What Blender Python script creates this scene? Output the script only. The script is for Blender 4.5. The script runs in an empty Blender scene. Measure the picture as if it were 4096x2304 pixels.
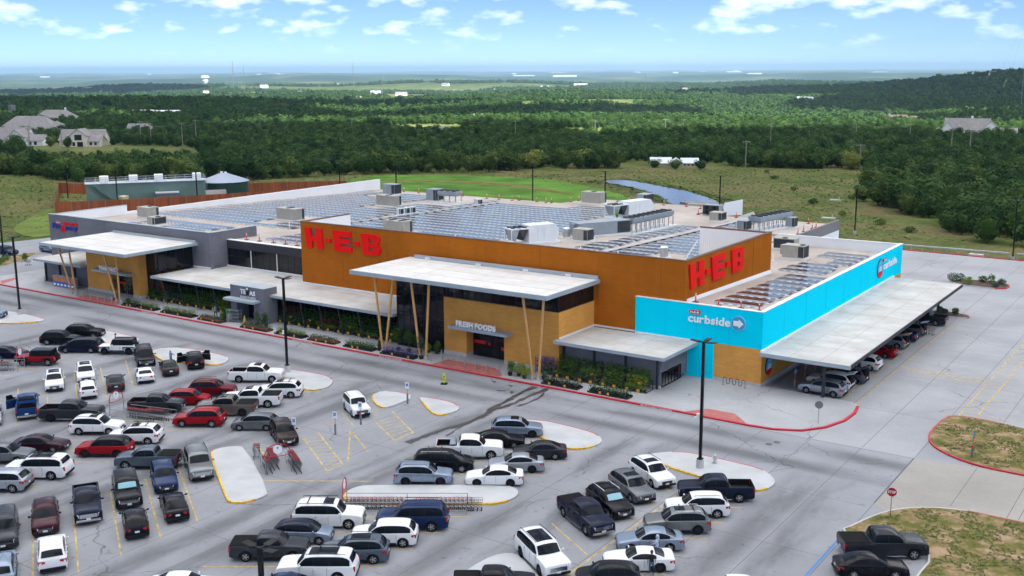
import bpy, bmesh, math, random
from mathutils import Vector, Matrix
R_=math.radians
S=bpy.context.scene
COL=S.collection
rng=random.Random(7)

# ---------------------------------------------------------------- camera
cam=bpy.data.objects.new('camera',bpy.data.cameras.new('camera')); COL.objects.link(cam)
YAW,PITCH,ROLL=0.59922,0.200126,-0.0046686
def _basis():
    cp,sp,cy,sy=math.cos(PITCH),math.sin(PITCH),math.cos(YAW),math.sin(YAW)
    w=Vector((-sy*cp,cy*cp,-sp)); r=Vector((cy,sy,0)); u=r.cross(w)
    return r*math.cos(ROLL)+u*math.sin(ROLL), u*math.cos(ROLL)-r*math.sin(ROLL), w
_r,_u,_w=_basis()
cam.matrix_world=Matrix(((_r.x,_u.x,-_w.x,0),(_r.y,_u.y,-_w.y,0),(_r.z,_u.z,-_w.z,33.6),(0,0,0,1)))
cam.data.sensor_width=36; cam.data.lens=36*4320.8/4096; cam.data.clip_start=1; cam.data.clip_end=80000
S.camera=cam
# ---------------------------------------------------------------- sky, sun, exposure
SUN_EL,SUN_AZ=R_(54),R_(112)      # azimuth clockwise from +Y
SDIR=Vector((math.sin(SUN_AZ)*math.cos(SUN_EL),math.cos(SUN_AZ)*math.cos(SUN_EL),math.sin(SUN_EL)))
W=bpy.data.worlds.new('World'); S.world=W; W.use_nodes=True
nt=W.node_tree; nt.nodes.clear()
def N(t,**k):
    n=nt.nodes.new(t)
    for a,b in k.items(): setattr(n,a,b)
    return n
def mathn(op,a,b=None,c=None,clamp=False):
    n=N('ShaderNodeMath',operation=op); n.use_clamp=clamp
    for i,v in enumerate((a,b,c)):
        if v is None: continue
        if isinstance(v,(int,float)): n.inputs[i].default_value=v
        else: nt.links.new(v,n.inputs[i])
    return n.outputs[0]
sky=N('ShaderNodeTexSky',sky_type='NISHITA'); sky.sun_disc=False; sky.sun_elevation=SUN_EL; sky.sun_rotation=SUN_AZ
sky.altitude=1500; sky.air_density=.45; sky.dust_density=0; sky.ozone_density=4.8
tc=N('ShaderNodeTexCoord'); sep=N('ShaderNodeSeparateXYZ'); nt.links.new(tc.outputs['Generated'],sep.inputs[0])
mp=N('ShaderNodeMapping'); nt.links.new(tc.outputs['Generated'],mp.inputs[0]); mp.inputs['Scale'].default_value=(24,24,66); mp.inputs['Location'].default_value=(3.1,8.4,1.7)
nz=N('ShaderNodeTexNoise'); nz.inputs['Scale'].default_value=1.0; nz.inputs['Detail'].default_value=7; nz.inputs['Roughness'].default_value=.5; nt.links.new(mp.outputs[0],nz.inputs['Vector'])
mp2=N('ShaderNodeMapping'); nt.links.new(tc.outputs['Generated'],mp2.inputs[0]); mp2.inputs['Scale'].default_value=(24,24,66); mp2.inputs['Location'].default_value=(3.1,8.4,2.1)
nz2=N('ShaderNodeTexNoise'); nz2.inputs['Scale'].default_value=1.0; nz2.inputs['Detail'].default_value=3; nt.links.new(mp2.outputs[0],nz2.inputs['Vector'])
# more cloud higher up, thin towards the horizon
el=mathn('MULTIPLY',sep.outputs['Z'],7.0,clamp=True)
dens=mathn('ADD',nz.outputs['Fac'],mathn('MULTIPLY_ADD',el,.13,-.10))
rp=N('ShaderNodeValToRGB'); nt.links.new(dens,rp.inputs[0]); rp.color_ramp.elements[0].position=.46; rp.color_ramp.elements[0].color=(0,0,0,1); rp.color_ramp.elements[1].position=.90; rp.color_ramp.elements[1].color=(1,1,1,1)
up=mathn('MULTIPLY',mathn('MULTIPLY_ADD',sep.outputs['Z'],45.0,-.55,clamp=True),rp.outputs[0])
shade=mathn('MULTIPLY_ADD',mathn('SUBTRACT',nz2.outputs['Fac'],nz.outputs['Fac']),-2.2,.72,clamp=True)
cr=N('ShaderNodeMixRGB'); nt.links.new(shade,cr.inputs[0]); cr.inputs[1].default_value=(9.5,11,12.5,1); cr.inputs[2].default_value=(16,16.2,16.5,1)
mx=N('ShaderNodeMixRGB'); nt.links.new(up,mx.inputs[0]); nt.links.new(sky.outputs[0],mx.inputs[1]); nt.links.new(cr.outputs[0],mx.inputs[2])
bg=N('ShaderNodeBackground'); bg.inputs['Strength'].default_value=.062; nt.links.new(mx.outputs[0],bg.inputs[0])
wo=N('ShaderNodeOutputWorld'); nt.links.new(bg.outputs[0],wo.inputs[0])
sun=bpy.data.objects.new('sun',bpy.data.lights.new('sun','SUN')); COL.objects.link(sun)
sun.data.energy=5.0; sun.data.angle=R_(.6); sun.data.color=(1,.965,.9)
sun.rotation_euler=(-SDIR).to_track_quat('-Z','Y').to_euler(); sun.location=(60,-60,120)
S.view_settings.view_transform='Standard'; S.view_settings.look='None'; S.view_settings.exposure=1.4; S.view_settings.gamma=1
S.view_settings.use_curve_mapping=False
S.cycles.use_denoising=True; S.cycles.max_bounces=6; S.cycles.diffuse_bounces=4; S.cycles.glossy_bounces=2; S.cycles.transmission_bounces=4; S.cycles.transparent_max_bounces=6; S.cycles.volume_bounces=0
S.cycles.caustics_reflective=False; S.cycles.caustics_refractive=False; S.cycles.sample_clamp_indirect=6

# ---------------------------------------------------------------- materials
MATS={}
def mat(name,col,rough=.8,metal=0.,var=0.,scale=1.,bump=0.,bscale=None,spec=.5,coat=0.,rnd=0.,space='Object',detail=5,trans=0.):
    if name in MATS: return MATS[name]
    m=bpy.data.materials.new(name); m.use_nodes=True; t=m.node_tree; b=t.nodes['Principled BSDF']; MATS[name]=m
    b.inputs['Base Color'].default_value=(*col,1); b.inputs['Roughness'].default_value=rough; b.inputs['Metallic'].default_value=metal
    b.inputs['Specular IOR Level'].default_value=spec; b.inputs['Coat Weight'].default_value=coat; b.inputs['Coat Roughness'].default_value=.05
    out=None
    if var or bump:
        g=t.nodes.new('ShaderNodeTexCoord') if space=='Object' else t.nodes.new('ShaderNodeNewGeometry')
        vec=g.outputs['Object'] if space=='Object' else g.outputs['Position']
    if var:
        n=t.nodes.new('ShaderNodeTexNoise'); n.inputs['Scale'].default_value=scale; n.inputs['Detail'].default_value=detail; t.links.new(vec,n.inputs['Vector'])
        mr=t.nodes.new('ShaderNodeMapRange'); mr.inputs[1].default_value=.3; mr.inputs[2].default_value=.7; mr.inputs[3].default_value=1-var; mr.inputs[4].default_value=1+var; t.links.new(n.outputs['Fac'],mr.inputs[0]); out=mr.outputs[0]
    if rnd:
        oi=t.nodes.new('ShaderNodeObjectInfo'); mr=t.nodes.new('ShaderNodeMapRange'); mr.inputs[3].default_value=1-rnd; mr.inputs[4].default_value=1+rnd; t.links.new(oi.outputs['Random'],mr.inputs[0])
        if out is None: out=mr.outputs[0]
        else:
            mm=t.nodes.new('ShaderNodeMath'); mm.operation='MULTIPLY'; t.links.new(out,mm.inputs[0]); t.links.new(mr.outputs[0],mm.inputs[1]); out=mm.outputs[0]
    if out is not None:
        v=t.nodes.new('ShaderNodeVectorMath'); v.operation='SCALE'; v.inputs[0].default_value=col; t.links.new(out,v.inputs['Scale']); t.links.new(v.outputs[0],b.inputs['Base Color'])
    if bump:
        n2=t.nodes.new('ShaderNodeTexNoise'); n2.inputs['Scale'].default_value=bscale or scale*4; n2.inputs['Detail'].default_value=4; t.links.new(vec,n2.inputs['Vector'])
        bp=t.nodes.new('ShaderNodeBump'); bp.inputs['Strength'].default_value=bump; bp.inputs['Distance'].default_value=.05; t.links.new(n2.outputs['Fac'],bp.inputs['Height']); t.links.new(bp.outputs[0],b.inputs['Normal'])
    return m
def nodesof(m): return m.node_tree, m.node_tree.nodes['Principled BSDF']
def leafmat(name,c1,c2,rnd=.25,scale=.6):
    """foliage: two greens mixed by noise, some light passing through"""
    if name in MATS: return MATS[name]
    m=bpy.data.materials.new(name); m.use_nodes=True; t=m.node_tree; b=t.nodes['Principled BSDF']; MATS[name]=m
    b.inputs['Roughness'].default_value=.75; b.inputs['Specular IOR Level'].default_value=.15
    g=t.nodes.new('ShaderNodeTexCoord'); oi=t.nodes.new('ShaderNodeObjectInfo')
    ad=t.nodes.new('ShaderNodeVectorMath'); ad.operation='ADD'; t.links.new(g.outputs['Object'],ad.inputs[0]); t.links.new(oi.outputs['Location'],ad.inputs[1])
    n=t.nodes.new('ShaderNodeTexNoise'); n.inputs['Scale'].default_value=scale; n.inputs['Detail'].default_value=3; t.links.new(ad.outputs[0],n.inputs['Vector'])
    fa=t.nodes.new('ShaderNodeMath'); fa.operation='MULTIPLY_ADD'; fa.inputs[1].default_value=.7; t.links.new(oi.outputs['Random'],fa.inputs[0])
    sb=t.nodes.new('ShaderNodeMath'); sb.operation='MULTIPLY_ADD'; sb.inputs[1].default_value=1.4; sb.inputs[2].default_value=-.55; t.links.new(n.outputs['Fac'],sb.inputs[0]); t.links.new(sb.outputs[0],fa.inputs[2])
    mi=t.nodes.new('ShaderNodeMixRGB'); mi.inputs[1].default_value=(*c1,1); mi.inputs[2].default_value=(*c2,1); t.links.new(fa.outputs[0],mi.inputs[0]); fa.use_clamp=True
    t.links.new(mi.outputs[0],b.inputs['Base Color'])
    tr=t.nodes.new('ShaderNodeBsdfTranslucent'); t.links.new(mi.outputs[0],tr.inputs[0]); ms=t.nodes.new('ShaderNodeMixShader'); ms.inputs[0].default_value=.25
    o=t.nodes['Material Output']; t.links.new(b.outputs[0],ms.inputs[1]); t.links.new(tr.outputs[0],ms.inputs[2]); t.links.new(ms.outputs[0],o.inputs[0])
    return m

# ---------------------------------------------------------------- mesh helpers
class MB:
    def __init__(s): s.v=[]; s.f=[]; s.m=[]
    def add(s,vs,fs,m=0):
        k=len(s.v); s.v+= [tuple(p) for p in vs]
        for f in fs: s.f.append(tuple(i+k for i in f)); s.m.append(m)
        return s
    def box(s,x0,x1,y0,y1,z0,z1,m=0):
        v=[(x,y,z) for z in(z0,z1) for y in(y0,y1) for x in(x0,x1)]
        return s.add(v,[(0,2,3,1),(4,5,7,6),(0,1,5,4),(2,6,7,3),(0,4,6,2),(1,3,7,5)],m)
    def obox(s,c,ax,L,Wd,z0,z1,m=0):
        a=Vector((math.cos(ax),math.sin(ax),0)); b=Vector((-a.y,a.x,0)); c=Vector((c[0],c[1],0))
        v=[c+a*(L/2*i)+b*(Wd/2*j)+Vector((0,0,z)) for z in(z0,z1) for j in(-1,1) for i in(-1,1)]
        return s.add(v,[(0,2,3,1),(4,5,7,6),(0,1,5,4),(2,6,7,3),(0,4,6,2),(1,3,7,5)],m)
    def prism(s,poly,z0,z1,m=0,ms=None,bottom=True):
        n=len(poly); v=[(p[0],p[1],z0) for p in poly]+[(p[0],p[1],z1) for p in poly]
        if area(poly)<0: v=v[:n][::-1]+v[n:][::-1]
        s.add(v,[tuple(range(n,2*n))]+([tuple(range(n-1,-1,-1))] if bottom else []),m)
        k=len(s.v)-2*n
        for i in range(n):
            j=(i+1)%n; s.f.append((k+i,k+j,k+n+j,k+n+i)); s.m.append(m if ms is None else ms)
        return s
    def cyl(s,p0,p1,r0,r1=None,n=8,m=0,caps=True):
        r1=r0 if r1 is None else r1; p0=Vector(p0); p1=Vector(p1); d=(p1-p0).normalized()
        a=d.orthogonal().normalized(); b=d.cross(a); v=[]
        for p,r in((p0,r0),(p1,r1)):
            for i in range(n):
                t=2*math.pi*i/n; v.append(p+(a*math.cos(t)+b*math.sin(t))*r)
        f=[(i,(i+1)%n,n+(i+1)%n,n+i) for i in range(n)]
        if caps: f+=[tuple(range(n-1,-1,-1)),tuple(range(n,2*n))]
        return s.add(v,f,m)
    def tube(s,pts,r,n=6,m=0):
        for a,b in zip(pts,pts[1:]): s.cyl(a,b,r,r,n,m)
        return s
    def quad(s,a,b,c,d,m=0): return s.add([a,b,c,d],[(0,1,2,3)],m)
    def ball(s,c,rx,ry=None,rz=None,nu=10,nv=6,m=0):
        ry=ry or rx; rz=rz or rx; v=[]
        for j in range(nv+1):
            t=math.pi*j/nv
            for i in range(nu):
                p=2*math.pi*i/nu; v.append((c[0]+rx*math.sin(t)*math.cos(p),c[1]+ry*math.sin(t)*math.sin(p),c[2]+rz*math.cos(t)))
        f=[(j*nu+i,(j+1)*nu+i,(j+1)*nu+(i+1)%nu,j*nu+(i+1)%nu) for j in range(nv) for i in range(nu)]
        return s.add(v,f,m)
    def mesh(s,name,mats=(),smooth=False,off=None,tri=False):
        me=bpy.data.meshes.new(name)
        vs=s.v if off is None else [(a-off[0],b-off[1],c-off[2]) for a,b,c in s.v]
        me.from_pydata(vs,[],s.f)
        for x in mats: me.materials.append(x)
        if len(set(s.m))>1 or (s.m and s.m[0]): me.polygons.foreach_set('material_index',s.m)
        if smooth:
            me.polygons.foreach_set('use_smooth',[True]*len(s.f))
            if smooth is not True: me.set_sharp_from_angle(angle=R_(smooth))
        me.update(); me.validate()
        return me
def area(p): return sum(a[0]*b[1]-b[0]*a[1] for a,b in zip(p,p[1:]+p[:1]))/2
def wloc(o):
    v=Vector((0,0,0))
    while o is not None: v+=o.location; o=o.parent
    return v
def put(name,me,parent=None,loc=(0,0,0),rz=0,mats=None,sc=None):
    o=bpy.data.objects.new(name,me); COL.objects.link(o); o.location=loc; o.rotation_euler[2]=rz
    if sc: o.scale=sc if hasattr(sc,'__len__') else (sc,)*3
    if parent is not None: o.parent=parent
    if mats:
        for i,x in enumerate(mats):
            if x is not None: o.material_slots[i].link='OBJECT'; o.material_slots[i].material=x
    return o
def obj(name,mb,mats,parent=None,smooth=False):
    """mesh given in world coordinates; origin moved to the parent's base"""
    mats=mats if isinstance(mats,(list,tuple)) else [mats]
    return put(name,mb.mesh(name,mats,smooth,wloc(parent) if parent is not None else None),parent)
def tag(o,label=None,cat=None,group=None,kind=None):
    for k,v in(('label',label),('category',cat),('group',group),('kind',kind)):
        if v: o[k]=v
    return o
def thing(name,loc,label,cat,group=None,rz=0):
    o=bpy.data.objects.new(name,None); COL.objects.link(o); o.location=loc; o.rotation_euler[2]=rz; o.empty_display_size=.3
    return tag(o,label,cat,group)
def struct(name,mb,mats,parent=None,smooth=False):
    o=obj(name,mb,mats,parent,smooth)
    if parent is None: o['kind']='structure'
    return o
def chaikin(p,n=1,closed=True):
    for _ in range(n):
        q=[]
        m=len(p)
        for i in range(m if closed else m-1):
            a,b=p[i],p[(i+1)%m]; q+=[(a[0]*.75+b[0]*.25,a[1]*.75+b[1]*.25),(a[0]*.25+b[0]*.75,a[1]*.25+b[1]*.75)]
        p=q if closed else [p[0]]+q+[p[-1]]
    return p
def inset(p,d):
    if area(p)<0: p=p[::-1]
    n=len(p); o=[]
    for i in range(n):
        a,b,c=Vector(p[i-1]),Vector(p[i]),Vector(p[(i+1)%n])
        e1=(b-a); e2=(c-b)
        n1=Vector((-e1.y,e1.x)); n2=Vector((-e2.y,e2.x))
        nn=(n1.normalized() if n1.length else n1)+(n2.normalized() if n2.length else n2)
        nn=nn.normalized() if nn.length>1e-6 else n1.normalized()
        o.append((b.x+nn.x*d,b.y+nn.y*d))
    return p,o
_txt={}
def textmesh(s,size,ext=.03,bold=0.,mats=()):
    k=(s,size,ext,bold)
    c=bpy.data.curves.new('txt','FONT'); c.body=s; c.size=size; c.extrude=ext; c.offset=bold; c.resolution_u=3; c.align_x='LEFT'
    o=bpy.data.objects.new('txt',c); COL.objects.link(o); dg=bpy.context.evaluated_depsgraph_get(); dg.update()
    me=bpy.data.meshes.new_from_object(o.evaluated_get(dg)); bpy.data.objects.remove(o); bpy.data.curves.remove(c)
    me.materials.clear()
    for x in mats: me.materials.append(x)
    return me
def bounds(me):
    xs=[v.co.x for v in me.vertices]; ys=[v.co.y for v in me.vertices]
    return min(xs),max(xs),min(ys),max(ys)
def letters(word,parent,o,ux,uz,width,height,ext,m,bold=0.,name='letter',gap=.06,nrm=None):
    """each letter its own mesh, laid from o along ux (unit), up uz; fitted to width x height"""
    ux=Vector(ux); uz=Vector(uz); un=ux.cross(uz)
    ms=[]; x=0
    asc=None
    for ch in word:
        if ch==' ': ms.append((None,x,0)); x+=.28; continue
        me=textmesh(ch,1.0,ext,bold,[m]); b=bounds(me); ms.append((me,x-b[0],b)); x+=b[1]-b[0]+gap
    x-=gap
    bs=[q[2] for q in ms if q[0]]; lo=min(min(b[2] for b in bs),0); hi=max(b[3] for b in bs); sx=width/x; sy=height/(hi-lo)
    for me,dx,b in ms:
        if me is None: continue
        for v in me.vertices:
            p=ux*((v.co.x+dx)*sx)+uz*((v.co.y-lo)*sy)+un*v.co.z
            v.co=p
        me.update()
        put(name,me,parent,Vector(o)-wloc(parent))
# ---------------------------------------------------------------- terrain
FW=Vector((-math.sin(YAW),math.cos(YAW))); RT=Vector((math.cos(YAW),math.sin(YAW)))
def sst(a,b,x):
    t=min(1,max(0,(x-a)/(b-a))); return t*t*(3-2*t)
def H(x,y):
    dx=max(-208-x,0,x-70); dy=max(0,y-214,-20-y); d=math.hypot(dx,dy); r=math.hypot(x,y)
    h=-.3-6.5*(1-math.exp(-d/95.))-42*sst(420,3600,r)
    a=sst(380,1500,r)
    h+=a*(10*math.sin(x*.0031+y*.0017+1.3)*math.sin(y*.0036-x*.0012+.4)+4*math.sin(x*.0083+2.1)*math.sin(y*.0071+x*.002))
    a2=sst(1800,6000,r); h+=a2*(24*math.sin(x*.00093+1.)*math.sin(y*.0011+.6)+14*math.sin(x*.0021-y*.0017))
    def g(cx,cy,s,A,s2): return A*math.exp(-((x-cx)/s)**2-((y-cy)/s2)**2)
    h+=g(-330,150,70,9,70)+g(-250,2600,700,38,420)+g(420,2600,700,50,450)+g(-1100,2380,260,15,300)+g(-2100,1500,700,12,700)
    p=math.exp(-(((x+150)/60)**2+((y-300)/55)**2)**2)
    return h*(1-p)-4.3*p
def terrain():
    rs=[0,25,60]; r=60.
    while r<30000: r*=1.03; rs.append(r)
    ax=math.atan2(FW.y,FW.x); th=[]
    t=-40.
    while t<40: th.append(ax+R_(t)); t+=.35
    while t<320: th.append(ax+R_(t)); t+=5
    m=len(th); mb=MB(); mb.v=[(math.cos(a)*q,math.sin(a)*q,H(math.cos(a)*q,math.sin(a)*q)) for q in rs for a in th]
    mb.f=[(i*m+j,(i+1)*m+j,(i+1)*m+(j+1)%m,i*m+(j+1)%m) for i in range(len(rs)-1) for j in range(m)]; mb.m=[0]*len(mb.f)
    return mb
def ground_mat():
    m=mat('terrain_ground',(.1,.1,.05),.95); t,b=nodesof(m); b.inputs['Specular IOR Level'].default_value=.05
    g=t.nodes.new('ShaderNodeNewGeometry')
    def nz(s,d=5,r=.6):
        n=t.nodes.new('ShaderNodeTexNoise'); n.inputs['Scale'].default_value=s; n.inputs['Detail'].default_value=d; n.inputs['Roughness'].default_value=r; t.links.new(g.outputs['Position'],n.inputs['Vector']); return n.outputs['Fac']
    def ramp(f,cs):
        r=t.nodes.new('ShaderNodeValToRGB'); t.links.new(f,r.inputs[0]); e=r.color_ramp.elements
        while len(e)<len(cs): e.new(.5)
        for q,(p,c) in zip(e,cs): q.position=p; q.color=(*c,1)
        return r.outputs[0]
    near=ramp(nz(.045,8,.7),[(.3,(.05,.085,.02)),(.44,(.085,.115,.03)),(.57,(.14,.135,.055)),(.70,(.165,.115,.065))])
    far=ramp(nz(.012,9,.75),[(.34,(.045,.08,.022)),(.48,(.085,.12,.036)),(.6,(.15,.165,.06)),(.72,(.25,.22,.11))])
    le=t.nodes.new('ShaderNodeVectorMath'); le.operation='LENGTH'; t.links.new(g.outputs['Position'],le.inputs[0])
    mr=t.nodes.new('ShaderNodeMapRange'); mr.inputs[1].default_value=450; mr.inputs[2].default_value=700; t.links.new(le.outputs['Value'],mr.inputs[0])
    mi=t.nodes.new('ShaderNodeMixRGB'); t.links.new(mr.outputs[0],mi.inputs[0]); t.links.new(near,mi.inputs[1]); t.links.new(far,mi.inputs[2])
    vf=ramp(nz(.0016,7,.62),[(.38,(.018,.038,.018)),(.52,(.028,.055,.024)),(.60,(.075,.10,.04)),(.72,(.17,.16,.09))])
    m2=t.nodes.new('ShaderNodeMapRange'); m2.inputs[1].default_value=3800; m2.inputs[2].default_value=5200; t.links.new(le.outputs['Value'],m2.inputs[0])
    mj=t.nodes.new('ShaderNodeMixRGB'); t.links.new(m2.outputs[0],mj.inputs[0]); t.links.new(mi.outputs[0],mj.inputs[1]); t.links.new(vf,mj.inputs[2]); mi=mj
    fine=t.nodes.new('ShaderNodeMapRange'); fine.inputs[1].default_value=.3; fine.inputs[2].default_value=.7; fine.inputs[3].default_value=.7; fine.inputs[4].default_value=1.3; t.links.new(nz(.9,4),fine.inputs[0])
    sc=t.nodes.new('ShaderNodeVectorMath'); sc.operation='SCALE'; t.links.new(mi.outputs[0],sc.inputs[0]); t.links.new(fine.outputs[0],sc.inputs['Scale']); t.links.new(sc.outputs[0],b.inputs['Base Color'])
    bp=t.nodes.new('ShaderNodeBump'); bp.inputs['Strength'].default_value=.8; bp.inputs['Distance'].default_value=6; t.links.new(nz(.03,6,.7),bp.inputs['Height']); t.links.new(bp.outputs[0],b.inputs['Normal'])
    return m
struct('terrain',terrain(),ground_mat(),smooth=True)

def drape(poly,step,dz):
    """a polygon filled with a grid that follows the terrain"""
    bm=bmesh.new(); bm.faces.new([bm.verts.new((x,y,0)) for x,y in poly])
    xs=[p[0] for p in poly]; ys=[p[1] for p in poly]
    for a0,a1,k in((min(xs),max(xs),0),(min(ys),max(ys),1)):
        v=a0+step
        while v<a1:
            co=(v,0,0) if k==0 else (0,v,0); no=(1,0,0) if k==0 else (0,1,0)
            bmesh.ops.bisect_plane(bm,geom=bm.verts[:]+bm.edges[:]+bm.faces[:],plane_co=co,plane_no=no); v+=step
    mb=MB(); idx={v:i for i,v in enumerate(bm.verts)}; mb.v=[(v.co.x,v.co.y,H(v.co.x,v.co.y)+dz) for v in bm.verts]; mb.f=[tuple(idx[v] for v in f.verts) for f in bm.faces]; mb.m=[0]*len(mb.f); bm.free()
    return mb
lawn_m=mat('mown_lawn',(.09,.19,.03),.95,var=.4,scale=.09,space='W',bump=.4,bscale=1.5,spec=.05)
lawn=[(-244,258),(-270,296),(-244,318),(-206,324),(-178,305),(-158,292),(-138,266),(-134,248),(-150,238),(-180,234),(-218,244)]
struct('lawn',drape(chaikin(lawn,2),6,.12),lawn_m,smooth=True)
rough_m=mat('dry_meadow_strip',(.155,.145,.05),.95,var=.4,scale=.25,space='W',bump=.5,bscale=1.2,spec=.05)
struct('meadow_path',drape(chaikin([(-250,283),(-236,291),(-205,300),(-172,286),(-168,281),(-205,292),(-238,283),(-252,275)],1),5,.2),rough_m,smooth=True)
mown_m=mat('mown_strip',(.14,.19,.045),.95,var=.25,scale=.12,space='W',bump=.4,bscale=1.5,spec=.05)
struct('mown_bank',drape(chaikin([(-203.5,129),(-206,125),(-221,131),(-229,137),(-237,145),(-245,154),(-252,163),(-240,170),(-225,160),(-212,150)],1),4,.12),mown_m,smooth=True)
water_m=mat('pond_water',(.05,.075,.12),.12,spec=.32,bump=.12,bscale=.8,space='W')
pond=[(-184,322),(-179,331),(-163,321),(-143,308),(-125,289),(-118,274),(-124,268),(-134,276),(-147,294),(-164,310)]
struct('pond_bank',drape(chaikin(inset(pond,-4.5)[1],2),5,.1),mat('damp_bank',(.075,.085,.035),.95,var=.4,scale=.3,space='W',spec=.05),smooth=True)
mb=MB(); mb.add([(x,y,-4.05) for x,y in chaikin(pond,2)],[tuple(range(len(chaikin(pond,2))))]); struct('pond',mb,water_m)
mb=MB(); mb.prism(chaikin([(-134,279),(-131,283),(-117,281),(-117,277)],1),-4.2,-3.7); struct('rock_weir',mb,mat('weir_rock',(.22,.21,.19),.9,var=.5,scale=2,bump=.8))

# ---------------------------------------------------------------- pavement
def concrete_mat(name,base,lanes):
    m=mat(name,base,.85); t,b=nodesof(m); b.inputs['Specular IOR Level'].default_value=.25
    g=t.nodes.new('ShaderNodeNewGeometry'); sp=t.nodes.new('ShaderNodeSeparateXYZ'); t.links.new(g.outputs['Position'],sp.inputs[0])
    def M(op,a,b_=None,c=None,cl=False):
        n=t.nodes.new('ShaderNodeMath'); n.operation=op; n.use_clamp=cl
        for i,v in enumerate((a,b_,c)):
            if v is None: continue
            if isinstance(v,(int,float)): n.inputs[i].default_value=v
            else: t.links.new(v,n.inputs[i])
        return n.outputs[0]
    def nz(s,d=4,r=.6,sc=(1,1,1)):
        mp=t.nodes.new('ShaderNodeMapping'); mp.inputs['Scale'].default_value=sc; t.links.new(g.outputs['Position'],mp.inputs[0])
        n=t.nodes.new('ShaderNodeTexNoise'); n.inputs['Scale'].default_value=s; n.inputs['Detail'].default_value=d; n.inputs['Roughness'].default_value=r; t.links.new(mp.outputs[0],n.inputs['Vector']); return n.outputs['Fac']
    def SS(v,a,b_):
        n=t.nodes.new('ShaderNodeMapRange'); n.interpolation_type='SMOOTHSTEP'; n.inputs[1].default_value=a; n.inputs[2].default_value=b_; t.links.new(v,n.inputs[0]); return n.outputs[0]
    X,Y=sp.outputs['X'],sp.outputs['Y']
    f=M('MULTIPLY_ADD',SS(nz(.12,6),.3,.72),.22,.87)
    f=M('MULTIPLY',f,M('MULTIPLY_ADD',nz(3.,5),.22,.89))
    if lanes:
        fr=M('FRACT',M('MULTIPLY_ADD',X,1/16.6,26.3/16.6+.5+20)); u=M('ABSOLUTE',M('MULTIPLY',M('SUBTRACT',fr,.5),16.6))
        tr=SS(M('ABSOLUTE',M('SUBTRACT',u,1.55)),2.1,.2)
        tr=M('MULTIPLY',M('MULTIPLY',tr,SS(Y,90,82)),M('MULTIPLY_ADD',SS(nz(.22,4,.6,(1,.28,1)),.36,.6),.9,.1))
        d1=M('MAXIMUM',SS(M('ABSOLUTE',M('SUBTRACT',Y,86.9)),2.0,.1),SS(M('ABSOLUTE',M('SUBTRACT',Y,91.2)),1.9,.1))
        d1=M('MULTIPLY',M('MULTIPLY',d1,SS(X,-14,-26)),M('MULTIPLY_ADD',SS(nz(.2,4,.6,(.28,1,1)),.32,.6),.9,.15))
        dk=M('MAXIMUM',tr,d1)
        f=M('MULTIPLY',f,M('MULTIPLY_ADD',dk,-.47,1.0))
        f=M('MULTIPLY',f,M('MULTIPLY_ADD',SS(nz(.55,5,.7),.60,.72),-.28,1.0))   # oil spots
    vo=t.nodes.new('ShaderNodeTexVoronoi'); vo.feature='DISTANCE_TO_EDGE'; vo.inputs['Scale'].default_value=.085; wn=t.nodes.new('ShaderNodeTexNoise'); wn.inputs['Scale'].default_value=.5; wn.inputs['Detail'].default_value=4; t.links.new(g.outputs['Position'],wn.inputs['Vector'])
    wv=t.nodes.new('ShaderNodeVectorMath'); wv.operation='MULTIPLY_ADD'; wv.inputs[1].default_value=(2.2,2.2,0); t.links.new(wn.outputs['Color'],wv.inputs[0]); t.links.new(g.outputs['Position'],wv.inputs[2]); t.links.new(wv.outputs[0],vo.inputs['Vector'])
    crk=M('MULTIPLY',SS(vo.outputs['Distance'],.0045,.001),SS(nz(.07,2),.48,.58)); f=M('MULTIPLY',f,M('MULTIPLY_ADD',crk,-.5,1.0))
    if lanes: f=M('MULTIPLY',f,M('MULTIPLY_ADD',SS(nz(1.7,3,.5),.66,.72),-.32,1.0))
    v=t.nodes.new('ShaderNodeVectorMath'); v.operation='SCALE'; v.inputs[0].default_value=base; t.links.new(f,v.inputs['Scale']); t.links.new(v.outputs[0],b.inputs['Base Color'])
    bp=t.nodes.new('ShaderNodeBump'); bp.inputs['Strength'].default_value=.25; bp.inputs['Distance'].default_value=.02; t.links.new(nz(8,3),bp.inputs['Height']); t.links.new(bp.outputs[0],b.inputs['Normal'])
    return m
lot_m=concrete_mat('lot_concrete',(.285,.295,.32),True)
walk_m=concrete_mat('sidewalk_concrete',(.375,.385,.40),False)
isl_m=mat('island_concrete',(.46,.475,.49),.85,var=.10,scale=.5,bump=.1,bscale=12,space='W')
drive_m=concrete_mat('tan_concrete',(.33,.315,.29),False)
red_m=mat('red_kerb_paint',(.50,.012,.035),.6,var=.25,scale=3,space='W'); yel_m=mat('yellow_kerb_paint',(.74,.44,.035),.65,var=.3,scale=3,space='W'); ramp_m=mat('red_tactile_paving',(.40,.13,.115),.8,var=.2,scale=2,space='W'); conc_m=mat('plain_concrete',(.5,.5,.49),.85,var=.15,scale=2)
line_m=mat('yellow_line_paint',(.50,.36,.11),.8,var=.4,scale=1.5,space='W'); blue_m=mat('blue_line_paint',(.05,.2,.5),.7); white_m=mat('white_paint',(.75,.75,.75),.6)
LOT=[(-205,5),(70,5),(70,201),(0,203.5),(-31,205.4),(-52,206.3),(-72,207.4),(-120,216),(-204,216),(-203,128),(-205,117)]
mb=MB(); mb.add([(x,y,0) for x,y in LOT],[tuple(range(len(LOT)))]); lot=struct('parking_lot',mb,lot_m)
def sheet(name,poly,z,m,parent=None):
    mb=MB(); p=list(poly)
    if area(p)<0: p=p[::-1]
    mb.add([(x,y,z) for x,y in p],[tuple(range(len(p)))]); return obj(name,mb,m,parent) if parent is not None else struct(name,mb,m)
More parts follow.
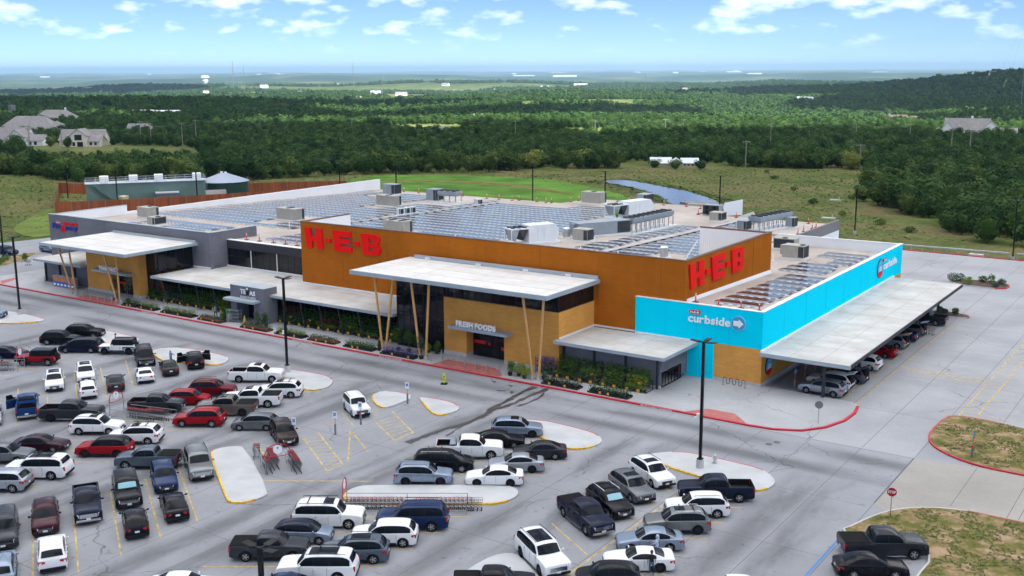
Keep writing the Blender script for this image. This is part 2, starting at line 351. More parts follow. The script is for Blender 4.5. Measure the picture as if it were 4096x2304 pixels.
def strip(name,a,b,w,z,m,parent):
    a=Vector(a); b=Vector(b); n=(b-a).normalized(); n=Vector((-n.y,n.x))*w/2
    return sheet(name,[tuple(a-n),tuple(b-n),tuple(b+n),tuple(a+n)],z,m,parent)
joint_m=mat('joint_sealant',(.10,.10,.105),.9)
jx=-21.6
for k in range(0,34): strip('expansion_joint',(jx-4.62*k,20),(jx-4.62*k,93.9),.045,.003,joint_m,lot)
for yy in (27.6,38.3,49,59.7,70.4,81): strip('expansion_joint',(-190,yy+.3),(-22,yy),.045,.0032,joint_m,lot)
strip('expansion_joint',(-190,93.95),(-21.6,93.9),.07,.0034,joint_m,lot)
for k in range(-4,10): strip('expansion_joint',(-26.2+4.62*k,94.2),(-26.2+4.62*k,204),.045,.0075,joint_m,lot)
for yy in range(106,204,14): strip('expansion_joint',(-29.6,yy),(60,yy),.045,.0077,joint_m,lot)
pk=sheet('pickup_lot',[(-21.6,93.95),(-21.9,108),(-14,107.7),(70,104.4),(70,200.8),(0,203.2),(-31,205.1),(-52,206),(-60,206.4),(-60,162),(-40,160),(-40,150),(-40,93.95)],.0042,concrete_mat('pale_lot_concrete',(.34,.35,.37),False))
acc=sheet('access_drive',[(-21.6,82),(-20.4,80.8),(-16,84),(70,84.3),(70,94.6),(-15.8,94.7),(-21.6,93.9)],.0086,drive_m)
strip('expansion_joint',(-21.6,82),(-21.6,94),.12,.0125,joint_m,acc)
for x in (-16.5,-12.4,-11.6,-6): strip('expansion_joint',(x,84.6),(x,94.4),.045,.0125,joint_m,acc)
# stall lines ----------------------------------------------------
A1,A2=R_(33.5),R_(-32.5)
def rows(cx,half,ang,y0,n,dy=3.4,w=.11):
    for k in range(n):
        y=y0+k*dy; c,s=math.cos(ang),math.sin(ang)
        strip('stall_line',(cx-half*c,y-half*s),(cx+half*c,y+half*s),w,.0045,line_m,lot)
rows(-68.5,6.3,A2,33.0,7); rows(-102.1,6.3,A2,42.2,10); rows(-51.65,6.2,A1,45.2,6); rows(-51.65,6.2,A1,69.2,4); rows(-85.0,6.2,A1,44.0,12); rows(-35.2,6.0,A1,53.5,1); rows(-117.8,6.2,A1,55,8); rows(-18.6,3.0,A1,58,5)
rows(-38.2,2.9,A2,52.9,8); rows(-32.2,2.9,A1,56.9,7); rows(-70.6,2.2,A2,74.6,2)
for a,b in (((-73.8,53.2),(-57.5,63.6)),((-62.6,66),(-68,72.2)),((-35.2,53),(-35.2,79)),((-70.4,68.3),(-62.4,63.2)),((-62.4,63.2),(-62.3,65.1)),((-62.3,65.1),(-70.2,70.1)),((-67.5,71.9),(-62.6,68.7)),((-68,75.6),(-62.6,72.3)),((-62.6,72.3),(-62.6,75)),((-62.6,75),(-68.4,78.8)),((-68.7,62.3),(-72.5,64.6))): strip('stall_line',a,b,.13,.005,line_m,lot)
for k in range(9): strip('hatch_line',(-69.9+.8*k,68.1-.5*k),(-69.0+.8*k,69.2-.5*k),.08,.0045,line_m,lot)
for k in range(7): strip('hatch_line',(-67.6+.75*k,75.5-.46*k),(-67.0+.75*k,77.7-.46*k),.08,.0045,line_m,lot)
for a,b in (((-32.2,107),(-32.2,148)),((-30.65,106.8),(-30.6,122)),((-30.6,123.8),(-30.4,150)),((-21.05,108.4),(-21,121.4)),((-21,123.4),(-20.8,150)),((-19.5,108.5),(-19.3,150)),((-30.6,121.8),(-21,121.4)),((-30.6,123.8),(-21,123.4))): strip('lane_line',a,b,.13,.009,line_m,lot)
for k in range(14): strip('hatch_line',(-30.2+.67*k,121.8),(-29.5+.67*k,123.6),.09,.0085,line_m,lot)
for k in range(18): strip('hatch_line',(-21,109.5+1.5*k),(-19.5,110.7+1.5*k),.07,.0085,line_m,lot)
for k in range(11): strip('stall_line',(-19.4,110+3*k),(-13,109.7+3*k),.1,.0085,line_m,lot)
strip('blue_line',(-21.8,50),(-21.8,73.9),.17,.005,blue_m,lot)
# tyre-dark and wet marks with a shape of their own
wet_m=mat('wet_concrete',(.055,.055,.058),.35,spec=.5)
TZ=[.006]
def trail(pts,w):
    TZ[0]+=.0012
    L_=[];Rr=[]; r=random.Random(len(pts)*7+int(w*100)); q=[]
    for a,b in zip(pts,pts[1:]):
        for k in range(5): q.append((a[0]+(b[0]-a[0])*k/5+r.uniform(-.10,.10),a[1]+(b[1]-a[1])*k/5+r.uniform(-.10,.10)))
    q.append(pts[-1])
    for i,p in enumerate(q):
        a=Vector(q[max(0,i-1)]); b=Vector(q[min(len(q)-1,i+1)]); n=(b-a).normalized(); n=Vector((-n.y,n.x)); ww=w*r.uniform(.35,1.25)
        L_.append((p[0]+n.x*ww,p[1]+n.y*ww,TZ[0])); Rr.append((p[0]-n.x*ww,p[1]-n.y*ww,TZ[0]))
    mb=MB(); n=len(q); mb.add(L_+Rr,[(i,n+i,n+i+1,i+1) for i in range(n-1)]); return obj('wet_streak',mb,wet_m,lot)
WT=[[(-61.1,94.0),(-61.2,91.8),(-60.9,88.6),(-60.6,85.2),(-60.0,83.3),(-60.0,81.8),(-60.1,79.2),(-60.7,77.4),(-60.9,75.9),(-61.1,74.1),(-61.2,72.4)],
 [(-59.7,94.0),(-59.8,90.6),(-59.7,87.8),(-60.1,85.6),(-60.3,84.2)],[(-59.3,92.6),(-58.8,91.7),(-58.6,88.9),(-58.9,87.1)],[(-60.0,81.8),(-59.7,78.4),(-59.4,75.9)],[(-66.4,93.1),(-65.7,93.0)],[(-64,92.8),(-63.3,92.7)],[(-63.7,90.5),(-62.9,90.9)],[(-62.4,91.1),(-61.9,90.6)]]
for p,w in zip(WT,(.40,.32,.18,.18,.2,.2,.25,.2)): trail(p,w)

# kerbed islands ---------------------------------------------------
def island(poly,smooth=1,top=isl_m,name='traffic_island',paint=None,h=.15,kw=.15):
    p=chaikin(poly,smooth); p,q=inset(p,kw); n=len(p)
    mb=MB(); mb.add([(x,y,h+.006) for x,y in q],[tuple(range(n))]); o=struct(name,mb,top)
    mats=[isl_m,red_m,yel_m]; kb=MB()
    for i in range(n):
        j=(i+1)%n; mx_,my=(p[i][0]+p[j][0])/2,(p[i][1]+p[j][1])/2; ny=-(p[j][0]-p[i][0])/max(1e-6,math.hypot(p[j][0]-p[i][0],p[j][1]-p[i][1])); k=paint(mx_,my) if paint else (1 if my>83.5 and ny>.3 else 2 if ny<-.25 and my<83.2 else 0)
        a,b,c,d=p[i],p[j],q[j],q[i]
        kb.add([(*a,0),(*b,0),(*b,h),(*a,h),(*c,h),(*d,h)],[(0,1,2,3),(3,2,4,5)],k)
        kb.add([(*d,h),(*c,h),(*c,h+.006),(*d,h+.006)],[(0,1,2,3)],k)
    obj('kerb',kb,mats,o)
    return o
ISL=[[(-147,82),(-143.8,83.7),(-138.7,83.8),(-135.5,83.6),(-134.3,82.9),(-134.3,81.8),(-136.8,79.1),(-140,77.5),(-147,78)],
 [(-126,82),(-122.7,83.9),(-119.5,84.1),(-115.4,83.9),(-113.7,82.9),(-114,81),(-118,79.6),(-124,80)],
 [(-108.4,80.5),(-108.2,82.3),(-106.2,83.7),(-102.1,84.1),(-98.6,83.9),(-97.2,83.0),(-96.3,81.4),(-96.8,80.3),(-99,80),(-102.6,78.2),(-105.5,79)],
 [(-91,82.6),(-88.5,83.9),(-86.7,84.1),(-84.0,84.4),(-82.1,84.2),(-80.7,83.3),(-79.5,81.4),(-79.6,79.8),(-81,79),(-85,80.4)],
 [(-72.9,80.6),(-73.9,82.5),(-73.0,83.9),(-69.4,84),(-69.3,79.2),(-70.3,78.9)],
 [(-69.0,83.6),(-68.6,84.1),(-66.0,84.4),(-64.0,83.9),(-63.0,82.8),(-63.0,81.2),(-63.6,80.1),(-64.8,80.4)],
 [(-57,83.2),(-54.2,84.5),(-51.8,84.5),(-48.9,84.2),(-47.6,83.8),(-46.4,82.6),(-46.2,81.2),(-46.8,79.8),(-48.2,78.9),(-51,80),(-55,81.6)],
 [(-73.9,60.2),(-74.4,61.5),(-73.6,62.8),(-72.6,63.2),(-62.7,56.9),(-62.4,55.6),(-62.9,54.2),(-64.0,53.7),(-65,54.3)],
 [(-57.6,60.2),(-57.7,61.6),(-57.0,62.6),(-47.6,68.8),(-46.4,68.6),(-45.6,67.5),(-45.7,65.9),(-46.6,64.7),(-55.5,59.0),(-56.8,59.1)],
 [(-41.6,81.0),(-40.7,82.6),(-39.5,83.7),(-38.0,84.2),(-34.2,84.1),(-31.7,83.9),(-30.1,82.6),(-29.4,81.3),(-29.6,79.6),(-30.8,78.6),(-35.2,79.3),(-39,80)],
 [(-41.2,55.2),(-41,57.5),(-40.3,58.5),(-39.4,58.5),(-35.8,56),(-34,54),(-34,50),(-41,51)]]
ISO=[island(p,1) for p in ISL]
# planted beds, verge and store sidewalk
mulch_m=mat('bark_mulch',(.09,.055,.04),.95,var=.4,scale=4,bump=.8,space='W')
def verge_mat():
    m=mat('verge_grass',(.1,.1,.05),.95); t,b=nodesof(m); b.inputs['Specular IOR Level'].default_value=.05
    g=t.nodes.new('ShaderNodeNewGeometry'); n=t.nodes.new('ShaderNodeTexNoise'); n.inputs['Scale'].default_value=.55; n.inputs['Detail'].default_value=8; n.inputs['Roughness'].default_value=.72; t.links.new(g.outputs['Position'],n.inputs['Vector'])
    r=t.nodes.new('ShaderNodeValToRGB'); t.links.new(n.outputs['Fac'],r.inputs[0]); e=r.color_ramp.elements
    for c in range(2): e.new(.5)
    for q,(p,c) in zip(e,((.33,(.08,.095,.025)),(.45,(.15,.14,.045)),(.53,(.25,.185,.10)),(.62,(.38,.27,.17)))): q.position=p; q.color=(*c,1)
    t.links.new(r.outputs[0],b.inputs['Base Color']); bp=t.nodes.new('ShaderNodeBump'); bp.inputs['Strength'].default_value=.9; bp.inputs['Distance'].default_value=.1; t.links.new(n.outputs['Fac'],bp.inputs['Height']); t.links.new(bp.outputs[0],b.inputs['Normal'])
    return m
vg=verge_mat()
V1=[(-22.0,107.2),(-22.2,102.1),(-21.9,99.9),(-21.1,98.0),(-19.7,96.5),(-17.8,95.3),(-15.8,94.7),(-12.8,94.6),(70,94.8),(70,104),(-15,107.6),(-19.5,108.4),(-21.1,108.2)]
V2=[(-22.2,75.2),(-21.7,76.6),(-21.2,78.4),(-20.4,80.5),(-19.6,81.7),(-18.5,82.8),(-16.7,83.8),(-14.6,84.3),(70,84.2),(70,40),(-15.5,58),(-15.6,70.7),(-15.4,74.2),(-16.6,75.2),(-20.5,74.9)]
ISO.append(island(V1,1,vg,'grass_verge',lambda x,y:1 if x<-12 or y<96 else 0)); ISO.append(island(V2,1,vg,'grass_verge',lambda x,y:1 if y>83.7 and x>-15.5 else 0))
bedp=lambda x,y:1 if x>-30.2 else 0
B1=island([(-38,178.6),(-37.4,180.9),(-33.6,182.5),(-30.6,182.5),(-28.8,180.4),(-29.1,176.4),(-34.9,176.6)],1,mulch_m,'planting_bed',bedp); B2=island([(-35.6,154.6),(-34,155.7),(-32.8,155.9),(-30.7,155.5),(-29.4,154.3),(-29.7,152.7),(-35,152.6)],1,mulch_m,'planting_bed',bedp)
B3=island([(-178,101),(-180,107.5),(-184.5,113),(-186.5,116),(-188.5,114),(-185.5,106.5),(-181,101),(-176,97)],1,vg,'planting_bed',lambda x,y:0)
SW=[(-170,94.6),(-168,94.1),(-163.5,94.0),(-120,94.1),(-80,94.1),(-46,94.25),(-37,94.1),(-34.6,94.3),(-32.2,95.4),(-30.6,97.6),(-29.7,100.6),(-29.6,103.6),(-30.0,105.9),(-31,106.7),(-40.6,107.2),(-40.6,157),(-41,161),(-61,161),(-61,193),(-170,193)]
swk=island(SW,0,walk_m,'sidewalk',lambda x,y:1 if (y<106.2) else 0,kw=.28)
for nm,p in (('tactile_ramp',[(-75.9,94.3),(-75.5,97.2),(-68.7,97.1),(-66.4,95.3),(-66.4,94.3)]),('tactile_ramp',[(-144,94.2),(-144.9,96.5),(-136.8,96.6),(-134.3,95.2),(-134.3,94.2)]),('tactile_ramp',[(-43.9,94.4),(-42.3,96.6),(-39.4,96.6),(-37.3,94.4)]),('tactile_ramp',[(-163.3,94.2),(-166.2,95.6),(-167,98.6),(-165.4,98.1)])): sheet(nm,p,.161,ramp_m,swk)
for x in (-158,-128,-98,-83.5,-48.6):
    me=textmesh('FIRE LANE  NO PARKING  TOW AWAY ZONE',.17,.004,0.004,[white_m]); b=bounds(me)
    for v in me.vertices: v.co=Vector((v.co.x,-v.co.z-.004,v.co.y))
    put('kerb_lettering',me,swk,(x,94.085 if x<-50 else 94.23,.02))

# ---------------------------------------------------------------- unseen clouds overhead, placed to shade the site and parts of the plain
cl_m=bpy.data.materials.new('cloud'); cl_m.use_nodes=True; t=cl_m.node_tree; b=t.nodes['Principled BSDF']; b.inputs['Base Color'].default_value=(.96,.97,1,1); b.inputs['Roughness'].default_value=1; b.inputs['Specular IOR Level'].default_value=0
tr=t.nodes.new('ShaderNodeBsdfTranslucent'); tr.inputs[0].default_value=(.98,.98,1,1); ms=t.nodes.new('ShaderNodeMixShader'); ms.inputs[0].default_value=.88; t.links.new(b.outputs[0],ms.inputs[1]); t.links.new(tr.outputs[0],ms.inputs[2]); t.links.new(ms.outputs[0],t.nodes['Material Output'].inputs[0])
def cloud_mesh(seed):
    r=random.Random(seed); bm=bmesh.new(); bmesh.ops.create_icosphere(bm,subdivisions=4,radius=1)
    lob=[Vector((r.gauss(0,1),r.gauss(0,1),r.gauss(0,1))).normalized() for _ in range(16)]
    for v in bm.verts:
        n=v.co.normalized(); q=1+.16*sum(math.exp(-((n-l).length/.42)**2) for l in lob)-.12
        v.co=n*q; 
        if v.co.z<0: v.co.z*=.25
    me=bpy.data.meshes.new('cloud'); bm.to_mesh(me); bm.free(); me.materials.append(cl_m); me.polygons.foreach_set('use_smooth',[True]*len(me.polygons)); return me
CM=[cloud_mesh(s) for s in (3,5,9)]
ALT=1000.
SHADE_CLOUDS=[(-40,-330,470,400),(-20,330,470,400),(380,-330,330,290),(370,110,310,290),(370,560,330,300),(640,-110,170,180),(660,-740,260,220),(620,560,210,190),(1080,-150,210,170),(1270,-560,320,260),(1120,-1050,400,400),(1290,70,190,170),(960,665,340,215),(900,1050,300,300),(800,-390,190,180),(1480,860,480,480),(2150,900,560,480),(2900,1150,650,560),(1690,-350,290,300),(1750,-950,400,380),(2560,260,210,130),(3900,-1500,420,240)]
for i,(u,v,a,bb) in enumerate(SHADE_CLOUDS):
    p=FW*u+RT*v; c=Vector((p.x,p.y,0))+SDIR*(ALT/SDIR.z)
    o=put('cloud',CM[i%3],None,c,YAW,sc=(a,bb,min(a,bb)*.22)); o['kind']='structure'
# ---------------------------------------------------------------- haze over the plain
def haze():
    m=bpy.data.materials.new('haze_air'); m.use_nodes=True; t=m.node_tree; t.nodes.clear(); pv=t.nodes.new('ShaderNodeVolumePrincipled'); o=t.nodes.new('ShaderNodeOutputMaterial'); t.links.new(pv.outputs[0],o.inputs['Volume'])
    pv.inputs['Color'].default_value=(.5,.76,1,1); pv.inputs['Density'].default_value=8e-5; pv.inputs['Anisotropy'].default_value=.2
    mb=MB(); mb.box(-32000,32000,-32000,32000,-140,112); x=obj('haze',mb,m); x['kind']='stuff'; x['label']='thin pale haze over the distant plain'
haze()
# ================================================================ the store
def wallmat(name,col,rough=.85,q=1.):
    """painted masonry: fine coursing and slight unevenness"""
    m=mat(name,col,rough); t,b=nodesof(m); b.inputs['Specular IOR Level'].default_value=.03
    g=t.nodes.new('ShaderNodeNewGeometry'); sp=t.nodes.new('ShaderNodeSeparateXYZ'); t.links.new(g.outputs['Position'],sp.inputs[0])
    ad=t.nodes.new('ShaderNodeMath'); ad.operation='ADD'; t.links.new(sp.outputs['X'],ad.inputs[0]); t.links.new(sp.outputs['Y'],ad.inputs[1])
    cb=t.nodes.new('ShaderNodeCombineXYZ'); t.links.new(ad.outputs[0],cb.inputs[0]); t.links.new(sp.outputs['Z'],cb.inputs[1])
    br=t.nodes.new('ShaderNodeTexBrick'); t.links.new(cb.outputs[0],br.inputs['Vector']); br.inputs['Scale'].default_value=1; br.inputs['Brick Width'].default_value=.8; br.inputs['Row Height'].default_value=.27; br.inputs['Mortar Size'].default_value=.012
    br.inputs['Color1'].default_value=(*[c*(1-.04*q) for c in col],1); br.inputs['Color2'].default_value=(*[c*(1+.05*q) for c in col],1); br.inputs['Mortar'].default_value=(*[c*(1-.18*q) for c in col],1)
    n=t.nodes.new('ShaderNodeTexNoise'); n.inputs['Scale'].default_value=.35; n.inputs['Detail'].default_value=6; t.links.new(g.outputs['Position'],n.inputs['Vector'])
    mr=t.nodes.new('ShaderNodeMapRange'); mr.inputs[1].default_value=.3; mr.inputs[2].default_value=.7; mr.inputs[3].default_value=1-.07*q; mr.inputs[4].default_value=1+.06*q; t.links.new(n.outputs['Fac'],mr.inputs[0])
    mp=t.nodes.new('ShaderNodeMapping'); mp.inputs['Scale'].default_value=(.9,.9,.16); t.links.new(g.outputs['Position'],mp.inputs[0])
    n3=t.nodes.new('ShaderNodeTexNoise'); n3.inputs['Scale'].default_value=1; n3.inputs['Detail'].default_value=5; t.links.new(mp.outputs[0],n3.inputs['Vector'])
    m3=t.nodes.new('ShaderNodeMapRange'); m3.inputs[1].default_value=.42; m3.inputs[2].default_value=.72; m3.inputs[3].default_value=1.02; m3.inputs[4].default_value=1.02-.07*q; t.links.new(n3.outputs['Fac'],m3.inputs[0])
    mm=t.nodes.new('ShaderNodeMath'); mm.operation='MULTIPLY'; t.links.new(mr.outputs[0],mm.inputs[0]); t.links.new(m3.outputs[0],mm.inputs[1])
    v=t.nodes.new('ShaderNodeVectorMath'); v.operation='SCALE'; t.links.new(br.outputs['Color'],v.inputs[0]); t.links.new(mm.outputs[0],v.inputs['Scale']); t.links.new(v.outputs[0],b.inputs['Base Color'])
    return m
orange=wallmat('burnt_orange_masonry',(.44,.13,.013)); tan=wallmat('ochre_masonry',(.72,.345,.085)); cyan=wallmat('turquoise_masonry',(.0,.72,.95),q=.25); grey=wallmat('grey_masonry',(.19,.19,.215)); 
dgrey=mat('dark_grey_panel',(.045,.045,.052),.6,spec=.2); lgrey=mat('light_grey_fascia',(.36,.42,.46),.5,var=.08,scale=.4,space='W'); trim=mat('white_flashing',(.8,.81,.81),.6); wht=mat('white_membrane',(.90,.91,.92),.7,var=.04,scale=.2,space='W')
def roofmat(name,c1,c2,s=.12):
    m=mat(name,c1,.9); t,b=nodesof(m); b.inputs['Specular IOR Level'].default_value=.2; g=t.nodes.new('ShaderNodeNewGeometry')
    n=t.nodes.new('ShaderNodeTexNoise'); n.inputs['Scale'].default_value=s; n.inputs['Detail'].default_value=8; n.inputs['Roughness'].default_value=.65; t.links.new(g.outputs['Position'],n.inputs['Vector'])
    r=t.nodes.new('ShaderNodeValToRGB'); t.links.new(n.outputs['Fac'],r.inputs[0]); r.color_ramp.elements[0].position=.36; r.color_ramp.elements[0].color=(*c1,1); r.color_ramp.elements[1].position=.66; r.color_ramp.elements[1].color=(*c2,1)
    t.links.new(r.outputs[0],b.inputs['Base Color']); return m
roof_m=roofmat('dusty_roof_membrane',(.38,.33,.29),(.52,.47,.43)); can_m=roofmat('canopy_membrane',(.46,.44,.41),(.60,.60,.59),.25); can2=roofmat('white_canopy_membrane',(.58,.56,.535),(.71,.70,.68),.25)
def glassmat(name,col,rough=.06):
    m=mat(name,col,rough,spec=.4); return m
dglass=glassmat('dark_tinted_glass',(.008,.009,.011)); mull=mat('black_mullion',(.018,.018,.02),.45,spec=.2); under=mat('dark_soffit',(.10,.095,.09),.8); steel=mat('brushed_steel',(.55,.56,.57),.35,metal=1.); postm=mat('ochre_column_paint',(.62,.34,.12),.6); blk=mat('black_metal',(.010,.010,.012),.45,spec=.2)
def zr(y): return 8.2-.0268*(y-107)
ST=thing('supermarket',(-100,107,0),'long orange grey and turquoise supermarket with solar panels on its flat roof','building')
def part(name,mb,m,parent=ST,smooth=False): return obj(name,mb,m,parent,smooth)
def P(name,m,*b,parent=ST):
    mb=MB()
    for q in b: mb.box(*q)
    return part(name,mb,m,parent)
mb=MB()
for x0,x1,y0,y1 in((-169.0,-128.9,107.6,192.6),(-128.9,-108.85,110.9,192.6),(-108.85,-60.,107.4,191.9),(-60.,-50.,107.4,161.),(-50.,-41.14,106.9,160.6),(-119.,-88.,191.9,205.4)):
    mb.add([(x0,y0,zr(y0)),(x1,y0,zr(y0)),(x1,y1,zr(y1)),(x0,y1,zr(y1))],[(0,1,2,3)])
roof=part('roof',mb,roof_m)
# orange volume
P('front_wall',orange,(-108.85,-49.98,107,107.4,0,12.85)); P('side_wall',orange,(-50.38,-49.98,107.4,132.6,6.9,12.83)); P('parapet_return',orange,(-59.85,-50.38,132.25,132.6,6.9,12.8)); P('parapet_return',orange,(-108.85,-108.5,107.4,116.8,6.9,12.83))
rib=MB(); rib.box(-59.85,-50.38,132.21,132.25,7.3,12.7)
for k in range(31): rib.box(-59.8+.31*k,-59.74+.31*k,132.17,132.21,7.3,12.7)
part('ribbed_lining',rib,wht); P('parapet_lining',wht,(-108.5,-108.45,107.4,116.8,7.6,12.75)); P('parapet_lining',wht,(-108.45,-50.38,107.4,107.44,7.9,12.7))
P('coping',mat('brown_coping',(.11,.05,.025),.5),(-108.9,-49.93,106.95,107.45,12.852,12.92),(-50.43,-49.93,107.45,132.65,12.832,12.9),(-59.9,-50.43,132.2,132.65,12.802,12.87),(-108.9,-108.42,107.45,116.85,12.832,12.9))
P('base_flashing',trim,(-49.96,-49.7,107.5,132.5,7.4,8.25)) if 0 else None
mb=MB(); mb.add([(-49.97,107.4,8.05),(-49.97,132.6,7.35),(-49.97,132.6,7.95),(-49.97,107.4,8.55)],[(0,1,2,3)]); mb.add([(-49.97,107.4,8.55),(-49.97,132.6,7.95),(-49.75,132.6,7.5),(-49.75,107.4,8.19)],[(3,2,1,0)]); part('base_flashing',mb,trim)
for a_,b_ in (((-59.6,131,11.2),(-61.0,128.4,7.5)),((-108.2,116,11),(-106,116,7.9))): mb=MB(); mb.cyl(a_,b_,.07,.07,6); part('parapet_brace',mb,wht)
for x in range(-101,-50,8): P('control_joint',mat('joint_dark_orange',(.20,.055,.006),.9),(x-.015,x+.015,106.985,107.01,4.3,12.84))
for y in(113.5,120,126.5): P('control_joint',MATS['joint_dark_orange'],(-49.99,-49.965,y-.015,y+.015,7.6,12.82))
# turquoise volume
P('front_wall',cyan,(-55.86,-40.74,106.6,106.98,4.26,8.3),(-49.6,-46.2,106.6,106.98,0.15,4.26)); P('front_wall',tan,(-46.197,-40.74,106.61,106.98,.5,4.257)); P('plinth',conc_m,(-46.2,-40.7,106.56,106.605,.15,.5),(-40.735,-40.69,106.6,156.8,.15,.5))
P('side_wall',cyan,(-41.14,-40.74,106.985,160.98,4.0,8.28)); P('side_wall',tan,(-41.14,-40.75,106.985,160.98,.5,3.997)); P('rear_parapet',wht,(-59.6,-41.14,160.62,160.98,6,8.22)); P('coping',trim,(-55.9,-40.7,106.55,107.0,8.302,8.37),(-41.2,-40.7,107.0,161.02,8.283,8.36),(-59.6,-41.2,160.57,161.02,8.223,8.29))
P('side_parapet',mat('grey_parapet',(.22,.21,.205),.8),(-60.4,-60.0,171.3,192.4,4.9,6.75)); P('side_wall',wht,(-60.4,-60.0,161,192.4,0,4.897)); P('rear_wall',conc_m,(-169.4,-60.4,192.0,192.4,0,5.85))
for x in(-52.1,-48.3,-44.5): P('control_joint',mat('joint_dark_cyan',(0,.42,.58),.9),(x-.012,x+.012,106.585,106.61,4.3,8.29))
for y in range(113,160,7): P('control_joint',MATS['joint_dark_cyan'],(-40.75,-40.725,y-.012,y+.012,4.3,8.27))
for x in range(-162,-130,8): P('control_joint',dgrey,(x-.012,x+.012,107.185,107.21,4.2,9.59))
# grey pharmacy block
P('front_wall',grey,(-169.4,-128.4,107.2,107.6,0,9.6)); P('side_wall',grey,(-128.85,-128.4,107.6,116.7,4.1,9.55)); 
mb=MB(); mb.box(-169.4,-169.02,107.6,122.7,0,9.5); mb.box(-169.4,-169.02,122.7,192.6,0,8.3); part('side_wall',mb,wht); P('parapet_lining',wht,(-128.9,-128.85,107.6,116.7,8,9.5),(-169.0,-128.9,107.6,107.64,8.0,9.5))
P('coping',lgrey,(-169.45,-128.35,107.15,107.65,9.602,9.66),(-128.9,-128.35,107.65,116.75,9.552,9.61),(-169.45,-168.97,107.65,122.75,9.502,9.56))
# clerestory
P('clerestory_band',dgrey,(-128.4,-108.85,110.55,110.95,6.95,8.16)); P('coping',trim,(-128.4,-108.85,110.5,111.3,8.163,8.24))
def glazing(x0,x1,y,z0,z1,n,name='window',rowz=(),parent=ST):
    """a run of panes with mullions, facing -Y; frame > panes"""
    fr=MB(); w=(x1-x0)/n
    for k in range(n+1): fr.box(x0+k*w-.04,x0+k*w+.04,y-.05,y+.06,z0,z1)
    zs=[z0,*rowz,z1]
    for z in zs: fr.box(x0-.04,x1+.04,y-.047,y+.06,z-.04,z+.04)
    f=part(name,fr,mull,parent)
    for k in range(n):
        for a,b in zip(zs,zs[1:]):
            m=MB(); m.box(x0+k*w+.04,x0+(k+1)*w-.04,y,y+.03,a+.04,b-.04); part('pane',m,dglass,f)
    return f
def glazingx(y0,y1,x,z0,z1,n,name='window',rowz=()):
    fr=MB(); w=(y1-y0)/n
    for k in range(n+1): fr.box(x-.06,x+.05,y0+k*w-.04,y0+k*w+.04,z0,z1)
    zs=[z0,*rowz,z1]
    for z in zs: fr.box(x-.06,x+.047,y0-.04,y1+.04,z-.04,z+.04)
    f=part(name,fr,mull)
    for k in range(n):
        for a,b in zip(zs,zs[1:]):
            m=MB(); m.box(x-.03,x,y0+k*w+.04,y0+(k+1)*w-.04,a+.04,b-.04); part('pane',m,dglass,f)
    return f
glazing(-128.3,-108.9,110.6,4.2,6.9,15,rowz=(5.7,))
for x in(-122.9,-117.4,-111.4): mb=MB(); mb.cyl((x,110.3,4.1),(x,110.3,6.95),.07,.07,8); part('downpipe',mb,trim)
# garden canopy roof between the entrances
def canopy(name,x0,x1,y0,y1,z,top,th=.36,gut=()):
    c=thing_part(name); mb=MB(); mb.box(x0+.15,x1-.15,y0+.15,y1,z-.08,z-.012); obj('roof_sheet',mb,top,c)
    f=MB(); f.box(x0,x1,y0,y0+.15,z-th,z); f.box(x0,x0+.15,y0+.15,y1,z-th,z-.003); f.box(x1-.15,x1,y0+.15,y1,z-th,z-.003); obj('fascia',f,lgrey,c)
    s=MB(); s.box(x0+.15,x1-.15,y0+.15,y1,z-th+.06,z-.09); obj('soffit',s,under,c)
    sm=mat('seam_grey',(.33,.33,.33),.9)
    for k in range(1,int((y1-y0)/3.2)+1):
        yy=y0+3.2*k; s=MB(); s.box(x0+.2,x1-.2,yy-.02,yy+.02,z-.011,z-.004) if yy<y1-.3 else None; obj('membrane_seam',s,sm,c) if s.v else None
    for k in range(1,int((x1-x0)/9)+1):
        xx=x0+9*k; s=MB(); s.box(xx-.018,xx+.018,y0+.2,y1-.1,z-.011,z-.003); obj('membrane_seam',s,sm,c) if xx<x1-.5 else None
    return c
def thing_part(name):
    o=bpy.data.objects.new(name,None); COL.objects.link(o); o.parent=ST; return o
gc=canopy('garden_canopy',-131.6,-85.1,98.6,106.98,4.1,can_m); gc2=canopy('garden_canopy',-128.38,-108.86,106.985,110.54,4.097,can_m)
mb=MB(); mb.box(-128.4,-108.85,110.38,110.5,4.1,4.3); mb.box(-108.85,-85.1,106.88,106.99,4.1,4.3); mb.box(-132.2,-128.4,107.0,107.19,4.1,4.32); part('base_flashing',mb,trim)
glazing(-134.8,-113.2,103.2,.2,3.7,12); glazing(-106.6,-85.2,103.2,.2,3.7,12)
for x in(-129,-125.3,-121.6,-118,-104.3,-101,-97.6,-94.2,-90.8,-87.6): mb=MB(); mb.cyl((x,99.3,.15),(x-.5,99.0,3.75),.09,.09,8); part('canopy_post',mb,dgrey)
# garden-shop gate box
P('gate_box',grey,(-113.1,-111.9,97.5,99.9,.15,3.05),(-108.6,-106.6,97.5,99.9,.15,3.05),(-113.1,-106.6,97.5,99.9,3.05,5.03)); P('gate_awning',lgrey,(-113.2,-107.3,96.2,97.48,3.1,3.42)); P('gate_recess',dglass,(-111.9,-108.6,99.5,99.6,.15,3.05)); P('coping',lgrey,(-113.15,-106.55,97.45,99.95,5.032,5.08))
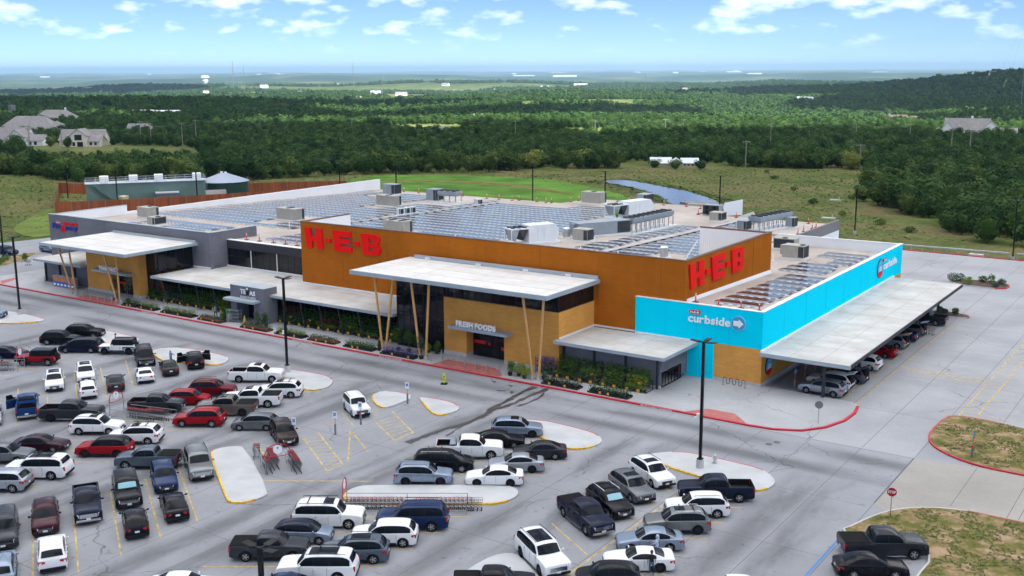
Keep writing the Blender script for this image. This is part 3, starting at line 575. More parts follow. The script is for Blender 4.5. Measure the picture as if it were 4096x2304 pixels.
# main entrance
P('entrance_block',tan,(-77.6,-74.3,99.2,106.98,.6,7.1),(-68.9,-61.47,99.2,106.98,.6,7.1),(-74.3,-68.9,99.2,106.98,3.3,7.1),(-74.3,-68.9,100.7,106.98,.6,3.3)); P('plinth',conc_m,(-77.65,-74.3,99.15,106.9,.15,.597),(-68.9,-61.42,99.15,106.9,.15,.597),(-74.3,-68.9,100.7,106.9,.15,.597))
glazing(-84.9,-77.65,99.25,.2,9.2,7,rowz=(4.1,4.5,7.05)); glazing(-77.6,-61.6,99.35,7.15,9.25,14); glazingx(99.4,106.9,-61.62,7.15,9.25,6); P('roof_cap',dgrey,(-77.6,-61.65,99.4,106.98,9.25,9.3))
dr=glazing(-74.25,-68.95,100.6,.16,3.2,4,'entrance_door',rowz=(2.55,))
redsign=mat('red_poster',(.72,.01,.01),.5)
for x0,x1,z0,z1 in((-74.1,-72.5,1.7,2.1),(-72.1,-71.75,1.65,1.95),(-70.2,-69.0,1.25,1.65)): mb=MB(); mb.box(x0,x1,100.52,100.535,z0,z1); part('door_poster',mb,redsign,dr)
P('door_canopy',lgrey,(-76.1,-67.7,97.95,99.19,3.68,4.02))
ec=canopy('entrance_canopy',-89.1,-60.7,95.4,106.97,9.75,can2,.5)
P('gutter_upstand',mat('galvanised',(.42,.46,.50),.45,metal=.3),(-87.9,-60.7,106.35,106.55,9.75,10.2))
for x in (-86,-78,-71,-65): P('scupper',trim,(x,x+.7,106.2,106.5,9.75,10.0))
def vcols(pairs,zt,yb,yt):
    for xb,xt in pairs:
        mb=MB(); mb.cyl((xb,yb,.5),(xt,yt,zt),.145,.145,10); mb.cyl((xb,yb,.12),(xb,yb,.5),.24,.22,10,1); part('canopy_column',mb,[postm,conc_m],smooth=40)
vcols([(-84.4,-85.7),(-83.9,-82.75),(-78.6,-80.0),(-77.7,-77.3),(-62.7,-64.2),(-61.9,-61.5)],9.26,95.75,96.1)
# trolley bay
cc=canopy('trolley_canopy',-61.7,-48.1,98.3,106.58,4.1,can_m); P('trolley_wall',grey,(-61.4,-49.3,99.95,100.15,.5,3.75),(-49.5,-49.3,100.15,106.55,1.9,3.75),(-49.5,-49.3,104.9,106.55,.5,1.9)); P('plinth',conc_m,(-61.4,-49.28,99.93,100.17,.15,.497)); 
mb=MB(); mb.box(-61.7,-49.9,106.86,106.99,4.1,4.3); mb.box(-55.8,-48.1,106.46,106.59,4.1,4.3); mb.box(-61.46,-61.33,99.2,106.86,4.1,4.3); part('base_flashing',mb,trim)
for x in(-61.2,-57.3,-53.4,-49.6): P('canopy_post',dgrey,(x-.1,x+.1,99.72,99.93,.15,3.75))
mb=MB(); 
for k in range(7): mb.box(-49.27,-49.2,100.3+k*.75,100.36+k*.75,.3,1.8)
mb.box(-49.28,-49.21,100.2,104.9,1.75,1.85); mb.box(-49.28,-49.21,100.2,104.9,.3,.38); part('bay_gate',mb,blk)
# pharmacy entrance
P('entrance_block',tan,(-147.6,-142.8,99.1,107.18,.6,7.4),(-141.6,-134.9,99.1,107.18,3.2,7.4),(-142.8,-141.6,99.1,107.18,.6,7.4),(-136.5,-134.9,99.1,107.18,.6,3.2),(-141.6,-136.5,100.5,107.18,.6,3.2)); P('plinth',conc_m,(-147.65,-141.6,99.05,107,.15,.597),(-136.5,-134.88,99.05,107,.15,.597))
dr2=glazing(-141.5,-136.6,100.4,.16,3.1,4,'entrance_door',rowz=(2.5,)); mb=MB(); mb.box(-141.3,-139.6,100.33,100.345,1.6,1.95); part('door_poster',mb,redsign,dr2)
P('door_canopy',lgrey,(-144.8,-136.0,97.9,99.09,3.62,3.95))
glazingx(100.7,107.0,-132.3,4.35,7.4,4); glazing(-134.85,-132.35,100.6,.2,7.4,2,rowz=(4.1,)); P('roof_cap',dgrey,(-134.9,-132.4,100.7,107.18,7.4,7.45))
pc=canopy('entrance_canopy',-151.9,-131.0,94.1,107.17,7.95,can2,.45); P('gutter_upstand',MATS['galvanised'],(-151,-131,106.6,106.8,7.95,8.3))
vcols([(-147.2,-149.2),(-146.2,-146.5),(-136.3,-138.0),(-135.4,-135.0)],7.5,95.9,95.5)
lc=canopy('trolley_canopy',-160.3,-147.65,98.0,107.17,4.1,can_m); P('trolley_wall',grey,(-160.0,-147.65,100.0,100.2,.15,3.75),(-160.0,-159.8,100.2,107.1,.15,3.75))
for x in(-159.9,-156,-152,-148): P('canopy_post',dgrey,(x-.1,x+.1,99.7,99.97,.15,3.75))
# pick-up canopy
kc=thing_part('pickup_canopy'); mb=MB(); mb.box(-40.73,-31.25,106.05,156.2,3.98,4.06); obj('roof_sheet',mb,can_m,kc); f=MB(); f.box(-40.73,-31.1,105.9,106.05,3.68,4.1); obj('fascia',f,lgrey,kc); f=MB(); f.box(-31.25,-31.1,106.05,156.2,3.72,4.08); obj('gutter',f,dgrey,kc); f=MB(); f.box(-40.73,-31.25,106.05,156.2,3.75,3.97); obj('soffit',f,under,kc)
mb=MB(); mb.box(-40.735,-40.5,106.05,156.6,4.06,4.28); obj('base_flashing',mb,trim,kc)
for y in range(112,156,6): mb=MB(); mb.box(-40.6,-31.4,y-.012,y+.012,4.061,4.066); obj('membrane_seam',mb,under,kc)
for x in(-37.6,-34.4): mb=MB(); mb.box(x-.012,x+.012,106.05,156.2,4.061,4.065); obj('membrane_seam',mb,under,kc)
for y in(106.7,119.,131.5,144.,155.5):
    mb=MB(); mb.box(-34.15,-33.85,y-.15,y+.15,0,3.75); mb.box(-40.6,-31.4,y-.12,y+.12,3.45,3.75); obj('canopy_post',mb,dgrey,kc)
mb=MB(); mb.box(-40.74,-31.1,156.2,156.3,3.72,4.08); obj('fascia',mb,lgrey,kc)
# ================================================================ signs
redl=mat('red_sign_letter',(.92,.008,.006),.5,spec=.1); redd=mat('deep_red_sign',(.45,.008,.02),.4); whl=mat('white_sign_letter',(.92,.92,.92),.4); backp=mat('letter_backing',(.19,.085,.04),.6); blul=mat('blue_sign_letter',(.02,.02,.32),.4); skyb=mat('sky_blue_sign',(.03,.36,.62),.45); navy=mat('navy_sign_rim',(.02,.04,.12),.5)
def poly_letter(ch):
    if ch=='H': return [[(0,1),(.34,1),(.36,.60),(.60,.60),(.59,1),(.94,1),(1,0),(.66,0),(.645,.36),(.40,.36),(.41,0),(.12,0)]]
    if ch=='E': return [[(0,1),(.98,1),(.98,.74),(.42,.74),(.43,.62),(.90,.62),(.90,.39),(.44,.39),(.45,.26),(1,.26),(1,0),(.12,0)]]
    return None
def big_letters(o,ux,uz,scale_w,scale_h,name):
    """H-E-B: slab letters with a solid depth"""
    ux=Vector(ux); uz=Vector(uz); un=ux.cross(uz); root=o[0]
    def solid(nm,polys,x0,x1,z0,z1,m,d=.22,zoff=0):
        mb=MB()
        for poly in polys:
            n=len(poly)
            pts=[ux*(x0+(x1-x0)*a)+uz*(z0+(z1-z0)*b) for a,b in poly]
            f=[p+un*(d+zoff) for p in pts]; k=[p+un*zoff for p in pts]
            mb.add(f+k,[tuple(range(n)) ,tuple(range(2*n-1,n-1,-1))]+[(i,n+i,n+(i+1)%n,(i+1)%n) for i in range(n)])
        me=mb.mesh(nm,[m]); bm=bmesh.new(); bm.from_mesh(me); bmesh.ops.triangulate(bm,faces=[f for f in bm.faces if len(f.verts)>4]); bmesh.ops.recalc_face_normals(bm,faces=bm.faces); bm.to_mesh(me); bm.free()
        put(nm,me,root,Vector(o[1])-wloc(root))
    W_=scale_w; Hh=scale_h
    xs={'H':(0,.255),'d1':(.287,.355),'E':(.377,.63),'d2':(.657,.725),'B':(.748,1.0)}
    for ch in 'HE': solid('letter',poly_letter(ch),xs[ch][0]*W_,xs[ch][1]*W_,0,Hh,redl)
    arc=lambda cx,cy,rx,ry,a0,a1,n:[(cx+rx*math.cos(R_(a0+(a1-a0)*i/n)),cy+ry*math.sin(R_(a0+(a1-a0)*i/n))) for i in range(n+1)]
    outer=[(0,1)]+arc(.70,.76,.28,.24,90,-75,7)+arc(.70,.27,.30,.27,75,-90,7)+[(.12,0)]
    # B drawn as left half and right half so the two holes stay open
    B=[[(0,1),(.38,1),(.40,.80),(.41,.58),(.415,.42),(.43,.20),(.43,0),(.12,0)],[(.38,1),*arc(.70,.76,.28,.24,90,0,4),(.62,.76),(.60,.80),(.40,.80)],[(.62,.76),(.98,.76),*arc(.70,.76,.28,.24,-15,-75,3),(.415,.42) and (.70,.5),(.41,.5) and (.41,.58),(.60,.58),(.62,.62)],
       [(.41,.58),(.70,.515),*arc(.70,.27,.30,.27,75,0,4),(.63,.27),(.63,.34),(.60,.40),(.415,.42)],[(.63,.27),(1,.27),*arc(.70,.27,.30,.27,-15,-90,4),(.43,0),(.43,.20),(.60,.20),(.63,.24)]]
    solid('letter',B,xs['B'][0]*W_,xs['B'][1]*W_,0,Hh,redl)
    for d in('d1','d2'): solid('hyphen',[[(0,0),(1,0),(1,1),(0,1)]],xs[d][0]*W_,xs[d][1]*W_,Hh*.36,Hh*.56,redl)
    for q,a,b in(('H',.36,.6),('E',.43,1.0),('B',.40,.66)): solid('letter_backing',[[(0,0),(1,0),(1,1),(0,1)]],(xs[q][0]+(xs[q][1]-xs[q][0])*a)*W_,(xs[q][0]+(xs[q][1]-xs[q][0])*b)*W_,Hh*(.6 if q=='H' else .2),Hh*(.98 if q=='H' else .8),backp,.03)
fs=thing('store_sign',(-107.93,106.98,9.35),'big red store letters high on the long orange front wall','sign','store name signs'); big_letters((fs,(-107.93,106.97,9.33)),(1,0,0),(0,0,1),13.95,2.8,'')
ss=thing('store_sign',(-49.98,107.6,9.5),'big red store letters on the orange side wall above the turquoise roof','sign','store name signs'); big_letters((ss,(-49.95,107.6,9.55)),(0,1,0),(0,0,1),15.5,2.85,'')
def disc(mb,c,ux,uz,r,d,m=0,n=28,a0=0,a1=360,rx=None):
    ux=Vector(ux); uz=Vector(uz); un=ux.cross(uz); c=Vector(c); k=[c+ux*((rx or r)*math.cos(R_(a0+(a1-a0)*i/n)))+uz*(r*math.sin(R_(a0+(a1-a0)*i/n))) for i in range(n+(0 if a1-a0==360 else 1))]; q=len(k)
    mb.add([p+un*d for p in k]+k,[tuple(range(q)),tuple(range(2*q-1,q-1,-1))]+[(i,q+i,q+(i+1)%q,(i+1)%q) for i in range(q)],m)
def flat(mb,c,ux,uz,pts,d0,d1,m=0):
    ux=Vector(ux); uz=Vector(uz); un=ux.cross(uz); c=Vector(c); k=[c+ux*a+uz*b for a,b in pts]; q=len(k)
    mb.add([p+un*d1 for p in k]+[p+un*d0 for p in k],[tuple(range(q)),tuple(range(2*q-1,q-1,-1))]+[(i,q+i,q+(i+1)%q,(i+1)%q) for i in range(q)],m)
def pill(root,c,ux,uz,w,h):
    un=Vector(ux).cross(Vector(uz))
    for s_,m,d in((1,redd,.10),(.93,whl,.11),(.86,redd,.12)):
        ww,hh=w*.5-(1-s_)*h*.5,h*.5*s_-(1-s_)*h*.1; r=hh; n=8
        pts=[(ww-r+r*math.cos(R_(-90+180*i/n)),r*math.sin(R_(-90+180*i/n))) for i in range(n+1)]+[(-ww+r+r*math.cos(R_(90+180*i/n)),r*math.sin(R_(90+180*i/n))) for i in range(n+1)]
        mb=MB(); flat(mb,c,ux,uz,pts,0,d); obj('logo_plate',mb,m,root)
    letters('H-E-B',root,Vector(c)+un*.125-Vector(ux)*w*.36-Vector(uz)*h*.24,ux,uz,w*.72,h*.48,.02,whl,.03)
def cargly(root,c,ux,uz,r):
    mb=MB(); disc(mb,c,ux,uz,r,.10); obj('rim',mb,navy,root,smooth=30)
    un=Vector(ux).cross(Vector(uz)); c2=Vector(c)+un*.10
    mb=MB(); disc(mb,c2,ux,uz,r*.95,.015,n=16,a0=-20,a1=200); obj('sky_panel',mb,skyb,root)
    mb=MB(); disc(mb,c2,ux,uz,r*.95,.016,n=14,a0=200,a1=340); obj('red_panel',mb,redl,root)
    mb=MB(); k=r*.5; flat(mb,c2,ux,uz,[(-k,-.30*r),(-k,.12*r),(-.72*k,.24*r),(-.5*k,.62*r),(.5*k,.62*r),(.72*k,.24*r),(k,.12*r),(k,-.30*r)],.017,.03); obj('car_symbol',mb,mat('pale_symbol',(.55,.72,.85),.5),root)
    mb=MB(); flat(mb,c2,ux,uz,[(-.55*k,.24*r),(-.40*k,.54*r),(.40*k,.54*r),(.55*k,.24*r)],.031,.036); obj('windscreen_symbol',mb,skyb,root)
cs=thing('curbside_sign',(-46,106.58,6.3),'white curbside lettering with red logo and blue arrow disc on turquoise front','sign','pick-up signs')
pill(cs,(-48.53,106.57,7.43),(1,0,0),(0,0,1),1.46,.5); letters('curbside',cs,(-49.3,106.50,6.28),(1,0,0),(0,0,1),4.95,.92,.05,whl,.022,gap=.07)
mb=MB(); disc(mb,(-43.43,106.58,6.78),(1,0,0),(0,0,1),.82,.12); obj('disc_rim',mb,mat('pale_blue_rim',(.25,.55,.75),.5),cs,smooth=30); mb=MB(); disc(mb,(-43.43,106.46,6.78),(1,0,0),(0,0,1),.75,.02); obj('arrow_disc',mb,skyb,cs)
mb=MB(); flat(mb,(-43.43,106.44,6.78),(1,0,0),(0,0,1),[(-.55,-.28),(.05,-.28),(.05,-.5),(.6,0),(.05,.5),(.05,.28),(-.55,.28)],0,.03); obj('arrow',mb,whl,cs)
cs2=thing('curbside_sign',(-40.72,152,5.4),'curbside lettering and round car emblem high on the long turquoise side wall','sign','pick-up signs')
cargly(cs2,(-40.73,149.6,6.4),(0,1,0),(0,0,1),1.35); pill(cs2,(-40.72,151.7,7.32),(0,1,0),(0,0,1),1.7,.45); letters('curbside',cs2,(-40.66,151.2,5.95),(0,1,0),(0,0,1),6.6,1.0,.05,whl,.022,gap=.07)
cs3=thing('round_sign',(-40.74,108.7,1.1),'round blue and red car emblem on the ochre wall under the pick-up canopy','sign'); cargly(cs3,(-40.73,108.75,2.05),(0,1,0),(0,0,1),1.05)
ff=thing('entrance_sign',(-72.2,98.2,4.02),'white FRESH FOODS letters standing on the entrance ledge','sign'); letters('FRESH FOODS',ff,(-75.05,98.25,4.03),(1,0,0),(0,0,1),5.65,.72,.10,whl,.055,gap=.05)
ph=thing('entrance_sign',(-140.6,98.1,3.95),'white PHARMACY letters standing on the entrance ledge','sign'); letters('PHARMACY',ph,(-142.95,98.1,3.96),(1,0,0),(0,0,1),4.7,.70,.10,whl,.055,gap=.05)
tx=thing('garden_sign',(-109.6,97.48,3.4),'white TEXAS BACKYARD letters with a star on the grey gate box','sign')
letters('TE',tx,(-111.05,97.44,4.02),(1,0,0),(0,0,1),1.05,.62,.04,whl,.02); letters('AS',tx,(-109.3,97.44,3.92),(1,0,0),(0,0,1),1.1,.62,.04,whl,.02); letters('BACKYARD',tx,(-111.05,97.44,3.46),(1,0,0),(0,0,1),2.95,.26,.03,whl,.0,gap=.22)
def star(c,r,m,d,y): 
    mb=MB(); flat(mb,(c[0],y,c[1]),(1,0,0),(0,0,1),[((r if i%2==0 else r*.42)*math.sin(R_(36*i)),(r if i%2==0 else r*.42)*math.cos(R_(36*i))) for i in range(10)],0,d); return mb
obj('star',star((-109.66,4.78),.42,blk,.06,97.48),blk,tx); obj('star_face',star((-109.66,4.8),.28,whl,.02,97.41),whl,tx)
mb=MB(); flat(mb,(-109.66,97.48,4.25),(1,0,0),(0,0,1),[(-.42,.32),(-.2,.32),(0,.1),(.2,.32),(.42,.32),(.16,0),(.42,-.36),(.15,-.36),(0,-.15),(-.15,-.36),(-.42,-.36),(-.16,0)],0,.06); obj('letter',mb,blk,tx)
ps=thing('pharmacy_sign',(-165,107.18,7),'blue and red pharmacy lettering with a small red logo on the grey wall','sign')
pill(ps,(-166.6,107.18,8.35),(1,0,0),(0,0,1),1.5,.45); letters('Pha',ps,(-168.35,107.12,7.35),(1,0,0),(0,0,1),2.5,.9,.06,blul,.04); letters('R',ps,(-165.75,107.10,6.85),(1,0,0),(0,0,1),1.05,1.2,.06,redl,.05); letters('macy',ps,(-164.6,107.12,7.0),(1,0,0),(0,0,1),3.35,.85,.06,blul,.04); letters('Drive-Thru',ps,(-165.1,107.12,8.1),(1,0,0),(0,0,1),3.9,.5,.06,redl,.03)
# ================================================================ roof equipment
solar_m=mat('solar_glass',(.03,.025,.038),.14,var=.25,scale=.3,spec=.42,rnd=.15,space='W'); galv=mat('galvanised_sheet',(.48,.52,.57),.45,metal=.35,var=.15,scale=.5); alum=mat('panel_frame',(.45,.47,.5),.4,metal=.6); ballast=mat('ballast_block',(.66,.66,.66),.9)
PW,PD=1.02,2.02
def panel_mesh():
    mb=MB(); a=PD*.99; h0,h1=.25,.16   # high edge towards -Y
    mb.add([(-PW/2+.02,0,h0),(PW/2-.02,0,h0),(PW/2-.02,a,h1),(-PW/2+.02,a,h1)],[(0,1,2,3)],0)
    mb.add([(-PW/2+.02,0,h0),(-PW/2+.02,a,h1),(-PW/2+.02,a,h1-.05),(-PW/2+.02,0,h0-.05)],[(0,1,2,3)],1); mb.add([(PW/2-.02,0,h0),(PW/2-.02,0,h0-.05),(PW/2-.02,a,h1-.05),(PW/2-.02,a,h1)],[(0,1,2,3)],1)
    mb.add([(-PW/2+.02,0,h0-.05),(PW/2-.02,0,h0-.05),(PW/2-.02,a,h1-.05),(-PW/2+.02,a,h1-.05)],[(3,2,1,0)],1)
    mb.add([(-PW/2+.01,-.03,h0-.015),(PW/2-.01,-.03,h0-.015),(PW/2-.01,-.12,.05),(-PW/2+.01,-.12,.05)],[(3,2,1,0)],2)   # wind deflector
    mb.box(PW/2-.2,PW/2+.2,-.5,-.13,.0,.11,3)
    return mb
PM=panel_mesh().mesh('solar_panel',[solar_m,alum,galv,ballast])
def array(label,spans,pitch=3.05):
    """spans: rows (y, x0, x1); each panel its own part, those past 300 joined as one"""
    pts=[]
    for y,x0,x1 in spans:
        n=int((x1-x0)/PW)
        for k in range(n): pts.append((x0+PW*(k+.5),y))
    pts.sort(key=lambda p:math.hypot(p[0],p[1]))
    c=pts[0]; root=thing('solar_array',(c[0],c[1],zr(c[1])),label,'solar array','solar arrays on the store roof')
    for x,y in pts[:300]:
        o=put('solar_panel',PM,root,(x-c[0],y-c[1],zr(y)-zr(c[1])+.01)); o.rotation_euler[0]=-.0268
    if len(pts)>300:
        mb=MB(); src=panel_mesh()
        for x,y in pts[300:]:
            k=len(mb.v); mb.v+=[(a+x,b+y,c_+zr(y)+.01-.0268*b) for a,b,c_ in src.v]; mb.f+=[tuple(i+k for i in f) for f in src.f]; mb.m+=src.m
        o=obj('distant_panels',mb,[solar_m,alum,galv,ballast],root); o['kind']='stuff'
def rowsof(x0,x1,y0,y1,holes=(),pitch=3.05,stag=None):
    out=[]; y=y0
    while y<=y1:
        a,b=(x0,x1) if stag is None else stag(y); segs=[(a,b)]
        for hx0,hx1,hy0,hy1 in holes:
            if hy0-2.3<y<hy1+.5:
                ns=[]
                for s0,s1 in segs:
                    if hx1<=s0 or hx0>=s1: ns.append((s0,s1)); continue
                    if hx0-s0>PW: ns.append((s0,hx0))
                    if s1-hx1>PW: ns.append((hx1,s1))
                segs=ns
        out+=[(y,*s_) for s_ in segs]; y+=pitch
    return out
array('dark solar rows stepping along the roof behind the turquoise front',rowsof(-47.4,-42.4,109,133,stag=lambda y:(-47.4 if y<131.5 else -47.6,-42.3)))
array('solar rows beside the two tan roof units above the turquoise wall',rowsof(-49.6,-42,135,155,holes=[(-57.5,-49.4,143,149),(-60,-46.5,146.3,149.5)],stag=lambda y:(-49.8,-43.4)))
array('solar rows between the orange corner parapet and the roof walkway',rowsof(-74.2,-61,134.5,170,holes=[(-69,-64.5,133,138.2),(-62,-59,140,142)],stag=lambda y:(-74.4,-68.6 if y<136 else -62.2)))
array('solar strip running beside the long grey roof machine',rowsof(-82.4,-76.9,136,170,stag=lambda y:(-81.6 if y<143 else -81.0,-77)))
array('large bright solar field in the middle of the roof',rowsof(-127.0,-91.5,134.6,181,holes=[(-94.5,-85,131,143.5),(-115.2,-110.8,129,136.5),(-98,-90,168,182),(-95.5,-90,158,172)],stag=lambda y:(-127.3,-91.6)))
array('wide solar field between the white side parapet and the middle walkway',rowsof(-166,-129.5,126,187,holes=[(-142,-137,129.5,139.5),(-145,-139.6,160,169.5),(-160.5,-155.5,180,188),(-144,-132,174,188),(-131,-128,151,158)]))
array('short solar rows behind the grey pharmacy parapet',rowsof(-158,-138,110.4,122.5,holes=[(-154,-149,112,119),(-164,-157,118,126)]))
array('short solar rows behind the red marker posts above the dark windows',rowsof(-124,-110.5,114.4,125))
array('solar rows on the far right of the roof before the rear fans',rowsof(-74.4,-63.6,171.5,184,holes=[(-71,-62,172.5,184),(-81,-77.5,180,186)],stag=lambda y:(-75,-70.5)))
array('solar rows beside the white air handler near the far roof edge',rowsof(-112,-98.5,184,190))
tanm=mat('tan_unit_paint',(.40,.385,.34),.6,var=.1,scale=1.2); coil=mat('dark_coil',(.05,.055,.06),.6,spec=.2); fanb=mat('black_fan',(.013,.013,.015),.5,spec=.2); gunit=mat('grey_unit_paint',(.30,.35,.39),.5,var=.08,scale=.8); wunit=mat('white_unit_paint',(.74,.79,.82),.45,var=.05,scale=.8)
def unit(x,y,L,Wd,h,label,paint=tanm,fans=2,coilside='x+',curb=True,ang=0,group='roof air units',name='rooftop_unit'):
    """packaged rooftop unit: curb, cabinet, panels, coil, fans with guards"""
    z=zr(y); t=thing(name,(x,y,z),label,'air unit',group,ang)
    def pt(n,m,f,sm=False):
        mb=MB(); f(mb); put(n,mb.mesh(n,[m] if not isinstance(m,list) else m,sm),t)
    pt('curb',trim,lambda m:m.box(-L/2-.15,L/2+.15,-Wd/2-.15,Wd/2+.15,-.1,.28)); pt('cabinet',paint,lambda m:m.box(-L/2,L/2,-Wd/2,Wd/2,.28,.28+h))
    pt('lid',paint,lambda m:m.box(-L/2-.04,L/2+.04,-Wd/2-.04,Wd/2+.04,.281+h,.33+h))
    for k in range(3): pt('access_panel',paint,lambda m:m.box(-L/2+.1+L*.28*k,-L/2+.02+L*.28*(k+1),-Wd/2-.025,-Wd/2-.001,.42,.18+h))
    pt('coil',coil,lambda m:m.box(L/2+.001,L/2+.03,-Wd/2+.08,Wd/2-.08,.4,.2+h)); pt('coil',coil,lambda m:m.box(L/2-L*.26,L/2-.05,-Wd/2-.03,-Wd/2-.002,.4,.2+h))
    for k in range(fans):
        fx=L/2-.55-.95*(k//2 if fans>2 else k); fy=(0 if fans<=2 else (-Wd*.24 if k%2 else Wd*.24))
        pt('fan',fanb,lambda m:(m.cyl((fx,fy,.33+h),(fx,fy,.42+h),.42,.42,14),m.cyl((fx,fy,.42+h),(fx,fy,.46+h),.36,.12,14)))
    if L>3: pt('intake_hood',paint,lambda m:m.prism([(-L/2-.5,-.5),(-L/2-.001,-.5),(-L/2-.001,.5),(-L/2-.5,.5)],.6,.2+h))
    return t
unit(-139.6,134.9,2.3,4.6,1.9,'tan roof unit beside the left solar field',fans=2,ang=R_(90)); unit(-142.3,164.6,2.3,4.6,1.9,'tan roof unit on the far middle of the roof',fans=2,ang=R_(90)); unit(-112.9,132.6,2.3,4.2,1.9,'tan roof unit peeping over the long orange parapet',fans=4,ang=R_(90)); unit(-161.6,121.6,2.2,3.2,1.7,'small tan roof unit behind the pharmacy parapet',fans=1,ang=R_(90)); unit(-151.5,115.6,2.0,2.4,1.2,'low tan unit just behind the pharmacy wall',fans=1)
unit(-84.6,143.6,2.6,2.0,1.7,'tan box unit without fans in front of the grey machine',fans=0); unit(-113,196,2.5,4.6,2.2,'tan unit with a yellow rail at the far roof edge',fans=2,ang=R_(90)); unit(-56,154.6,2.0,3.2,1.5,'rear one of two tan units above the turquoise roof',fans=1,ang=R_(-90)); unit(-51.7,146.6,3.1,2.1,1.7,'front one of two tan units above the turquoise roof',fans=1); unit(-79.3,182.8,2.4,2.2,1.4,'small tan unit by the far right fans',fans=0)
unit(-158,184,3.4,2.4,2.1,'blue grey unit by the end of the white side parapet',gunit,fans=0); unit(-102,198,2.2,3.4,2.3,'dark grey unit behind the white air handler',gunit,fans=0); unit(-65,181.6,1.6,1.6,1.6,'small grey cabinet near the far right roof corner',gunit,fans=0,name='rooftop_cabinet'); unit(-129.4,177.4,1.5,.9,1.0,'white box beside the middle roof walkway far back',wunit,fans=0,curb=False,name='inverter_box')
for k,y in enumerate((152.8,154.6,156.3)): unit(-129.4,y,.9,1.0,1.1,('nearest','middle','farthest')[k]+' of three white inverter boxes on the roof walkway',wunit,fans=0,name='inverter_box',group='inverter boxes')
def white_unit(x,y,ang,label,L=8.2):
    z=zr(y); t=thing('air_handler',(x,y,z),label,'air unit','white air handlers',ang)
    def pt(n,m,f):
        mb=MB(); f(mb); put(n,mb.mesh(n,[m]),t)
    pt('curb',trim,lambda m:m.box(-L/2-.2,L/2+.2,-1.5,1.5,-.1,.25)); pt('cabinet',wunit,lambda m:m.box(-L*.14,L*.42,-1.25,1.25,.25,2.9)); 
    def slope(m): m.add([(L*.42,-1.25,.25),(L*.5,-1.25,.9),(L*.5,-1.25,2.0),(L*.42,-1.25,2.9),(L*.42,1.25,.25),(L*.5,1.25,.9),(L*.5,1.25,2.0),(L*.42,1.25,2.9)],[(0,1,2,3),(7,6,5,4),(1,5,6,2),(3,2,6,7),(0,4,5,1)])
    pt('outlet_hood',wunit,slope)
    for k in range(2):
        x0=-L/2+k*L*.17
        def vb(m):
            m.add([(x0,-1.2,2.35),(x0+L*.16,-1.2,2.35),(x0+L*.08,-1.2,.6),(x0,1.2,2.35),(x0+L*.16,1.2,2.35),(x0+L*.08,1.2,.6)],[(0,2,1),(3,4,5),(0,3,5,2),(1,2,5,4),(0,1,4,3)])
        pt('coil_bank',coil if k else gunit,vb)
    pt('fan_deck',wunit,lambda m:m.box(-L/2-.05,-L*.14-.002,-1.25,1.25,2.351,2.55)); pt('end_frame',wunit,lambda m:(m.box(-L/2-.03,-L/2+.05,-1.24,-1.1,.25,2.35),m.box(-L/2-.03,-L/2+.05,1.1,1.24,.25,2.35)))
    for i in range(3):
        for j in(-.6,.6): pt('fan',fanb,lambda m:m.cyl((-L/2+.55+.95*i,j,2.55),(-L/2+.55+.95*i,j,2.7),.40,.40,14))
    pt('access_panel',wunit,lambda m:m.box(.3,1.2,-1.29,-1.251,.5,2.5)); pt('access_panel',wunit,lambda m:m.box(1.5,2.6,-1.29,-1.251,.5,2.5))
white_unit(-90.0,137.2,R_(62),'large white air handler rising behind the orange parapet'); white_unit(-96,180,R_(76),'large white air handler near the far roof edge',11)
def condenser(x,y,ang,n,label,hl=1.5):
    """raised bank of fans on legs"""
    z=zr(y); L=1.5*n; t=thing('condenser_bank',(x,y,z),label,'condenser','raised condenser banks',ang)
    def pt(nm,m,f):
        mb=MB(); f(mb); put(nm,mb.mesh(nm,[m]),t)
    pt('curb',trim,lambda m:m.box(-L/2-.4,L/2+.4,-1.7,1.7,-.1,.22))
    pt('casing',gunit,lambda m:(m.box(-L/2,L/2,-1.2,1.2,hl+.25,hl+1.0),m.box(-L/2+.1,L/2-.1,-1.0,1.0,hl,hl+.249)))
    for i in range(n+1):
        for s_ in(-1,1): pt('leg',gunit,lambda m:m.box(-L/2+i*(L-.12)/n,-L/2+i*(L-.12)/n+.12,s_*1.05-.06,s_*1.05+.06,.22,hl))
    for i in range(n):
        for s_ in(-.58,.58): pt('fan',fanb,lambda m:(m.cyl((-L/2+.75+1.5*i,s_,hl+1.0),(-L/2+.75+1.5*i,s_,hl+1.16),.52,.52,14)))
condenser(-83.6,163.4,R_(86),9,'long raised grey fan bank on the right of the solar field',1.7); condenser(-67.5,178.2,R_(80),7,'long raised grey fan bank by the far right roof corner',1.6); condenser(-137.2,178,R_(4),3,'short raised fan bank at the far end of the roof')
unit(-86.5,152.2,9.8,3.0,2.0,'long blue grey machine room box on the roof',gunit,fans=0,ang=R_(62),name='machine_house'); unit(-141.6,178.6,2.6,2.6,2.3,'blue grey box joined to the short far fan bank',gunit,fans=0); unit(-86.2,147.2,1.8,2.0,.9,'low grey duct box at the near end of the machine room',gunit,fans=0,ang=R_(62),name='duct_box')
unit(-70.0,172.6,1.6,2.4,1.5,'grey control cabinet at the near end of the far fan bank',gunit,fans=0,name='rooftop_cabinet')
def louvre(x,y):
    z=zr(y); t=thing('fan_coil_unit',(x,y,z),'dark unit with four round side fans near the far roof edge','air unit')
    mb=MB(); mb.box(-1.7,1.7,-.8,.8,.2,2.1); put('cabinet',mb.mesh('cabinet',[gunit]),t); mb=MB(); mb.box(-1.6,1.6,-.83,-.801,.3,2.0); put('grille',mb.mesh('grille',[coil]),t)
    for i in range(2):
        for j in range(2): mb=MB(); mb.cyl((-.75+1.5*i,-.83,.75+.85*j),(-.75+1.5*i,-.9,.75+.85*j),.38,.38,14); put('fan',mb.mesh('fan',[fanb]),t)
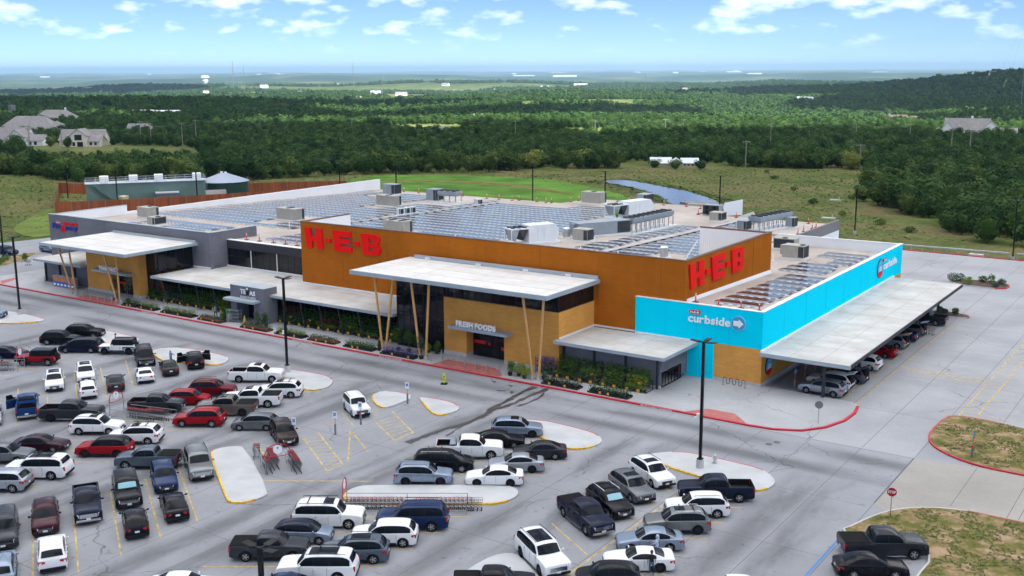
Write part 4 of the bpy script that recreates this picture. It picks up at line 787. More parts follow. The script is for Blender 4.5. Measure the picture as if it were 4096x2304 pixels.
louvre(-84,191)
P('rear_screen',wht,(-82.6,-82.4,190,196,5.4,8.6)) if 0 else None
scr=thing('screen_wall',(-81.5,196,5.6),'white screen wall standing at the far right roof edge','wall'); mb=MB(); mb.add([(-83,194.2,5.6),(-80.6,197.5,5.6),(-80.6,197.5,8.6),(-83,194.2,8.1)],[(0,1,2,3)]); mb.add([(-83.1,194.4,5.6),(-80.7,197.7,5.6),(-80.7,197.7,8.6),(-83.1,194.4,8.1)],[(3,2,1,0)]); obj('panel',mb,wht,scr)
def vent(x,y,label):
    z=zr(y); t=thing('exhaust_fan',(x,y,z),label,'exhaust fan','steel mushroom exhaust fans')
    for nm,m,f in(('curb',trim,lambda m:m.box(-.8,.8,-.8,.8,-.05,.12)),('base',steel,lambda m:m.box(-.45,.45,-.45,.45,.12,.75)),('drum',steel,lambda m:m.cyl((0,0,.75),(0,0,1.45),.55,.5,16)),('cap',steel,lambda m:m.cyl((0,0,1.45),(0,0,1.7),.62,.35,16)),('rim',steel,lambda m:m.cyl((0,0,.95),(0,0,1.05),.64,.64,16))):
        mb=MB(); f(mb); put(nm,mb.mesh(nm,[m],30),t)
vent(-89,145.8,'shiny exhaust fan nearest the white air handler'); vent(-89.2,152.1,'shiny exhaust fan left of the machine room, nearer of two'); vent(-89.9,155.2,'shiny exhaust fan left of the machine room, farther of two'); vent(-67,136.1,'shiny exhaust fan just behind the orange corner')
wk=thing('cable_tray',(-75.6,135,zr(135)),'long raised cable tray along the right walkway of the roof','cable tray','roof cable trays')
for (a,b,w,lab) in (((-75.6,134.5),(-76.2,186),.28,None),((-128.4,137),(-128.6,184),.3,'cable tray along the middle roof walkway')):
    if lab: wk=thing('cable_tray',(a[0],a[1],zr(a[1])),lab,'cable tray','roof cable trays')
    mb=MB(); n=12
    for k in range(n):
        y0=a[1]+(b[1]-a[1])*k/n; y1=a[1]+(b[1]-a[1])*(k+1)/n; x=a[0]
        mb.add([(x-w,y0,zr(y0)+.3),(x+w,y0,zr(y0)+.3),(x+w,y1,zr(y1)+.3),(x-w,y1,zr(y1)+.3),(x-w,y0,zr(y0)+.2),(x+w,y0,zr(y0)+.2),(x+w,y1,zr(y1)+.2),(x-w,y1,zr(y1)+.2)],[(0,1,2,3),(7,6,5,4),(0,4,5,1),(1,5,6,2),(3,2,6,7),(0,3,7,4)])
    obj('tray',mb,galv,wk)
    for k in range(18): y=a[1]+(b[1]-a[1])*(k+.5)/18; mb=MB(); mb.box(a[0]-.3,a[0]+.3,y-.12,y+.12,zr(y)-.02,zr(y)+.2); obj('support_block',mb,fanb,wk)
for i,(x,y) in enumerate([(-136,126.5),(-132,127.2),(-100,131),(-78.5,132.5),(-72,131.8),(-57,137.6),(-56,141),(-53.5,142.8),(-64,158),(-66,160),(-60.8,147)]):
    z=zr(y); mb=MB(); mb.cyl((x,y,z-.05),(x,y,z+.95),.09,.09,8); mb.cyl((x,y,z),(x,y,z+.12),.2,.12,8); o=obj('vent_pipe',mb,wht); tag(o,'white vent pipe standing on the store roof','pipe','roof vent pipes')
# marker posts
dor=mat('orange_red_post',(.80,.05,.02),.5); dwh=mat('reflective_white',(.85,.85,.85),.4)
mbP=MB(); mbP.cyl((0,0,.08),(0,0,1.1),.085,.07,8); POST=mbP.mesh('post',[dor]); mbB=MB(); mbB.box(-.26,.26,-.26,.26,0,.09); BASE=mbB.mesh('base',[fanb]); mbC=MB(); mbC.cyl((0,0,.72),(0,0,.82),.088,.087,8); BAND=mbC.mesh('band',[dwh])
def posts(pts,label,group):
    for x,y in pts:
        t=thing('marker_post',(x,y,zr(y)+.005),label,'marker post',group); put('post',POST,t); put('base',BASE,t); put('band',BAND,t); put('band',BAND,t,(0,0,.2))
posts([(-126,112.4),(-123.4,112.6),(-120.4,112.6),(-117.9,112.7),(-115.5,112.7)],'orange red marker post on the roof above the dark windows','posts above the dark windows')
posts([(-49.1,107.9),(-46.3,107.7),(-43.7,107.7),(-41.6,107.6)],'orange red marker post at the turquoise front roof edge','posts on the turquoise front edge')
posts([(-160.5,191),(-156,190.9),(-144,191.4),(-136.7,190.6),(-133.5,190.6),(-129.9,190.4),(-128.8,191.5),(-124.3,191.5),(-121.5,190.7),(-120.6,191.4),(-118.6,196),(-118.4,199),(-111.3,203.1),(-108.3,202.8),(-106,203.4),(-102.6,203),(-100.2,202.9),(-95,202.8),(-91.1,201.1),(-89.7,200.5),(-86.7,190.5),(-78.9,190.4),(-75.9,190.8),(-69,190.7),(-64.8,189.8)],'orange red marker post along the far roof edge','posts along the far roof edge')
posts([(-61.8,185.1),(-61.6,182.5),(-61.5,177.9),(-61,173.7),(-60.5,161.4)],'orange red marker post along the right edge of the rear roof','posts along the right rear roof edge')

# ================================================================ lamp posts, signs, furniture
lampmesh={}
def lamp(x,y,label,h=10.9,heads=((1,0),(-1,0),(0,1)),base=True,z0=None,extras=False):
    z=H(x,y) if z0 is None else z0
    t=thing('lamp_post',(x,y,z),label,'lamp post','car park lamp posts'); zb=.75 if base else 0
    key=(round(h,1),base)
    if key not in lampmesh:
        a=MB(); a.box(-.11,.11,-.11,.11,zb,h-.1); a.box(-.22,.22,-.22,.22,zb,zb+.1)
        b=MB(); b.cyl((0,0,0),(0,0,.75),.33,.33,16)
        c=MB(); c.box(.1,.42,-.05,.05,h-.22,h-.12); 
        c.add([(.42,-.22,h-.2),(1.15,-.22,h-.1),(1.15,.22,h-.1),(.42,.22,h-.2),(.42,-.22,h-.12),(1.15,-.22,h-.04),(1.15,.22,h-.04),(.42,.22,h-.12)],[(3,2,1,0),(4,5,6,7),(0,1,5,4),(1,2,6,5),(2,3,7,6),(3,0,4,7)])
        lampmesh[key]=(a.mesh('pole',[blk]),b.mesh('concrete_base',[conc_m],30),c.mesh('lamp_head',[blk]))
    a,b,c=lampmesh[key]; put('pole',a,t)
    if base: put('concrete_base',b,t)
    for dx,dy in heads: put('lamp_head',c,t,(0,0,0),math.atan2(dy,dx))
    if extras:
        mb=MB(); mb.box(-.42,-.14,-.12,.12,4.35,4.75); mb.box(-.6,-.42,-.08,.08,4.3,4.45); put('camera_box',mb.mesh('camera_box',[trim]),t)
    return t
lamp(-87.5,83.0,'black lamp post in front of the garden canopy',h=10.9,z0=.15,extras=True); lamp(-36.1,81.2,'tall black lamp post on the island before the turquoise front',h=11.2,z0=.15,extras=True); lamp(-140.6,83.3,'black lamp post before the pharmacy entrance',h=11.1,z0=.15,extras=True); lamp(-184.6,107.3,'lamp post by the left drive at the photo edge',h=11.2,z0=.1)
lamp(-33.3,207.2,'lamp post behind the guardrail at the right',h=10.8); lamp(-40.4,35.8,'lamp post whose head shows at the bottom edge',h=9.4,z0=0)
for x,y,l in((-205.9,218,'far left lamp post behind the white parapet'),(-189.4,222.3,'lamp post behind the left roof corner'),(-160.7,245.5,'lamp post in front of the bright lawn'),(-133.1,236.5,'lamp post left of the pond'),(-104.2,241,'lamp post right of the pond'),(-68.4,230.2,'lamp post behind the turquoise roof corner')): lamp(x,y,l,h=8.5-H(x,y),heads=((1,0),(-1,0)))
for x,y,l in((-262,172,'dark lamp post left of the green tank'),(-242,173,'dark lamp post before the green tank'),(-224,184,'dark lamp post before the domed tank')): lamp(x,y,l,h=9,heads=((1,0),),base=False)
signg=mat('sign_back_grey',(.22,.23,.24),.5,metal=.5); wsgn=mat('white_sign_face',(.82,.84,.86),.5); bsgn=mat('blue_sign_face',(.02,.14,.55),.5); stopr=mat('stop_sign_red',(.5,.005,.02),.45); lime=mat('fluorescent_yellow',(.72,.80,.02),.5)
def post(t,h,r=.03,m=None): mb=MB(); mb.cyl((0,0,0),(0,0,h),r,r,8); put('post',mb.mesh('post',[m or signg]),t)
st=thing('stop_sign',(-19.75,79.76,.15),'red STOP sign on the grass verge corner facing the camera','sign','stop signs',0); post(st,2.3); 
for rr,m,d in((.40,wsgn,.034),(.37,stopr,.044)):
    mb=MB(); flat(mb,(0,0,1.95),(1,0,0),(0,0,1),[(rr*math.cos(R_(22.5+45*i)),rr*math.sin(R_(22.5+45*i))) for i in range(8)],d-.009,d); put('plate',mb.mesh('plate',[m]),st)
letters('STOP',st,wloc(st)+Vector((-.27,-.05,1.84)),(1,0,0),(0,0,1),.54,.23,.003,wsgn,.05,gap=.1)
st.rotation_euler[2]=R_(14)
sb=thing('stop_sign',(-31.6,98.2,.15),'grey back of a stop sign on the sidewalk corner','sign','stop signs',R_(200)); post(sb,2.2)
for rr,m,d in((.40,signg,.034),(.37,stopr,.044)):
    mb=MB(); flat(mb,(0,0,1.85),(1,0,0),(0,0,1),[(rr*math.cos(R_(22.5+45*i)),rr*math.sin(R_(22.5+45*i))) for i in range(8)],d-.009,d); put('plate',mb.mesh('plate',[m]),sb)
def hcsign(x,y,label,z=0):
    t=thing('accessible_parking_sign',(x,y,z),label,'sign','accessible parking signs',R_(25)); post(t,2.25)
    mb=MB(); mb.cyl((0,0,0),(0,0,.95),.1,.1,10); put('sleeve',mb.mesh('sleeve',[signg],30),t); mb=MB(); mb.cyl((0,0,.95),(0,0,1.02),.105,.105,10); put('red_band',mb.mesh('red_band',[redd]),t)
    mb=MB(); mb.box(-.2,.2,-.06,-.04,1.6,2.3); put('plate',mb.mesh('plate',[wsgn]),t); mb=MB(); mb.box(-.12,.12,-.066,-.0605,1.85,2.15); put('symbol_panel',mb.mesh('symbol_panel',[bsgn]),t)
    mb=MB(); mb.ball((-.01,-.068,2.1),.025,.004,.025,8,4); mb.box(-.02,.0,-.071,-.0665,1.96,2.07); mb.box(0,.06,-.071,-.0665,1.98,2.0); mb.box(.04,.06,-.071,-.0665,1.9,1.98); put('wheelchair_symbol',mb.mesh('wheelchair_symbol',[wsgn]),t)
hcsign(-68.5,81.3,'accessible parking sign between the two small concrete islands',.15); hcsign(-68.3,74.0,'accessible parking sign in front of the white boxy SUV'); hcsign(-68.3,70.5,'accessible parking sign by the yellow hatched bay'); hcsign(-70.2,67.1,'accessible parking sign in front of the dark brown SUV')
pd=thing('pedestrian_sign',(-70,89.3,0),'small fluorescent yellow pedestrian sign standing in the drive lane','sign',None,R_(28)); mb=MB(); mb.box(-.35,.35,-.3,.3,0,.1); put('base',mb.mesh('base',[fanb]),pd); mb=MB(); mb.box(-.15,.15,-.03,.03,.2,1.2); mb.box(-.05,.05,-.03,.03,.1,.2); put('panel',mb.mesh('panel',[lime]),pd); mb=MB(); disc(mb,(0,-.03,.85),(1,0,0),(0,0,1),.08,.008,n=12); put('red_symbol',mb.mesh('red_symbol',[stopr]),pd); mb=MB(); mb.box(-.03,.03,-.038,-.031,.4,.62); mb.ball((0,-.035,.66),.03,.005,.03,8,4); put('walker_symbol',mb.mesh('walker_symbol',[fanb]),pd)
def psign(x,y,z,label,zz=0):
    t=thing('pickup_sign',(x,y,z),label,'sign','pick-up bay signs',R_(75)); mb=MB(); mb.cyl((0,0,0),(0,0,.95),.1,.1,10); put('sleeve',mb.mesh('sleeve',[signg],30),t); mb=MB(); mb.cyl((0,0,.95),(0,0,1.03),.105,.105,10); put('red_band',mb.mesh('red_band',[redl]),t); post(t,2.3)
    mb=MB(); flat(mb,(0,-.04,1.95),(1,0,0),(0,0,1),[(.2*math.cos(R_(20*i)),.3*math.sin(R_(20*i))) for i in range(18)],0,.02); put('disc',mb.mesh('disc',[skyb]),t); mb=MB(); flat(mb,(0,-.06,1.95),(1,0,0),(0,0,1),[(.19*math.cos(R_(200+14*i)),.29*math.sin(R_(200+14*i))) for i in range(11)],0,.006); put('red_panel',mb.mesh('red_panel',[redl]),t)
for y,l in((108.3,'nearest round pick-up sign under the right canopy'),(111.6,'second round pick-up sign under the right canopy'),(115,'third round pick-up sign under the right canopy')): psign(-37.6,y,.0,l)
psign(-17.4,96.7,.15,'round blue sign on a post in the right grass verge')
# bollards
mb=MB(); mb.cyl((0,0,0),(0,0,.97),.075,.075,12); mb.cyl((0,0,.97),(0,0,1.0),.075,.04,12); BOL=mb.mesh('bollard',[steel],30)
def bol(pts,label,g):
    for x,y in pts: tag(put('bollard',BOL,None,(x,y,.15)),label,'bollard',g)
bol([(-76.6,95.4),(-74.8,95.2),(-73.2,95.2),(-71.6,95.2),(-70,95.2),(-68.5,95.2),(-66.9,95.3),(-67.2,97.4),(-76.5,97.2)],'steel bollard on the red paving before the FRESH FOODS doors','bollards at the main entrance')
bol([(-144.9,95.2),(-142.8,94.8),(-140.9,94.8),(-139.1,94.7),(-137.5,94.8),(-135.9,94.8),(-134.5,95.1),(-144.9,96.9)],'steel bollard on the red paving before the PHARMACY doors','bollards at the pharmacy entrance')
hy=thing('fire_hydrant',(-35.5,82.9,.15),'silver fire hydrant on the island behind the tall lamp post','hydrant')
for n_,f in(('barrel',lambda m:m.cyl((0,0,.05),(0,0,.62),.14,.12,12)),('bonnet',lambda m:m.ball((0,0,.64),.16,.16,.14,12,6)),('flange',lambda m:m.cyl((0,0,0),(0,0,.06),.2,.2,12)),('outlet',lambda m:m.cyl((-.24,0,.45),(.24,0,.45),.07,.07,10)),('cap_nut',lambda m:m.cyl((0,0,.76),(0,0,.86),.04,.04,6))): mb=MB(); f(mb); put(n_,mb.mesh(n_,[steel],40),hy)
def wave_rack(x,y,n,w,label,z=.15):
    t=thing('bike_rack',(x,y,z),label,'bike rack','wave bike racks'); pts=[(0,0,0)]; h=.9; k=w/(2*n+1); top=True; cx=0
    for i in range(2*n+1):
        c=cx+k/2
        for a in range(0,7):
            th=math.pi-math.pi*a/6; pts.append((c+k/2*math.cos(th),0,(h-k/2+k/2*math.sin(th)) if top else (.3-k/2*math.sin(th)+k/2-.1)))
        cx+=k; top=not top
    pts.append((w,0,0)); mb=MB(); mb.tube(pts,.03,6); put('rail',mb.mesh('rail',[blk],40),t); mb=MB(); mb.box(-.08,.08,-.08,.08,0,.015); mb.box(w-.08,w+.08,-.08,.08,0,.015); put('foot_plate',mb.mesh('foot_plate',[blk]),t)
wave_rack(-44.4,105.2,3,2.5,'black wave bike rack before the ochre wall'); wave_rack(-159.3,99.1,3,2.6,'black wave bike rack left of the pharmacy ice chests')
# gas bottle cages by the pharmacy
cage_b=mat('cage_blue_poster',(.03,.10,.42),.5); cage_o=mat('cage_orange_poster',(.62,.16,.03),.5); cage_g=mat('cage_grey_mesh',(.25,.26,.28),.5)
for k in range(6):
    x=-154.4+.93*k; t=thing('bottle_cage',(x,98.1,.15),('leftmost','second','third','fourth','fifth','rightmost')[k]+' grey bottle cage with blue poster by the pharmacy','cage','bottle cages beside the pharmacy')
    for n_,m,b in(('frame',cage_g,(-.44,.44,-.35,.35,0,1.75)),('poster',cage_b,(-.38,.38,-.37,-.351,.15,.95)),('upper_poster',cage_o,(-.38,.38,-.37,-.351,1.05,1.65)),('label',whl,(-.25,.25,-.38,-.371,.3,.6)),('lid',cage_g,(-.46,.46,-.37,.37,1.751,1.8))): mb=MB(); mb.box(*b); put(n_,mb.mesh(n_,[m]),t)
# guard rail
gr=thing('guardrail',(-52,208.6,H(-45,208)),'long galvanised guardrail beyond the right drive','guardrail'); grm=mat('rail_zinc',(.45,.47,.48),.5,metal=.5)
for (xa,xb,ya,yb) in((-62,-34.2,208.2,208.9),(-32.9,40,208.9,205.5)):
    n=int((xb-xa)/2)
    mb=MB(); mb.add([(xa,ya,.45),(xb,yb,.45),(xb,yb-.09,.55),(xa,ya-.09,.55),(xb,yb,.65),(xa,ya,.65),(xb,yb-.09,.72),(xa,ya-.09,.72),(xb,yb,.8),(xa,ya,.8)],[(0,1,2,3),(3,2,4,5),(5,4,6,7),(7,6,8,9)]); obj('rail',mb,grm,gr)
    for k in range(n+1): x=xa+2*k*(xb-xa)/(2*n); y=ya+(yb-ya)*k/n; mb=MB(); mb.box(x-.06,x+.06,y+.02,y+.2,-.6,.8); obj('rail_post',mb,grm,gr)
rk=MB(); rk.box(-62,-31.3,205.9,206.1,0,.15); rk.box(-31.3,40,205.2,205.4,0,.15)
mb=MB(); mb.add([(-72,207.3,0),(-52,206.2,0),(-31,205.3,0),(0,203.4,0),(70,200.9,0),(-72,207.3,.15),(-52,206.2,.15),(-31,205.3,.15),(0,203.4,.15),(70,200.9,.15),(-72,207.55,.15),(-52,206.45,.15),(-31,205.55,.15),(0,203.65,.15),(70,201.15,.15)],[(i,i+1,i+6,i+5) for i in range(4)]+[(5+i,6+i,11+i,10+i) for i in range(4)]); o=obj('kerb',mb,red_m); o['kind']='structure'
tb=thing('drain_cover',(-39.5,206.9,.0),'pale concrete inlet box on the red kerb before the guardrail','drain'); mb=MB(); mb.box(-40.6,-38.2,206.3,207.7,-.3,.3); obj('slab',mb,conc_m,tb); mb=MB(); mb.cyl((-39.4,207,.3),(-39.4,207,.32),.3,.3,14); obj('cover',mb,signg,tb)
mb=MB(); mb.cyl((0,0,0),(0,0,.006),.32,.32,16); MH=mb.mesh('manhole',[joint_m])
for x,y,l in((-33.1,91.3,'farther dark manhole cover in the drive lane'),(-33.5,90.4,'nearer dark manhole cover in the drive lane')): tag(put('manhole_cover',MH,None,(x,y,.001)),l,'manhole','manhole covers')
# trolleys and corrals
cartm=mat('trolley_wire',(.16,.165,.18),.4,metal=.6); cartr=mat('trolley_red_plastic',(.42,.012,.02),.45)
def cart_parts():
    b=MB()   # basket: wire walls as bars
    for z,x0,x1,w in((.55,-.32,.42,.20),(.75,-.37,.47,.25),(.95,-.42,.5,.28)):
        for a,c in(((x0,-w,z),(x1,-w,z)),((x1,-w,z),(x1,w,z)),((x1,w,z),(x0,w,z)),((x0,w,z),(x0,-w,z))): b.cyl(a,c,.012,.012,4)
    for k in range(7): 
        f=k/6
        for s_ in(-1,1): b.cyl((-.32+.74*f,s_*.2,.55),(-.42+.92*f,s_*.28,.95),.008,.008,3)
    for k in range(5): b.cyl((.42,-.2+.1*k,.55),(.5,-.28+.14*k,.95),.008,.008,3); b.cyl((-.32,-.2+.1*k,.55),(-.42,-.28+.14*k,.95),.008,.008,3); b.cyl((-.32,-.2+.1*k,.55),(.42,-.2+.1*k,.55),.008,.008,3)
    c=MB()
    for s_ in(-1,1): c.cyl((-.45,s_*.24,.12),(.42,s_*.2,.16),.018,.018,5); c.cyl((-.45,s_*.24,.12),(-.36,s_*.24,.95),.018,.018,5); c.cyl((.3,s_*.2,.16),(-.3,s_*.2,.52),.016,.016,5)
    h=MB(); h.cyl((-.5,-.28,1.0),(-.5,.28,1.0),.025,.025,6); h.box(-.41,-.38,-.24,.24,.84,.93)
    w=MB()
    for x,y in((-.42,-.24),(-.42,.24),(.4,-.2),(.4,.2)): w.cyl((x,y-.02,.065),(x,y+.02,.065),.065,.065,8)
    return [('basket',b.mesh('basket',[cartm])),('chassis',c.mesh('chassis',[cartm])),('handle',h.mesh('handle',[cartr])),('wheels',w.mesh('wheels',[fanb]))]
CP=cart_parts()
def cart(x,y,ang,label,group,z=0):
    t=thing('shopping_trolley',(x,y,z),label,'trolley',group,ang)
    for n_,me in CP[:3]: put(n_,me,t)
    put('castors',CP[3][1],t)
def nested(x,y,ang,n,label,group,step=.28,z=0):
    for k in range(n): cart(x+math.cos(ang)*step*k,y+math.sin(ang)*step*k,ang,label,group,z)
railm=mat('corral_tube',(.36,.37,.38),.4,metal=.6)
def corral(pts,ang,L,Wd,label,hoop=True,hoopend=-1):
    x,y=pts; t=thing('trolley_corral',(x,y,0),label,'trolley corral','trolley corrals',ang)
    for s_ in(-1,1):
        mb=MB()
        for z in(.35,1.0): mb.cyl((-L/2,s_*Wd/2,z),(L/2,s_*Wd/2,z),.03,.03,6)
        for k in range(3): mb.cyl((-L/2+L/2*k,s_*Wd/2,0),(-L/2+L/2*k,s_*Wd/2,1.0),.03,.03,6)
        put('side_rail',mb.mesh('side_rail',[railm],40),t)
    if hoop:
        xe=hoopend*L/2; mb=MB(); 
        for s_ in(-1,1): mb.cyl((xe,s_*Wd*.5,0),(xe,s_*Wd*.5,1.7),.035,.035,6)
        put('upright',mb.mesh('upright',[railm],40),t)
        mb=MB(); pts_=[(xe,Wd*.5*math.cos(R_(180*i/12)),1.7+.95*math.sin(R_(180*i/12))) for i in range(13)]; mb.tube(pts_,.04,6); mb.tube([(xe,-Wd*.5,1.7),(xe,-Wd*.25,1.55),(xe,Wd*.25,1.55),(xe,Wd*.5,1.7)],.04,6); put('red_hoop',mb.mesh('red_hoop',[redd],40),t)
        mb=MB(); mb.cyl((xe-.03,0,2.15),(xe+.03,0,2.15),.38,.38,20); put('round_sign',mb.mesh('round_sign',[wsgn],30),t)
        for s_ in (-1,1):
            mb=MB(); mb.ball((xe+s_*.035,0,2.3),.004,.09,.09,8,5); put('sign_mark',mb.mesh('sign_mark',[signg]),t)
corral((-67.3,61.7),R_(-32.5),4.5,2.2,'trolley corral with red hoop beside the long bare island',hoopend=1)
nested(-68.4,62.4,R_(-32.5),8,'red handled trolley in the middle file of the bare island corral','trolleys in the corral beside the bare island',step=.33); nested(-67.3,60.85,R_(-32.5),5,'trolley in the near file of the bare island corral','trolleys in the near file',step=.33); nested(-66.4,63.0,R_(-32.5),9,'trolley nested in the right file of the bare island corral','trolleys in the right file',step=.33); cart(-70.2,62.4,R_(-50),'single red trolley standing left of the corral hoop','trolleys left of the hoop'); cart(-69.7,62.0,R_(-50),'grey trolley pushed against the single red trolley','trolleys left of the hoop')
corral((-51.4,60.5),R_(33.5),9.5,1.9,'long trolley corral along the concrete island before the blue SUV',hoopend=-1); 
nested(-55.2,58.0,R_(33.5),15,'red handled trolley in the left half of the long corral','trolleys in the left half of the long corral',step=.33); nested(-50.4,61.15,R_(33.5),14,'trolley in the right half of the long corral','trolleys in the right half of the long corral',step=.33)
corral((-87.2,63.4),R_(14),6.4,2.0,'trolley corral with red hoop among the left parked trucks',hoopend=-1); nested(-88.6,63.1,R_(14),8,'trolley in the left corral beside the charcoal truck','trolleys in the left corral',step=.33); nested(-86.8,64.0,R_(14),7,'red handled trolley in the left corral far file','trolleys in the left corral far file',step=.3)
corral((-115.6,66.0),R_(33.5),3.8,1.8,'trolley corral with red hoop at the left photo edge',hoopend=1); nested(-116.6,65.2,R_(33.5),7,'trolley in the corral at the left photo edge','trolleys in the left edge corral',step=.33)
cart(-176.5,107,R_(20),'lone trolley left by the planting bed near the pharmacy drive','stray trolleys')
# ================================================================ vehicles
tyre=mat('tyre_rubber',(.014,.014,.015),.85,spec=.1); rimm=mat('alloy_rim',(.45,.46,.48),.3,metal=.9); rimd=mat('black_rim',(.016,.016,.018),.4,spec=.2); cglass=mat('car_glass',(.008,.011,.016),.06,spec=.12); blkp=mat('black_plastic',(.015,.015,.017),.6,spec=.15); lampw=mat('headlamp_glass',(.68,.70,.72),.12,spec=.8); lampr=mat('tail_lamp_red',(.42,.006,.012),.2,spec=.7); chrome=mat('chrome',(.62,.63,.65),.15,metal=1.); plate_m=mat('number_plate',(.75,.77,.78),.5); bedl=mat('bed_liner',(.010,.010,.011),.8,spec=.1); shade_m=mat('sunshade_foil',(.24,.46,.52),.35)
PAINT={}
def paint(n,c,metal=.0,rough=.2):
    PAINT[n]=mat('paint_'+n,c,rough,metal=metal,coat=.04,spec=.13)
for n,c,me in(('black',(.008,.008,.011),0),('darkgrey',(.045,.05,.058),.3),('charcoal',(.03,.034,.04),.2),('navy',(.010,.014,.034),.2),('blue',(.012,.05,.17),.2),('dkblue',(.014,.03,.09),.25),('white',(.74,.75,.76),0),('silver',(.36,.39,.43),.55),('ltblue',(.25,.31,.40),.45),('red',(.30,.006,.012),.15),('darkred',(.13,.006,.012),.2),('maroon',(.045,.008,.016),.2),('plum',(.035,.012,.02),.2),('taupe',(.16,.145,.13),.4),('grey',(.15,.16,.175),.45),('pewter',(.20,.215,.22),.5),('steelblue',(.10,.13,.165),.4),('brown',(.03,.018,.016),.2)): paint(n,c,me)
# per type: L, W, wheel r, front axle x, rear axle x, ground clearance, top line (front to rear), cabin(belt z front, belt z rear, x base front, x roof front, x roof rear, x base rear, roof z, top half-width ratio), side windows (u0,u1 list)
SP={
'sedan':dict(L=4.75,W=1.83,r=.335,xf=1.42,xr=-1.33,zc=.2,top=[(2.375,.62),(2.25,.74),(1.6,.86),(.95,.95),(-1.5,1.0),(-1.75,1.0),(-2.25,.98),(-2.375,.86)],cab=(.93,.98,1.05,.32,-.95,-1.78,1.45,.70),win=[(.12,.47),(.50,.80)]),
'coupe':dict(L=4.78,W=1.9,r=.36,xf=1.45,xr=-1.36,zc=.18,top=[(2.39,.6),(2.25,.74),(1.5,.88),(.8,.95),(-1.5,1.0),(-2.2,1.02),(-2.39,.9)],cab=(.93,.98,.9,.12,-.9,-1.7,1.34,.66),win=[(.14,.68)]),
'hatch':dict(L=4.25,W=1.77,r=.32,xf=1.3,xr=-1.28,zc=.19,top=[(2.12,.62),(2.0,.78),(1.55,.9),(1.05,.98),(-1.8,1.05),(-2.05,1.03),(-2.12,.9)],cab=(.96,1.03,1.25,.55,-1.5,-2.02,1.55,.72),win=[(.14,.46),(.49,.78)]),
'suv':dict(L=4.8,W=1.92,r=.37,xf=1.45,xr=-1.42,zc=.24,top=[(2.4,.7),(2.3,.9),(1.7,1.0),(1.0,1.07),(-2.0,1.12),(-2.32,1.1),(-2.4,.9)],cab=(1.05,1.10,1.15,.45,-1.72,-2.26,1.7,.74),win=[(.13,.40),(.43,.68),(.71,.90)],rails=1,clad=1),
'bsuv':dict(L=5.35,W=2.04,r=.40,xf=1.62,xr=-1.5,zc=.27,top=[(2.67,.8),(2.58,1.06),(2.0,1.15),(1.2,1.19),(-2.3,1.22),(-2.6,1.2),(-2.67,.95)],cab=(1.17,1.2,1.3,.72,-2.15,-2.55,1.93,.78),win=[(.12,.36),(.385,.61),(.64,.92)],rails=1,clad=0,boxy=1),
'van':dict(L=5.17,W=2.0,r=.36,xf=1.62,xr=-1.45,zc=.2,top=[(2.58,.62),(2.45,.84),(1.95,.98),(1.5,1.05),(-2.2,1.08),(-2.5,1.06),(-2.58,.85)],cab=(1.03,1.06,1.75,.62,-1.9,-2.46,1.75,.74),win=[(.17,.42),(.44,.66),(.68,.93)],rails=1),
'jeep':dict(L=4.5,W=1.8,r=.42,xf=1.5,xr=-1.45,zc=.42,top=[(2.2,.85),(2.15,1.08),(1.6,1.12),(.85,1.16),(-1.9,1.16),(-2.0,1.16),(-2.02,1.0)],cab=(1.14,1.14,.78,.5,-1.9,-1.98,1.86,.86),win=[(.08,.34),(.37,.63),(.67,.94)],boxy=1,jeep=1),
'liberty':dict(L=4.4,W=1.83,r=.38,xf=1.35,xr=-1.3,zc=.3,top=[(2.2,.8),(2.12,1.0),(1.6,1.06),(.9,1.1),(-1.9,1.12),(-2.15,1.1),(-2.2,.9)],cab=(1.08,1.1,.95,.5,-1.85,-2.1,1.8,.8),win=[(.10,.37),(.40,.64),(.67,.92)],rails=1,boxy=1),
'pickup':dict(L=5.9,W=2.03,r=.41,xf=1.9,xr=-1.75,zc=.32,top=[(2.95,.85),(2.86,1.14),(2.2,1.22),(1.35,1.26),(-.9,1.27),(-2.95,1.27)],cab=(1.22,1.25,1.4,.85,-.72,-1.02,1.93,.78),win=[(.13,.49),(.52,.90)],bed=(-1.1,-2.95,1.27,.78),boxy=1),
'spickup':dict(L=5.4,W=1.9,r=.39,xf=1.72,xr=-1.55,zc=.3,top=[(2.7,.8),(2.6,1.04),(2.05,1.13),(1.25,1.18),(-.8,1.2),(-2.7,1.2)],cab=(1.14,1.17,1.3,.7,-.68,-.95,1.79,.76),win=[(.13,.49),(.52,.90)],bed=(-1.02,-2.7,1.2,.72),boxy=1)}
def lerp_top(tp,x):
    if x>=tp[0][0]: return tp[0][1]
    for (a,za),(b,zb) in zip(tp,tp[1:]):
        if b<=x<=a: return zb+(za-zb)*((x-b)/(a-b) if a!=b else 0)
    return tp[-1][1]
